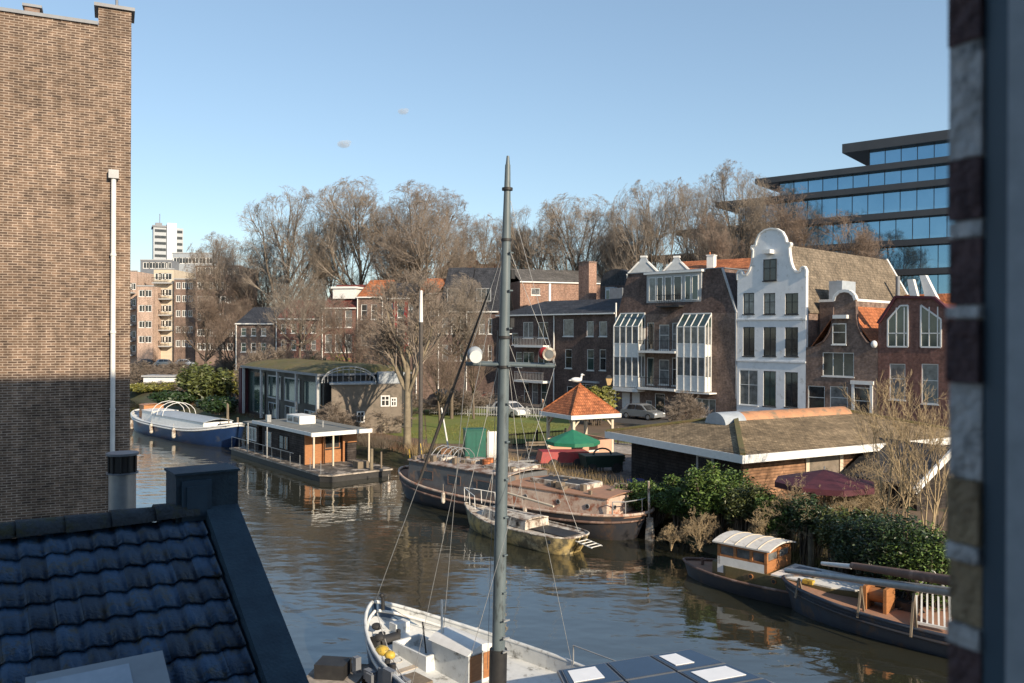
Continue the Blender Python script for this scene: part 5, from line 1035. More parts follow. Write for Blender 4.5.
mb.build('body', M['skin'], t); mb = MB(); loft(mb, [ringb(.72,.215,.165),ringb(.95,.20,.155),ringb(1.15,.185,.135),ringb(1.38,.235,.145),ringb(1.50,.12,.10)])
for s_ in (-1,1): loft(mb, [ringb(.84,.05,.055,s_*.275,-.03),ringb(1.1,.062,.062,s_*.255),ringb(1.44,.08,.08,s_*.19)]); loft(mb, [ringb(.05,.07,.08,s_*.1),ringb(.5,.075,.08,s_*.1),ringb(.8,.10,.11,s_*.085)])
mb.build('coat', M['dark'], t); mb = MB(); mb.ball((0,.015,1.745),.098,10,8,(1,1.1,.85)); mb.build('hair', M['cream'], t)
# ================================================================== BOATS
def boat(name, label, bow, stern, cat='boat'):
    b = Vector(bow); s = Vector(stern); c = (b+s)/2; d = b-s
    return thing(name, label, cat, (c.x,c.y,0), math.atan2(d.y,d.x)), d.length
def loc_of(t, p):                    # world point -> local of thing (no scale)
    a = t.rotation_euler.z; q = Vector(p)-t.location; return Vector((q.x*math.cos(a)+q.y*math.sin(a), -q.x*math.sin(a)+q.y*math.cos(a), q.z))
def fender(par, p, l=.6, r=.12, m=None):
    mb = MB(); mb.tube((p[0],p[1],p[2]),(p[0],p[1],p[2]-l),r,r,8); mb.ball((p[0],p[1],p[2]),r,8,6); mb.ball((p[0],p[1],p[2]-l),r,8,6); mb.tube((p[0],p[1],p[2]+r),(p[0],p[1],p[2]+.5),.012); return mb.build('fender', m or M['dirty_white'], par)
# ---- blue barge
t, L_ = boat('barge', 'long dark blue barge with white gunwale and grey hold cover, farthest moored boat', (-21.6,66.4), (-35.8,80.8))
zd = lambda s: 1.15+.75*max(0,s)**3+.5*max(0,-s)**3
P = make_hull(t, L_, 4.3, zd, M['hull_blue'], M['deck_light'], M['white_metal'], bulw=.22, rail_r=.085, pb=3.2, qb=.6, ps=3.4, qs=.55, m_strip=M['white_trim'], strip=.16)
cabin(t, -3.6, 6.6, 2.9, 2.6, .95, 1.75, M['white_trim'], M['lead_light'], camber=.22, name='hold_cover', roof_name='hatch')
cabin(t, -6.6, -4.0, 2.3, 2.4, .95, 1.9, M['white_trim'], M['white_trim'])
cabin(t, -8.0, -6.65, 1.7, 1.9, .95, 2.3, M['wood_warm'], M['wood_warm'], name='wheelhouse', roof_name='wheelhouse_roof')
for y in (-.6,0,.6): pass
mb = MB()
for x in (-3.4,-2.2,-1.0):
    pts = [(x,1.5*math.cos(math.pi*i/8),1.8+1.1*math.sin(math.pi*i/8)) for i in range(9)]; mb.path(pts,.03,5)
mb.build('hoops', M['white_metal'], t)
mb = MB(); mb.tube((8.6,0,1.2),(8.2,0,3.4),.06,.04); mb.tube((9.2,.4,1.4),(9.2,.4,2.3),.08); mb.build('mast_stub', M['wood_old'], t)
mb = MB(); mb.box(7.6,8.6,-.4,.4,1.1,1.55); mb.tube((8.1,-.7,1.6),(8.1,.7,1.6),.18,.18,10); mb.build('windlass', M['dark'], t)
for x in (-6,-1.5,3.2): fender(t, (x,-2.25,1.0), .55, .16)
# ---- houseboat
hb = thing('houseboat', 'dark timber houseboat with sunlit orange wood porch and flat grey roof', 'houseboat', (-11.3,50.7,0), math.atan2(-.78,.62))
mb = MB(); mb.slab([(-15.6,0),(-.6,0),(0,.5),(0,4.6),(-15.6,5.2)], -.5, .36); mb.build('pontoon', M['dark'], hb)
mb = MB(); mb.slab([(-15.7,-.1),(-.55,-.1),(.1,.45),(.1,4.7),(-15.7,5.3)], .363, .47); mb.build('deck', M['plank_grey'], hb)
mb = MB(); mb.box(-11.6,-4.6,.8,4.6,.47,2.55); mb.build('cabin', M['wood_cabin'], hb)
mb = MB(); mb.box(-15.2,-12.8,1.0,4.6,.47,2.25); mb.box(-12.8,-11.601,1.6,4.5,.47,2.4); mb.build('rear_cabin', M['wood_cabin'], hb)
mb = MB(); mb.box(-15.4,-12.6,.8,4.8,2.253,2.42); q = mb.build('rear_roof', M['roof_felt'], hb)
mb = MB(); mb.box(-12.9,-3.0,.6,4.85,2.56,2.68); q = mb.build('roof', M['roof_felt'], hb); mb = MB(); mb.box(-3.0,-2.93,.55,4.9,2.46,2.72); mb.box(-12.9,-3.001,.54,.598,2.50,2.72); mb.build('fascia', M['white_trim'], hb)
mb = MB(); mb.box(-10.6,-8.4,2.2,3.4,2.685,3.25); q = mb.build('skylight', M['white_trim'], hb)
MB().quad((-10.4,2.19,2.8),(-9.6,2.19,2.8),(-9.6,2.19,3.15),(-10.4,2.19,3.15)).quad((-9.4,2.19,2.8),(-8.6,2.19,2.8),(-8.6,2.19,3.15),(-9.4,2.19,3.15)).build('pane', M['glass_curtain'], q)
mb = MB(); mb.box(-11.5,-11.2,1.0,1.3,2.68,3.2); mb.tube((-6.0,2.8,2.68),(-6.0,2.8,3.1),.06); mb.build('vent', M['galv'], hb)
mb = MB(); mb.box(-4.598,-4.5,.82,2.0,.48,2.5); mb.box(-4.598,-4.5,3.5,4.58,1.7,2.5); mb.box(-4.597,-4.5,2.2,3.4,.48,1.3); mb.box(-4.45,-4.3,2.02,2.15,.48,2.5); mb.box(-4.45,-4.3,3.45,3.58,.48,2.5); split(mb, 'porch_panel', M['wood_warm'], hb)
wall_win(hb, (-4.6,2.8,1.9), (0,1,0), 1.1, 1.0, M['wood_warm'], M['glass_dark'])
mb = MB()
for y in (.75, 4.7, 2.1): mb.box(-3.1,-3.0,y-.05,y+.05,.47,2.55)
split(mb, 'post', M['cream'], hb)
window(hb, -15.0, 1.1, -13.1, 2.1, 3, 1, y=.97, off=-.04, sill=False); window(hb, -12.55,.6,-12.0,2.0,1,1,y=1.56,off=-.04,fr=M['wood_warm'],sill=False)
window(hb, -10.9, 1.1, -9.9, 2.1, 1, 1, y=.77, off=-.04, sill=False, fr=M['grey_trim'], gl=M['glass_green']); window(hb, -8.6, 1.1, -7.0, 2.1, 2, 1, y=.77, off=-.04, sill=False, fr=M['wood_cabin'], gl=M['glass_dark'])
mb = MB()
for x in np.arange(-15.5,-.4,1.5): mb.tube((x,.02,.47),(x,.02,1.3),.018,.018,5)
mb.path([(-15.5,.02,1.3),(-4.5,.02,1.3)],.016)
for x in (-12.5,-9.0): mb.tube((x,.1,.47),(x,.1,2.6),.05)
mb.build('railing', M['galv'], hb)
mb = MB(); mb.box(-1.7,-1.0,2.8,3.6,.47,.9); mb.tube((-.5,4.2,.47),(-.5,4.2,1.5),.06); split(mb, 'storage_box', M['wood_old'], hb)
# ---- rusty barge
t, L_ = boat('houseboat_barge', 'long rusty houseboat barge with peeling pink stern cabin, moored across from the small yacht', (-6.1,48.0), (6.0,37.0), 'barge')
zd = lambda s: .90+.55*max(0,s)**3+.30*max(0,-s)**2
P = make_hull(t, L_, 4.1, zd, M['hull_black'], M['rust_deck'], M['pink_side'], bulw=.12, rail_r=.07, pb=3.6, qb=.55, ps=5, qs=.42, flare=.80, rake=.07, m_strip=M['rust_side'], strip=.30)
cabin(t, -6.9, -1.2, 2.6, 3.3,  .86, 1.78, M['pink_side'], M['rust_deck'], camber=.10, name='stern_cabin', roof_name='stern_roof')
cabin(t, -1.15, 6.4, 3.3, 2.6,  .86, 2.12, M['grey_side'], M['dirty_roof'], camber=.16, name='fore_cabin', roof_name='fore_roof')
for x in (-5.9,-4.3,-2.4): porthole(t, (x,1.29+(x+6.9)*.058,1.36), (-1,0,0), .12)
porthole(t, (-6.9,-.7,1.36), (0,-1,0), .12); porthole(t, (-6.9,.7,1.36), (0,-1,0), .12)
for x in (.4,2.6,4.8): wall_win(t, (x,1.60-.045*(x+1),1.52), (-1,.03,0), 1.0, .5, M['rust_side'], M['glass_dark'])
mb = MB(); mb.box(-4.9,-2.2,-.6,.6,1.90,2.08); q = mb.build('hatch', M['dark'], t); mb = MB(); mb.box(-5.1,-2.0,-.78,-.62,1.88,2.12); mb.box(-5.1,-2.0,.62,.78,1.88,2.12); mb.box(-5.3,-4.92,-.6,.6,1.88,2.14); split(mb, 'hatch_coaming', M['dirty_white'], t)
mb = MB(); mb.box(-1.0,1.0,-1.2,.9,2.22,2.42); mb.box(2.2,3.0,-.8,.6,2.22,2.46); mb.box(4.2,5.2,-.3,.8,2.18,2.42); split(mb, 'roof_hatch', M['dirty_white'], t)
rg = random.Random(2); mb = MB()
for i in range(44):
    x = rg.uniform(-6.5,6); y = rg.uniform(-1.1,1.1); zb_ = 1.86 if x < -1.2 else 2.22; a = rg.uniform(.1,.4); mb.box(x,x+a,y,y+rg.uniform(.1,.35),zb_,zb_+rg.uniform(.08,.35))
split(mb, 'deck_clutter', M['wood_old'], t)
mb = MB()
for i in range(5): x = 3.4+i*.4; mb.path([(x,.9*math.cos(math.pi*k/6),2.55+.75*math.sin(math.pi*k/6)-.33) for k in range(7)],.022,5)
mb.build('hoop_frame', M['galv'], t)
mb = MB(); mb.tube((1.4,.3,2.22),(1.4,.3,2.6),.18,.22,10); mb.tube((1.8,-.4,2.22),(1.8,-.4,2.55),.15,.2,10); split(mb, 'plant_pot', M['tile_orange'], t)
mb = MB(); mb.hexa([(-L_/2-.35,-.08,-.4),(-L_/2+.1,-.08,-.4),(-L_/2+.1,.08,-.4),(-L_/2-.35,.08,-.4)],[(-L_/2-.25,-.08,1.0),(-L_/2+.0,-.08,1.0),(-L_/2+.0,.08,1.0),(-L_/2-.25,.08,1.0)]); mb.tube((-L_/2-.1,0,.9),(-L_/2-.05,0,2.6),.05); mb.build('rudder', M['dirty_white'], t)
mb = MB()
for s in (-1,1):
    for x in np.arange(-9.3,-1.2,1.6): pass
pts = [(-7.3,1.4,1.2),(-7.7,1.0,1.2),(-7.9,0,1.2),(-7.7,-1.0,1.2),(-7.3,-1.4,1.2)]
for p_ in pts: mb.tube(p_,(p_[0],p_[1],1.75),.025,.025,5)
mb.path([(a,b,1.75) for a,b,c in pts],.025); mb.build('stern_rail', M['galv'], t)
lm = loc_of(t, G(421,464,1.4)); mb = MB(); zt1 = at(421,322,47.5).z; zt2 = at(421,289,47.5).z; mb.tube((lm.x,lm.y,1.0),(lm.x,lm.y,zt1),.13,.11,10); q = mb.build('mast', M['sail_dark'], t); mb = MB(); mb.tube((lm.x,lm.y,zt1+.002),(lm.x,lm.y,zt2),.11,.08,10); mb.build('mast_top', M['white_trim'], q)
mb = MB(); mb.tube((7.4,.2,1.4),(7.1,.6,2.6),.03); mb.tube((7.0,-.4,1.4),(7.4,-.5,2.8),.03); mb.box(6.7,7.2,-.4,.3,1.3,1.6); mb.tube((6.8,.6,1.35),(6.8,.6,1.7),.2); mb.build('anchor_gear', M['yellow'], t)
for x in (-3,2.5,6.8): fender(t, (x,2.3,.95), .4, .1)
# ---- small old yacht
t, L_ = boat('sailing_yacht', 'small neglected yacht with mouldy white and yellow hull, alongside the rusty barge', (-2.2,40.0), (2.85,34.4), 'yacht')
zd = lambda s: .70+.30*max(0,s)**2+.06*max(0,-s)**2
P = make_hull(t, L_, 2.35, zd, M['yacht_yellow'], M['dirty_white'], M['dirty_white'], bulw=.04, rail_r=.035, pb=1.9, qb=.85, ps=3.5, qs=.28, rake=.12, flare=.72)
cabin(t, -1.2, 1.9, 1.45, .9, .68, 1.02, M['dirty_white'], M['dirty_white'], camber=.07, roof_over=.0)
for x in (-.7,.1,.9): porthole(t, (x,.72-(x+1.2)*.085,.85), (-1,.08,0), .10, M['dark'])
for x in (-3.0,-2.2): porthole(t, (x,1.03,.55), (-1,0,0), .09, M['dark'])
mb = MB(); mb.box(-3.3,-1.3,-.5,.5,.69,.74); mb.build('cockpit', M['dark'], t)
lm = loc_of(t, at(530,520,37.6)); lm.x = .9; zt_ = 9.0
mb = MB(); mb.tube((lm.x,0,.8),(lm.x,0,zt_),.065,.05,8); q = mb.build('mast', M['cream'], t); mb = MB(); mb.ball((lm.x,0,zt_+.1),.16,8,6); mb.bar((lm.x,-.35,zt_+.05),(lm.x,.35,zt_+.05),.04); mb.build('masthead', M['white_metal'], q)
mb = MB()
for s in (-1,1): mb.tube((lm.x,s*.02,zt_*.97),(lm.x-.1,s*1.05,.85),.010,.010,4); mb.tube((lm.x,s*.02,zt_*.55),(lm.x+.5,s*.95,.9),.008,.008,4)
mb.tube((lm.x,0,zt_),(L_/2-.1,0,1.1),.012,.012,4); mb.tube((lm.x,0,zt_),(-L_/2+.1,0,.9),.010,.010,4); mb.build('rigging', M['rope'], t)
mb = MB(); pts = [(L_/2-1.5,.62,1.0),(L_/2-.8,.36,1.05),(L_/2+.02,0,1.1),(L_/2-.8,-.36,1.05),(L_/2-1.5,-.62,1.0)]
for p_ in pts: mb.tube(p_,(p_[0]+.05,p_[1],p_[2]+.62),.02,.02,5)
mb.path([(a+.05,b,c+.62) for a,b,c in pts],.022); mb.build('pulpit', M['white_metal'], t)
mb = MB()
for s in (-.3,.3): mb.bar((-L_/2-.0,s,.62),(-L_/2-.9,s,.5),.03)
for i in range(4): mb.bar((-L_/2-.1-i*.25,-.3,.61-i*.03),(-L_/2-.1-i*.25,.3,.61-i*.03),.03)
mb.build('stern_ladder', M['white_metal'], t)
mb = MB(); mb.tube((lm.x-.1,0,1.9),(-2.2,0,1.75),.05,.05,6); mb.build('boom', M['cream'], t)
# ---- motor launch with wheelhouse
t, L_ = boat('motor_launch', 'olive and white motor launch with varnished wheelhouse, moored under the hedge', (12.2,26.6), (6.6,32.0))
zd = lambda s: .50+.08*s+.08*s*s
P = make_hull(t, L_, 2.6, zd, M['hull_black'], M['rust_deck'], M['rust_side'], bulw=.06, rail_r=.05, pb=2.6, qb=.7, ps=2.2, qs=.7, rake=.05)
mb = MB(); mb.slab([(-2.3,-.65),(-1.6,-.95),(2.2,-.98),(3.0,-.7),(3.0,.7),(2.2,.98),(-1.6,.95),(-2.3,.65)], .38, .86); mb.build('trunk', M['olive'], t)
mb = MB(); mb.slab([(.1,-.92),(2.2,-.93),(2.95,-.65),(2.95,.65),(2.2,.93),(.1,.92)], 0.863, .91); mb.build('trunk_top', M['white_trim'], t)
a, b = -1.95, -.05; z0, z1 = 1.16, 1.62
mb = MB(); mb.box(a,b-.1,-.9,.9,.58,z0-.002); o = mb.build('wheelhouse', M['white_trim'], t)
mb = MB(); xs_ = (a+.05,a+.68,a+1.3,b-.05)
for x in xs_:
    for s in (-1,1): mb.box(x-.05,x+.05,s*.85-.05,s*.85+.05,z0,z1)
for x in (a+.05,b-.05): mb.box(x-.045,x+.045,-.05,.05,z0,z1); mb.box(x-.05,x+.05,-.9,.9,z1-.09,z1-.003); mb.box(x-.055,x+.055,-.9,.9,z0-.28,z0+.1)
for s in (-1,1): mb.box(a+.1,b-.1,s*.85-.045,s*.85+.045,z1-.08,z1-.003); mb.box(a+.1,b-.1,s*.85-.045,s*.85+.045,z0,z0+.07)
mb.build('window_frame', M['wood_warm'], o); mb = MB(); mb.box(a+.06,b-.06,-.83,.83,z0+.02,z1-.05); mb.build('pane', M['glass_curtain'], o)
rfm = MB(); k = 8; vs = []
for x in (a-.15, b+.15): vs += [(x, 1.0*(-1+2*i/k), z1+.01+.15*(1-(-1+2*i/k)**2)) for i in range(k+1)]
vs += [(x,y,z+.05) for x,y,z in vs]; n = k+1
rfm.add(vs, [(i,i+1,n+i+1,n+i) for i in range(k)]+[(2*n+i,3*n+i,3*n+i+1,2*n+i+1) for i in range(k)]+[(i,2*n+i,2*n+i+1,i+1) for i in range(k)]+[(n+i,n+i+1,3*n+i+1,3*n+i) for i in range(k)]+[(0,n,3*n,2*n),(k,2*n+k,3*n+k,n+k)]); q = rfm.build('wheelhouse_roof', M['canvas'], t)
mb = MB()
for i in range(1,5):
    x = a-.15+(b-a+.3)*i/5
    for j_ in range(k): f0 = -1+2*j_/k; f1 = -1+2*(j_+1)/k; mb.bar((x,f0,z1+.07+.15*(1-f0*f0)),(x,f1,z1+.07+.15*(1-f1*f1)),.025,.02)
mb.build('roof_batten', M['cream'], q)
for x in (-.6,.25,1.1): porthole(t, (x,-.985,.70), (1,0,0), .09, M['wood_warm'])
mb = MB(); mb.box(.5,1.3,-.4,.4,.915,1.0); mb.build('hatch', M['lead'], t); mb = MB(); mb.tube((-3.1,0,.4),(-3.1,0,.7),.06); mb.tube((-3.25,0,.64),(-2.95,0,.64),.04); mb.build('bollard', M['rust_side'], t)
mb = MB(); mb.box(1.25,1.6,-1.0,-.8,.86,.98); mb.ball((1.35,-.3,1.03),.14,8,5,(1.4,1,.6)); mb.build('rope_coil', M['yellow'], t)
# ---- brown work barge
t, L_ = boat('work_barge', 'flat work barge with rust-brown deck and long spars lying along it, lower right', (9.15,28.2), (18.9,19.6), 'barge')
zd = lambda s: .64+.28*max(0,s)**2.5+.2*max(0,-s)**3
P = make_hull(t, L_, 3.3, zd, M['hull_greyblue'], M['rust_deck'], M['hull_greyblue'], bulw=.06, rail_r=.06, pb=2.6, qb=.62, ps=4, qs=.5, rake=.05, m_strip=M['hull_black'], strip=.2)
def sp(pts, r0, r1, m, name):
    a, b = [loc_of(t, p) for p in pts]; mb = MB(); mb.tube(a, b, r0, r1, 10); return mb.build(name, m, t)
sp((at(787,569,27.8), at(960,591,22.6)), .09, .13, M['galv'], 'spar'); sp((at(853,564,25.8), at(960,580,22.4)), .10, .15, M['rust_side'], 'spar'); sp((at(823,562,27.0), at(852,565,25.9)), .06, .08, M['white_metal'], 'spar')
for px in (800,862,915):
    a = loc_of(t, at(px, 573+(px-790)*.12, 27.6-(px-787)*.03)); mb = MB(); mb.bar((a.x,a.y-.28,.58),(a.x,a.y,a.z-.1),.06); mb.bar((a.x,a.y+.28,.58),(a.x,a.y,a.z-.1),.06); mb.build('trestle', M['wood_old'], t)
def L3(px, py, z): return loc_of(t, G(px, py, z))
a = L3(880,608,.6); mb = MB(); mb.box(a.x-.35,a.x-.25,a.y-.4,a.y+.4,.55,1.35); mb.box(a.x+.25,a.x+.35,a.y-.4,a.y+.4,.55,1.35); mb.tube((a.x-.25,a.y,1.05),(a.x+.25,a.y,1.05),.22,.22,12); mb.build('winch', M['wood_warm'], t)
mb = MB(); rg = random.Random(9)
for px, py in ((905,600),(897,605),(912,609),(890,600)):
    a = L3(px,py,.6); 
    for k in range(3): mb.tube((a.x+rg.uniform(-.4,.4),a.y+rg.uniform(-.3,.3),.6),(a.x+rg.uniform(-.5,.5),a.y+rg.uniform(-.4,.4),.6+rg.uniform(.3,1.0)),.03)
    mb.box(a.x-.2,a.x+.25,a.y-.2,a.y+.2,.55,.85)
split(mb, 'deck_gear', M['dark'], t)
a = L3(845,586,.6); b = L3(815,580,.65); mb = MB(); mb.box(a.x-1.1,a.x+.5,a.y-.3,a.y+.3,.57,.8); mb.tube((b.x,b.y,.57),(b.x,b.y,.95),.09); mb.tube((b.x+.6,b.y+.1,.57),(b.x+.6,b.y+.1,.9),.09); mb.build('hatch', M['rust_side'], t)
a = L3(803,583,.7); mb = MB(); mb.ball((a.x,a.y,.78),.14,8,5,(1.5,1,.5)); mb.build('rope_coil', M['yellow'], t)
# white gangway
a = L3(917,623,.65); b = L3(952,630,.65); c = L3(950,606,.7); mb = MB(); d_ = Vector((b.x-a.x,b.y-a.y,0)); e_ = Vector((c.x-b.x,c.y-b.y,0)); a.z = .72; b.z = .72; hgt = Vector((0,0,.55))
mb.bar(a,b,.07); mb.bar(a+e_*.7+hgt,b+e_*.7+hgt,.07); mb.bar(a,a+e_*.7+hgt,.07); mb.bar(b,b+e_*.7+hgt,.07)
for i in range(1,6): mb.bar(a+d_*i/6,a+d_*i/6+e_*.7+hgt,.05)
mb.bar(a+e_*.7+hgt,a+e_*.7+hgt*2.2+d_*.5,.05); mb.bar(b+e_*.7+hgt,a+e_*.7+hgt*2.2+d_*.5,.05); mb.build('gangway', M['white_metal'], t)
mb = MB()
for px, py in ((918,612),(927,600),(933,604)): a = L3(px,py,.6); mb.tube((a.x,a.y,.6),(a.x,a.y,1.9),.07,.06,8)
split(mb, 'mooring_post', M['wood_old'], t)
for px in (842,897):
    a = L3(px, 612 if px == 842 else 628, .5); fender(t, (a.x,-1.76 if px > 860 else -1.70,.5), .38, .11)
# ---- near sailing barge
t, L_ = boat('sailing_barge', 'large pale grey sailing barge with tall steel mast, bottom centre foreground', (-3.75,22.9), (6.0,12.4), 'sailing barge')
zd = lambda s: 1.15+.55*max(0,s)**4+.2*max(0,-s)**3
P = make_hull(t, L_, 4.0, zd, M['hull_nearwhite'], M['deck_light'], M['deck_light'], bulw=.36, rail_r=.05, pb=2.7, qb=.72, ps=4, qs=.5, rake=.04, flare=.9, m_strip=M['white_trim'], strip=.2)
def Ln(px, py, z): return loc_of(t, G(px, py, z))
mb = MB(); mb.slab([(4.4,-1.1),(5.4,-.85),(6.2,-.35),(6.2,.35),(5.4,.85),(4.4,1.1)], .86, .885); mb.build('foredeck_mat', M['deck_sand'], t)
hc_ = Ln(424,652,1.05); mb = MB(); x0, x1, y0, y1, zc0, zc1 = hc_.x-.7, hc_.x+.7, hc_.y-.42, hc_.y+.42, .8, 1.22
mb.box(x0,x1,y0,y0+.06,zc0,zc1); mb.box(x0,x1,y1-.06,y1,zc0,zc1); mb.box(x0,x0+.06,y0+.06,y1-.06,zc0,zc1); mb.box(x1-.06,x1,y0+.06,y1-.06,zc0,zc1); mb.box(x0+.06,x1-.06,y0+.06,y1-.06,zc0,zc0+.12); mb.build('open_hatch', M['deck_light'], t)
cc_ = Ln(470,660,1.2); mb = MB(); xa_, xb_ = cc_.x-.5, cc_.x+.9
o = MB().box(xa_,xb_,cc_.y-.42,cc_.y+.42,.8,1.55).build('companionway', M['deck_light'], t); k = 8; vs = []
for x in (xa_-.05, xb_+.05): vs += [(x, cc_.y+.5*(-1+2*i/k), 1.553+.18*(1-(-1+2*i/k)**2)) for i in range(k+1)]
mb.add(vs, [(i,i+1,k+2+i,k+1+i) for i in range(k)]+[tuple(range(k+1)),tuple(reversed(range(k+1,2*k+2)))], False); mb.build('companionway_roof', M['white_trim'], t)
mb = MB(); mb.box(xa_-.02,xa_-.002,cc_.y-.38,cc_.y-.03,.9,1.5); mb.box(xa_-.02,xa_-.002,cc_.y+.03,cc_.y+.38,.9,1.5); split(mb, 'door', M['wood_warm'], t)
mb = MB(); mb.box(-5.2,-.6,-1.5,1.5,.79,1.02); mb.box(-5.0,-1.0,-1.3,1.3,1.02,1.12); mb.build('hatch_cover', M['deck_light'], t)
mb = MB(); 
for x in (-4.2,-3.4,-2.6,-1.8): mb.box(x-.03,x+.03,-1.31,1.31,1.12,1.17)
mb.build('hatch_batten', M['lead'], t)
mb = MB(); mb.box(6.1,6.4,-.45,.0,.8,1.35); mb.build('bow_locker', M['deck_light'], t)
mb = MB(); mb.tube((5.9,.1,1.1),(5.9,.65,1.1),.15,.15,14); mb.box(5.85,5.95,.02,.1,.8,1.3); mb.box(5.85,5.95,.65,.73,.8,1.3); mb.tube((5.9,.74,1.1),(5.9,.84,1.1),.2,.2,14); mb.build('windlass', M['dark'], t)
mb = MB(); mb.tube((6.0,.5,.8),(6.0,.5,1.3),.09); mb.tube((4.3,1.5,.8),(4.3,1.5,1.35),.07); mb.tube((4.0,1.55,.8),(4.0,1.55,1.35),.07); mb.tube((4.9,-.1,.84),(5.0,-.05,1.7),.02); mb.tube((6.7,0,1.6),(6.7,0,1.95),.05); mb.ball((6.75,0,1.98),.07); split(mb, 'bollard', M['dark'], t)
lv = Ln(384,651,1.3); mb = MB(); mb.ball(lv,.15,10,8,(1.5,1,.8)); mb.ball((lv.x-.25,lv.y-.04,lv.z-.05),.13,10,8,(1.2,1,.8))
mb.build('life_vest', M['yellow'], t); mb = MB()
for px_, py_ in ((378,627),(381,638)): lv = Ln(px_,py_,1.35); mb.ball(lv,.13,10,8,(1.2,1,.7))
mb.build('fender', M['rubber'], t)
mb = MB()
for s in (-1,1):
    for x in (-4.5,-3,-1.5,0,1.5): mb.tube((x,s*1.9,1.15),(x,s*1.9,1.6),.02,.02,5)
    mb.path([(-4.5,s*1.9,1.6),(1.5,s*1.9,1.6)],.015)
mb.build('guard_rail', M['galv'], t)
mb = MB(); rg = random.Random(6)
for i in range(14): x = rg.uniform(.5,5.5); y = 1.55+rg.uniform(-.15,.2); mb.box(x,x+rg.uniform(.1,.4),y,y+.15,.8,.8+rg.uniform(.1,.5))
split(mb, 'deck_gear', M['lead'], t)
def droop(p0, p1, sag, r=.012, n=10):
    p0 = Vector(p0); p1 = Vector(p1); return [p0.lerp(p1, i/n)+Vector((0,0,-sag*4*(i/n)*(1-i/n))) for i in range(n+1)]
for k_, (x_, y_) in enumerate(((3.4,1.2),(.4,1.3),(5.0,.75))):
    mb = MB()
    for q_ in range(4): mb.path([(x_+(.2-.02*q_)*math.cos(2*math.pi*i/12), y_+(.2-.02*q_)*math.sin(2*math.pi*i/12), .83+.03*q_) for i in range(13)], .016, 5)
    mb.build('rope_coil', M['rope'], t)
mb = MB(); mb.path(droop((6.6,-.25,1.6),(4.6,-1.6,1.3),.25), .012, 4); mb.path(droop((6.6,.25,1.6),(3.0,1.8,1.25),.3), .012, 4); mb.build('mooring_line', M['rope'], t)
mb = MB(); mb.box(3.2,3.9,1.0,1.45,.8,1.05); mb.build('deck_box', M['wood_old'], t)
# leeboard
mb = MB(); mb.prism([(-.4,1.2),(.6,1.25),(.4,.4),(-.9,-.2),(-1.6,.1)], -2.12, -2.04); mb.prism([(-.4,1.2),(.6,1.25),(.4,.4),(-.9,-.2),(-1.6,.1)], 2.04, 2.12); split(mb, 'leeboard', M['lead'], t)
mbp = loc_of(t, (-.29,19.0,1.0)); mx, my = mbp.x, 0.0
my = mbp.y; zt_ = 13.0; zr1 = at(0,243,19).z
def mp(z): k = (z-1)/12; return Vector((mx,my,z))+(loc_of(t, Vector((-.29+k*.18,19.0,1.0)))-Vector((mx,my,1.0)))
mb = MB(); mb.tube(mp(.8), mp(6.5), .150, .135, 20); mb.tube(mp(6.5), mp(11.2), .135, .10, 20); mb.tube(mp(11.2), mp(12.85), .10, .06, 16); mb.tube(mp(12.85), mp(13.05), .05, .03, 10); mast = mb.build('mast', M['steel_grey'], t)
for z in (1.9,2.2,2.6): q = mp(z); MB().box(q.x-.26,q.x-.15,q.y-.03,q.y+.03,z-.02,z+.02).bar((q.x-.25,q.y-.09,z),(q.x-.25,q.y+.09,z),.03).build('cleat', M['galv'], mast)
for k_, z in enumerate(np.arange(3.2,11,.85)): q = mp(z); MB().box(q.x-.2,q.x-.13,q.y-.05,q.y+.05,z-.015,z+.015).build('step', M['steel_grey'], mast)
for z in (10.4,9.3): q = mp(z); MB().box(q.x-.06,q.x+.06,q.y-.24,q.y-.12,z-.12,z+.08).build('block', M['dark'], mast)
mb = MB()
for z in (11.15, 8.95, 8.28, 12.3): q = mp(z); mb.tube(q-Vector((0,0,.03)), q+Vector((0,0,.03)), .155 if z < 10 else .122, None, 16)
mb.tube(mp(1.0), mp(1.9), .2, .2, 12); split(mb, 'mast_band', M['dark'], mast)
zc_ = at(0,365,19).z; A_ = loc_of(t, at(466,364,19)); B_ = loc_of(t, at(555,366,19)); mb = MB(); mb.tube(A_, B_, .045, .045, 8); mb.tube(loc_of(t, at(478,362,19.15)), loc_of(t, at(553,364,19.15)), .025,.025,6); mb.build('crosstree', M['steel_grey'], mast)
A2 = loc_of(t, at(488,243,19)); 
mb = MB(); ra = loc_of(t, at(475,354,18.9)); mb.ball(ra, .17, 14, 10); q = mb.build('radar_dome', M['lead_light'], mast)
mb = MB(); c_ = loc_of(t, at(476,357,18.7)); d_ = (loc_of(t,(0,0,H))-c_).normalized(); mb.tube(c_, c_+d_*.05, .14,.14,14); mb.build('lamp_face', M['deck_light'], q)
mb = MB(); c_ = loc_of(t, at(549,354,18.9)); mb.tube(c_, c_+d_*.09, .15, .15, 16); q = mb.build('deck_lamp', M['dirty_white'], mast); mb = MB(); mb.tube(c_+d_*.095, c_+d_*.1, .10,.10,14); mb.build('pane', M['glass_curtain'], q)
c_ = loc_of(t, at(544,353,18.95)); mb = MB(); mb.ball(c_, .13, 10, 8, (1,1,1.1)); mb.build('red_lamp', M['red_paint'], mast)
bowt = Vector((L_/2-.1,0,1.75)); hs_ = mp(zr1)
mb = MB(); mb.tube(hs_, bowt, .010, .010, 5)
rgw = .0055
mb.tube(mp(11.1), Vector((mx+.9,1.9,1.1)), rgw,rgw,4); mb.tube(mp(11.1), A_, rgw,rgw,4); mb.tube(mp(11.1), B_, rgw,rgw,4)
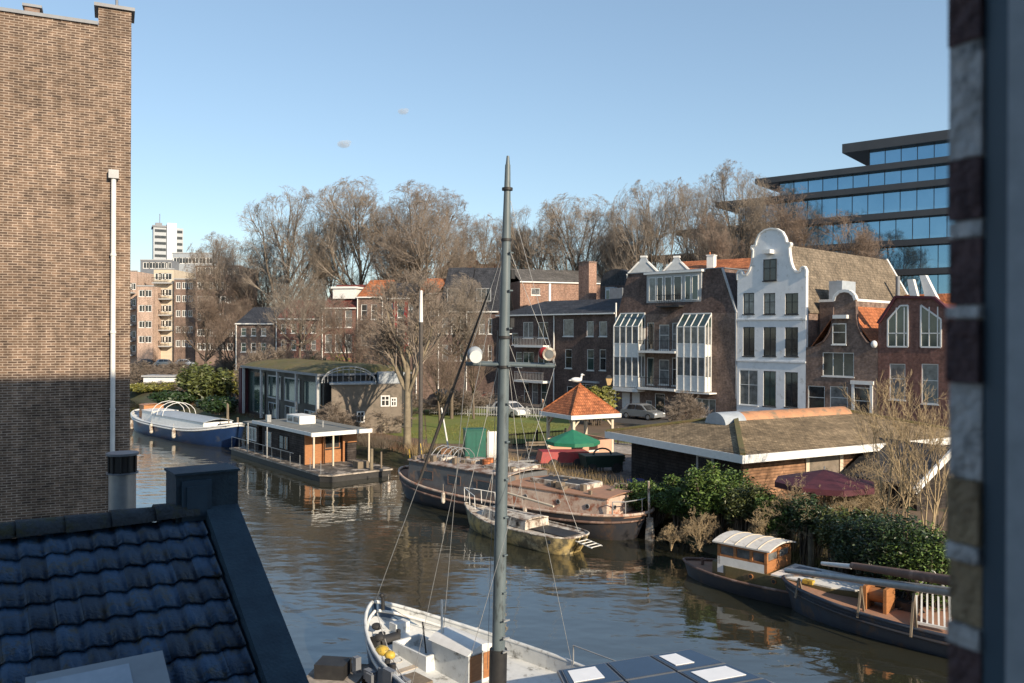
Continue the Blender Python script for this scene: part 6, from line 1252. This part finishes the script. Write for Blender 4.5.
mb.tube(A_, loc_of(t, at(444,640,20.6)), .008,.008,4); mb.tube(B_, Vector((mx-.6,1.9,1.1)), rgw,rgw,4); mb.tube(mp(8.9), loc_of(t, G(575,672,1.2)), rgw,rgw,4)
mb.tube(mp(12.3), loc_of(t, at(556,366,19.0)), rgw,rgw,4)
for k in range(2): mb.tube(mp(11.0-k*1.9)+Vector((.18,0.05*k,0)), mp(1.4)+Vector((.2+.05*k,.1*k,0)), rgw, rgw, 4)
mb.build('rigging', M['galv'], t)
mb = MB(); f0_, f1_ = .12, .62
pa, pb_ = hs_.lerp(bowt, f0_), hs_.lerp(bowt, f1_); pm = pa.lerp(pb_, .5); mb.tube(pa, pm, .018, .035, 8); mb.tube(pm, pb_, .045, .035, 8); mb.build('furled_sail', M['sail_dark'], t)
mb = MB(); a = loc_of(t, at(443,600,20.6)); mb.tube(a, a+Vector((0,0,-.9)), .03,.03,5); mb.build('shroud_block', M['white_metal'], t)
# ---- solar-roof boat
sb = thing('solar_boat', 'boat with flat roof of dark solar panels and white rectangles, bottom edge beside mast', 'boat', (1.0,17.9,0), R(22))
xl = lambda y: -.26*min(-y,2.4); xr = lambda y: 3.32+.26*min(-y,2.4)
mb = MB(); mb.slab([(.0,-7.5),(3.3,-7.5),(4.0,-2.4),(3.3,.2),(1.7,.7),(0,.2),(-.6,-2.4)], -.4, .8); mb.build('hull', M['hull_greyblue'], sb)
mb = MB(); mb.box(.25,3.05,-7,-.4,.8,1.78); q = mb.build('cabin', M['lead_light'], sb)
for y in (-1.4,-2.8,-4.2,-5.6): wall_win(sb, (.25,y,1.35), (0,-1,0), 1.0, .5, M['grey_trim'], M['glass_dark']); wall_win(sb, (3.05,y,1.35), (0,1,0), 1.0, .5, M['grey_trim'], M['glass_dark'])
mb = MB(); mb.slab([(xl(-2.4),-7.3),(xr(-2.4),-7.3),(xr(-2.4),-2.4),(xr(0),0),(xl(0),0),(xl(-2.4),-2.4)], 1.783, 1.86); mb.build('roof', M['lead'], sb)
for j, (ya, yb) in enumerate(((-.1,-1.05),(-1.1,-2.0),(-2.05,-2.95),(-3.0,-3.95),(-4.0,-4.9))):
    for i in range(3):
        fa, fb_ = .02+i*.325, .02+i*.325+.31
        def pq(f_, y, e=0): return (xl(y)+(xr(y)-xl(y))*f_+e, y)
        mb = MB(); mb.slab([pq(fa,yb),pq(fb_,yb),pq(fb_,ya),pq(fa,ya)], 1.863, 1.90); q = mb.build('solar_panel', M['solar_frame'], sb)
        br_ = {(0,0):(.1,.75),(0,1):(.0,1),(2,0):(.1,.55),(2,1):(.15,.9),(1,2):(.2,.9)}.get((i,j))
        mb = MB(); mb.slab([pq(fa,yb+.03,.03),pq(fb_,yb+.03,-.03),pq(fb_,ya-.03,-.03),pq(fa,ya-.03,.03)], 1.901, 1.906); mb.build('cells', M['solar'], q)
        if br_:
            y1_ = ya-.06-(ya-yb)*.08; y0_ = yb+(ya-yb)*.25; fw_ = fb_-fa; mb = MB(); mb.slab([pq(fa+fw_*br_[0]*.8+.01,y0_),pq(fa+fw_*br_[1]-.01,y0_),pq(fa+fw_*br_[1]-.01,y1_),pq(fa+fw_*br_[0]*.8+.01,y1_)], 1.909, 1.92); mb.build('white_patch', M['bright_white'], q)  # bright white rectangle laid over part of the panel
mb = MB(); mb.tube((-.5,-.1,1.1),(-.9,-6,1.1),.04,.04,6); mb.box(-.75,-.35,-5,.2,.8,.92); mb.build('side_rail', M['dark'], sb)
# small jetty bottom left of the sailing barge
p = G(322,662,.6); jt = thing('jetty', 'small wooden jetty corner beside the sailing barge bow, bottom edge', 'jetty', (p.x,p.y,0), R(-8)); mb = MB(); mb.box(0,1.35,-3.2,0,.50,.6); mb.build('decking', M['plank_grey'], jt)
for x,y in ((.1,-.1),(1.2,-.1),(.1,-2.9),(1.2,-2.9)): mb = MB(); mb.tube((x,y,-1),(x,y,.498),.08,.08,8); mb.build('pile', M['wood_old'], jt)
mb = MB(); mb.box(.25,1.0,-1.1,-.5,.603,.95); mb.build('storage_box', M['dark'], jt)
mb = MB(); mb.tube((1.0,-.25,.6),(1.0,-.25,.85),.07); mb.tube((.85,-.25,.8),(1.15,-.25,.8),.035); mb.build('bollard', M['cream'], jt)
# mooring posts along the bank
for px, py, z, hgt, lb in ((880-0,505,0,0,None),(372,470,.5,1.3,'pale mooring post right of the houseboat deck'),(629,512,.6,1.0,'weathered mooring post behind the stern of the rusty barge'),(771,552,.4,1.3,'grey mooring post behind the launch wheelhouse'),(228,425,.7,1.8,'thin mooring post between blue barge and houseboat'),(812,566,.4,1.4,'thin leaning post on the bank behind the work barge'),(272+3,448,.5,.0,None)):
    if not lb: continue
    p = G(px,py,z); o = MB().tube((0,0,-1),(0,0,hgt),.12,.11,10).build('mooring_post', M['bark_pale'], None, (p.x,p.y,z)); tag(o, lb, 'post')
p = G(435,455,1.0); zt_ = at(446,408,p.y).z; o = MB().tube((0,0,0),(-.55,0,zt_-1),.06,.05,8).build('leaning_pole', M['white_metal'], None, (at(450,455,p.y).x,p.y,1.0)); tag(o, 'thin white pole leaning beside the green cabinet', 'pole')
# ================================================================== PLANTS
protos = []
def dims(t):
    mx_ = 0; mz = 0
    for c in t.children:
        n_ = len(c.data.vertices); a_ = np.empty(n_*3, dtype=np.float32); c.data.vertices.foreach_get('co', a_); a_ = a_.reshape(-1,3)
        if c.name.startswith('crown'): mx_ = np.percentile(np.abs(a_[:,:2]), 97); mz = np.percentile(a_[:,2], 99.7)
    return mx_, mz
bare = []; bank_sh = []
def proto_tree(seed, **kw):
    t = make_tree('bare_tree', '', 'tree', seed, 22, kw.pop('mt', M['bark_grey']), kw.pop('mw', M['twig_grey']), (0,0,0), **kw); bare.append((t, dims(t), [False])); return t
proto_tree(11, trunk_h=3.4, r=.42, spread=1.2, counts=(13,8,7,5,4), dome=True, rmin=.010, trop=.07)
proto_tree(23, trunk_h=2.8, r=.38, spread=1.25, counts=(15,9,8,5,4), dome=True, rmin=.010, trop=.07, mw=M['twig_brown'])
proto_tree(37, trunk_h=1.6, r=.26, spread=.9, counts=(12,8,6,5,3), dome=True, rmin=.0115, trop=.10, forks=1, mw=M['twig_red'])
proto_tree(52, trunk_h=3.8, r=.38, spread=1.25, counts=(13,8,7,5,4), dome=True, rmin=.010, trop=.08)
def put_tree(k, px, ytop, Y, wpx, label, rz=0, group=None, z0=1.0):
    t, (r_, hh_), used = bare[k]; p = at(px, 300, Y); ht = at(px, ytop, Y).z-z0; sz = ht/hh_; sx = (wpx/2)*Y/F/r_
    sx = max(.45*sz, min(sx, 1.7*sz))
    if not used[0]:
        used[0] = True; t.location = (p.x,Y,z0); t.rotation_euler = (0,0,rz); t.scale = (sx,sx,sz); t['label'] = label
        if group: t['group'] = group
        return t
    return copy_thing(t, label, (p.x,Y,z0), rz, (sx,sx,sz), group)
gB = 'bare trees standing behind the houses'
for a in [(0,283,190,126,100,'tall bare tree with open round crown, second from the left behind the glass hall'),
          (1,222,236,142,60,'smaller bare brown tree in front of the red brick flats at left'),
          (3,362,180,124,100,'tall bare tree with high pale crown above the orange-roofed narrow house'),
          (1,428,186,122,110,'widest, densest brown bare tree, rising above the mansard houses left of the mast'),
          (0,330,225,132,60,'mid-height bare tree between the two tall crowns at left'),
          (0,536,204,132,80,'bare tree just right of the near mast, above the orange brick block'),
          (3,578,196,128,95,'rounded bare tree above the square brick chimney'),
          (1,612,226,134,60,'lower bare tree over the barrel-roofed house'),
          (0,655,178,118,85,'bare tree with thin open crown above the small white gables'),
          (3,700,174,122,80,'bare tree above the orange roof, left of the office building steps'),
          (0,738,163,114,90,'tallest bare tree at right, overlapping the lowest office steps'),
          (2,792,188,106,85,'reddish bare tree in front of the office, directly behind the white neck gable'),
          (2,838,214,104,90,'reddish bare tree in front of the office, above the brown tiled roof'),
          (2,712,215,104,60,'low reddish bare tree between orange roof and white gable'),
          (2,870,236,108,50,'lowest reddish bare tree at the far right in front of the office glass'),
          (1,262,240,134,60,'bare tree between the flats and the tallest left crown'),
          (3,395,205,126,80,'bare tree filling the gap between the two high crowns left of the mast'),
          (1,480,215,130,70,'bare tree directly behind the near mast'),
          (0,520,222,134,60,'low bare tree just right of the near mast'),
          (3,632,205,124,70,'bare tree above the first small white gable'),
          (2,252,268,136,50,'thin upright bare tree above the left end of the grassy roof')]:
    put_tree(*a, rz=a[1]*.7, group=gB)
for px_, yt_, lb_ in ((140,362,'twiggy shrub at the foot of the pink flats'),(160,366,'twiggy shrub below the cream flats'),(182,360,'twiggy shrub below the brown flats'),(222,358,'twiggy shrub left of the glass hall'),(240,356,'twiggy shrub right behind the glass hall corner')): bank_sh.append((px_,yt_,lb_))
gM = 'bare trees in the park before the houses'
for a in [(2,205,290,128,60,'bare brownish tree at the foot of the wide red flats'),
          (2,236,300,120,50,'bare brownish tree just left of the glass hall'),
          (3,300,275,98,70,'bare tree behind the grassy roof, in front of the red-brown house'),
          (2,350,300,86,60,'dense reddish twiggy tree above the arched trellis'),
          (2,384,305,82,60,'dense reddish twiggy tree left of the pale trunk'),
          (3,452,275,80,70,'brown twiggy tree in front of the left mansard house'),
          (2,474,312,80,50,'low brown twiggy tree touching the near mast'),
          (2,440,330,72,50,'low dense twiggy tree right of the pale trunk')]:
    put_tree(*a, rz=a[1]*.9, group=gM)
p = G(408,446,1.0); tr = make_tree('bare_tree', 'nearest bare tree with pale forked trunk standing on the bank left of the dark mast', 'tree', 71, 12.0, M['bark_pale'], M['twig_brown'], (p.x,p.y,1.0), trunk_h=3.2, r=.30, spread=1.0, counts=(10,8,6,5,3), rmin=.014, trop=.10)
p = G(440,405,1.0)
# evergreen and leafy shrubs
def bush(name, label, lumps, n, size, m, loc, group=None, cat='bush', stems=True, seed=0, hollow=.5):
    t = thing(name, label, cat, loc, 0, group); leaves('foliage', lumps, n, size, m, t, seed, hollow=hollow)
    mb = MB(); rg = random.Random(seed)
    for c, r_ in lumps:
        for k in range(3): mb.tube((c[0]*.4+rg.uniform(-.2,.2),c[1]*.4+rg.uniform(-.2,.2),-.2),(c[0]+rg.uniform(-.4,.4)*r_[0],c[1]+rg.uniform(-.4,.4)*r_[1],c[2]+r_[2]*.5),.05,.015,5)
    mb.build('stem', M['bark_grey'], t); return t
gH = 'evergreen hedge bushes below the barn'
rgb = random.Random(12)
for i, (px, ytop, Y, wd, lb) in enumerate(((650,471,38.8,1.7,'leftmost round evergreen bush of the hedge, next to the barge stern'),(684,470,37.3,1.6,'evergreen hedge bush below the barn door frame'),(716,464,35.6,1.7,'bulky evergreen hedge bush left of the barn corner'),(748,462,34.4,1.6,'tallest evergreen hedge bush, under the barn corner'),
                           (782,470,33.0,1.5,'evergreen hedge bush above the launch wheelhouse'),(812,476,31.8,1.4,'evergreen hedge bush below the maroon parasol'),(846,486,30.2,1.4,'evergreen hedge bush above the work barge bow, right of the parasol'))):
    ytop += 7+(8 if i > 2 else 0); ytop += (0,5,-3,4,9,2,8)[i]; wd *= (.85,.7,.85,.75,.7,.65,.7)[i]; p = at(px,500,Y); zt_ = at(px,ytop,Y).z; h_ = zt_-.5; lm_ = []; up_ = .25
    for k in range(7): a = k*.9+i; lm_.append(((math.cos(a)*wd*.5, math.sin(a)*wd*.5, h_*(.38+up_*.6+(.36-up_*.5)*rgb.random())), (wd*.6*rgb.uniform(.8,1.15), wd*.6*rgb.uniform(.8,1.15), h_*.27)))
    lm_.append(((0,0,h_*.74),(wd*.5,wd*.5,h_*.22)))
    for k in range(9): a = rgb.uniform(0,6.28); q = rgb.uniform(.3,.95); lm_.append(((math.cos(a)*wd*q, math.sin(a)*wd*q, h_*rgb.uniform(.45,.98)), (wd*.24, wd*.24, h_*.12)))
    bush('evergreen_bush', lb, lm_, 13000, (.075,.06,.085,.06,.075,.055,.07)[i], (M['leaf_laurel'],M['leaf_laurel'],M['leaf_laurel'],M['leaf_ivy'],M['leaf_laurel'],M['leaf_dark'],M['leaf_ivy'])[i], (p.x,Y,.45), gH, seed=i+1, hollow=.3)
for i, (px, ytop, Y, wd, lb) in enumerate(((872,505,28.8,1.3,'dark evergreen bush behind the spars of the work barge'),(905,508,27.2,1.4,'dark evergreen bush under the pale bare shrub'),(936,515,26.4,1.4,'dark evergreen bush at the window edge, lower right'))):
    p = at(px,500,Y); zt_ = at(px,ytop,Y).z; h_ = zt_-.4; lm_ = []
    for k in range(6): a = k*1.1+i; lm_.append(((math.cos(a)*wd*.5, math.sin(a)*wd*.5, h_*(.3+.4*rgb.random())), (wd*.62, wd*.62, h_*.32)))
    bush('evergreen_bush', lb, lm_, 11000, .065, M['leaf_dark'] if i < 2 else M['leaf_laurel'], (p.x,Y,.4), 'dark bushes behind the work barge', seed=i+31)
# pale bare shrubs at right
for i, (px, py, zg_, hh_, lb, sp_) in enumerate(((896,545,.9,6.6,'tall pale many-stemmed bare shrub against the red house, right',.75),(928,550,.9,6.0,'pale bare shrub right at the window edge',.8),(862,540,.8,2.9,'low arching pale bare shrub over the dark bushes',1.7),(835,536,.8,2.2,'lowest straw-coloured bare shrub behind the work barge bow',1.8))):
    p = G(px,py,zg_); s = grow_tree(90+i, hh_, trunk_h=.3, r=.06, spread=sp_*.8, counts=(3,5,4,3), forks=6, rmin=.006, trop=.14 if hh_ > 4 else .0, wob=.3)
    t = thing('bare_shrub', lb, 'shrub', (p.x,p.y,zg_)); seg_mesh('stem', s[0]+s[1], M['twig_pale'], t, 5); seg_mesh('twigs', s[2], M['twig_pale'], t, 3)
for i, (px, py, zg_, hh_, lb) in enumerate(((700,545,.5,1.6,'bare reddish twigs on the bank left of the launch wheelhouse'),(795,545,.9,2.6,'bare twigs poking out of the hedge behind the launch'),(825,530,.9,3.0,'bare twigs in front of the maroon parasol'),(884,520,.9,3.4,'tangled bare twigs over the dark bushes by the window'),(672,545,.4,1.1,'short bare reddish twigs at the foot of the leftmost hedge bushes'),(760,555,.5,2.0,'bare twigs rising right behind the launch wheelhouse roof'),(850,545,.8,3.0,'arching bare twigs right of the maroon parasol'))):
    p = G(px,py,zg_); s = grow_tree(190+i, hh_, trunk_h=.2, r=.04, spread=1.3, counts=(4,5,5,3), forks=6, rmin=.005, trop=.03, wob=.35)
    t = thing('bare_shrub', lb, 'shrub', (p.x,p.y,zg_)); seg_mesh('stem', s[0]+s[1], M['twig_pale'], t, 5); seg_mesh('twigs', s[2], M['twig_pale'], t, 3)
# bank shrubs, left
tws = [None]
def twigshrub(lb, loc, wd, hh_, i):
    if tws[0] is None:
        s_ = grow_tree(140, 3.0, trunk_h=.2, r=.05, spread=1.1, counts=(5,7,6,4), forks=9, rmin=.009, trop=.05, wob=.25)
        t = thing('twiggy_shrub', lb, 'shrub', loc, 0, 'shrubs along the banks'); seg_mesh('stem', s_[0]+s_[1], M['twig_brown'], t, 4); seg_mesh('crown', s_[2], M['twig_brown'], t, 3); tws[0] = (t, dims(t)); t.scale = (wd/tws[0][1][0],wd/tws[0][1][0],hh_/tws[0][1][1]); return t
    t, (r_, z_) = tws[0]; return copy_thing(t, lb, loc, i*1.3, (wd/r_, wd/r_, hh_/z_))
for i, (px, ytop, Y, wd, hh_, m_, n_, lb) in enumerate(((206,366,98,3.0,0,'leaf_ivy',9000,'big yellow-green ivy bush beside the maroon end of the glass hall'),(176,392,96,2.6,0,'leaf_dark',6000,'dark green rounded bush behind the blue barge'),
        (150,385,116,3.6,0,'leaf_yellow',6000,'yellowish bush on the far bank beside the white cabin'),(172,378,120,4.0,0,'leaf_brown',6000,'brown leafy bush on the far bank behind the white railing'),(236,368,106,2.6,0,'leaf_yellow',5000,'yellow-green bush at the left end of the grassy roof'),
        (330,352,92,3.2,0,'leaf_yellow',6000,'yellow-green bush behind the grassy roof'),(218,398,86,2.0,0,'leaf_dark',5000,'small green bush by the bow of the blue barge'),(452,395,86,2.6,0,'leaf_brown',5000,'brown shrub at the back of the lawn'),(596,385,75,1.8,0,'leaf_yellow',3500,'golden shrub behind the gazebo roof'),(684,392,70,1.5,0,'leaf_brown',3500,'orange-brown shrub in front of the glass-bay house'),
        (372,398,70,2.4,0,'leaf_brown',5000,'brown creeper-like shrub against the grey shed'),(336,404,66.5,1.6,0,'leaf_brown',4500,'brown shrub at the corner of the grey shed'),(140,372,150,5,0,'leaf_brown',4500,'brown shrub line below the pink flats'),(200,374,150,6,0,'leaf_brown',6000,'brown shrubs below the dark red flats'))):
    p = at(px,400,Y); zt_ = at(px,ytop,Y).z; h_ = max(zt_-1,1.2); lm_ = []
    for k in range(6): a = k*1.2+i; lm_.append(((math.cos(a)*wd*.5, math.sin(a)*wd*.5, h_*(.35+.35*rgb.random())), (wd*.6, wd*.6, h_*.34)))
    bush('shrub', lb, lm_, int(n_*.8), .10+Y*.0016, M[m_], (p.x,Y,.95), 'shrubs along the banks', seed=i+61, hollow=.35) if m_ != 'leaf_brown' else twigshrub(lb, (p.x,Y,.95), wd*1.25, h_*1.05, i)
for i, (px_, yt_, lb_) in enumerate(bank_sh):
    p = at(px_,400,124); twigshrub(lb_, (p.x,124,.95), 3.6, at(px_,yt_,124).z-1, i*3)
for px_, yt_, lb_ in ((262,346,'twiggy shrub behind the left end of the grassy roof'),(286,342,'twiggy shrub behind the middle of the grassy roof'),(308,345,'twiggy shrub in front of the low red brick house'),(392,372,'twiggy shrub behind the grey shed, right end'),(462,388,'twiggy shrub at the lawn edge left of the near mast')):
    Yk = 92 if px_ < 350 else 84; p = at(px_,400,Yk); twigshrub(lb_, (p.x,Yk,.95), 2.8, at(px_,yt_,Yk).z-1, px_)
# reeds and straw along the bank: uncountable
rng = np.random.default_rng(4)
def strew(name, label, cat, pts, spread, n, h, m, z=.5, lean=.35):
    P_ = []
    seg = [(Vector(a), Vector(b)) for a, b in zip(pts[:-1], pts[1:])]; ls = np.array([(b-a).length for a,b in seg]); pick = rng.choice(len(seg), n, p=ls/ls.sum()); V = []
    for k in pick:
        a, b = seg[k]; q = a.lerp(b, rng.random()); d = (b-a).normalized(); off = rng.uniform(-spread, spread)
        x, y = q.x-d.y*off, q.y+d.x*off; hh_ = h*rng.uniform(.4,1.1); th = rng.uniform(0,6.28); w_ = .012; lx, ly = rng.normal(0,lean,2)*hh_
        V += [(x-w_*math.cos(th),y-w_*math.sin(th),z-.1),(x+w_*math.cos(th),y+w_*math.sin(th),z-.1),(x+lx,y+ly,z+hh_)]
    o = np_mesh(name, np.array(V), np.arange(len(V)).reshape(-1,3), m, None); tag(o, label, cat, None, 'stuff'); return o
strew('reeds', 'straw-coloured reeds and weeds along the bank edge behind the barges', 'reeds', [(-7,58.5),(-1.5,54),(8.8,40.5)], .8, 3800, .9, M['straw'], .8)
strew('reeds', 'dry stalks at the waterline beside the launch', 'reeds', [(8.3,37.5),(9.3,35.2),(11.3,31.8),(16.4,25)], .6, 1800, 1.1, M['straw'], .3)
strew('grass', 'rough grass tufts on the mossy bank', 'grass', [(8.6,40),(8.9,37.5),(10.2,35.0),(13,30.5)], 1.1, 9000, .28, M['leaf_yellow'], .55)
strew('grass', 'long grass along the foot of the left bank', 'grass', [(-41,104),(-17,73.5),(-12,67.5),(-6,58)], 1.5, 7000, .55, M['leaf_brown'], .9)
strew('grass', 'lawn grass', 'grass', [(-6,72),(2,68)], 7, 9000, .14, M['leaf_yellow'], 1.05)
# low leafy fringe under the hedge and heap of branches by the shed
strew('brushwood', 'heap of cut branches on the bank right of the grey shed', 'brushwood', [(-12.5,63),(-8.5,60)], 1.0, 1500, .8, M['bark_grey'], 1.0, .9)
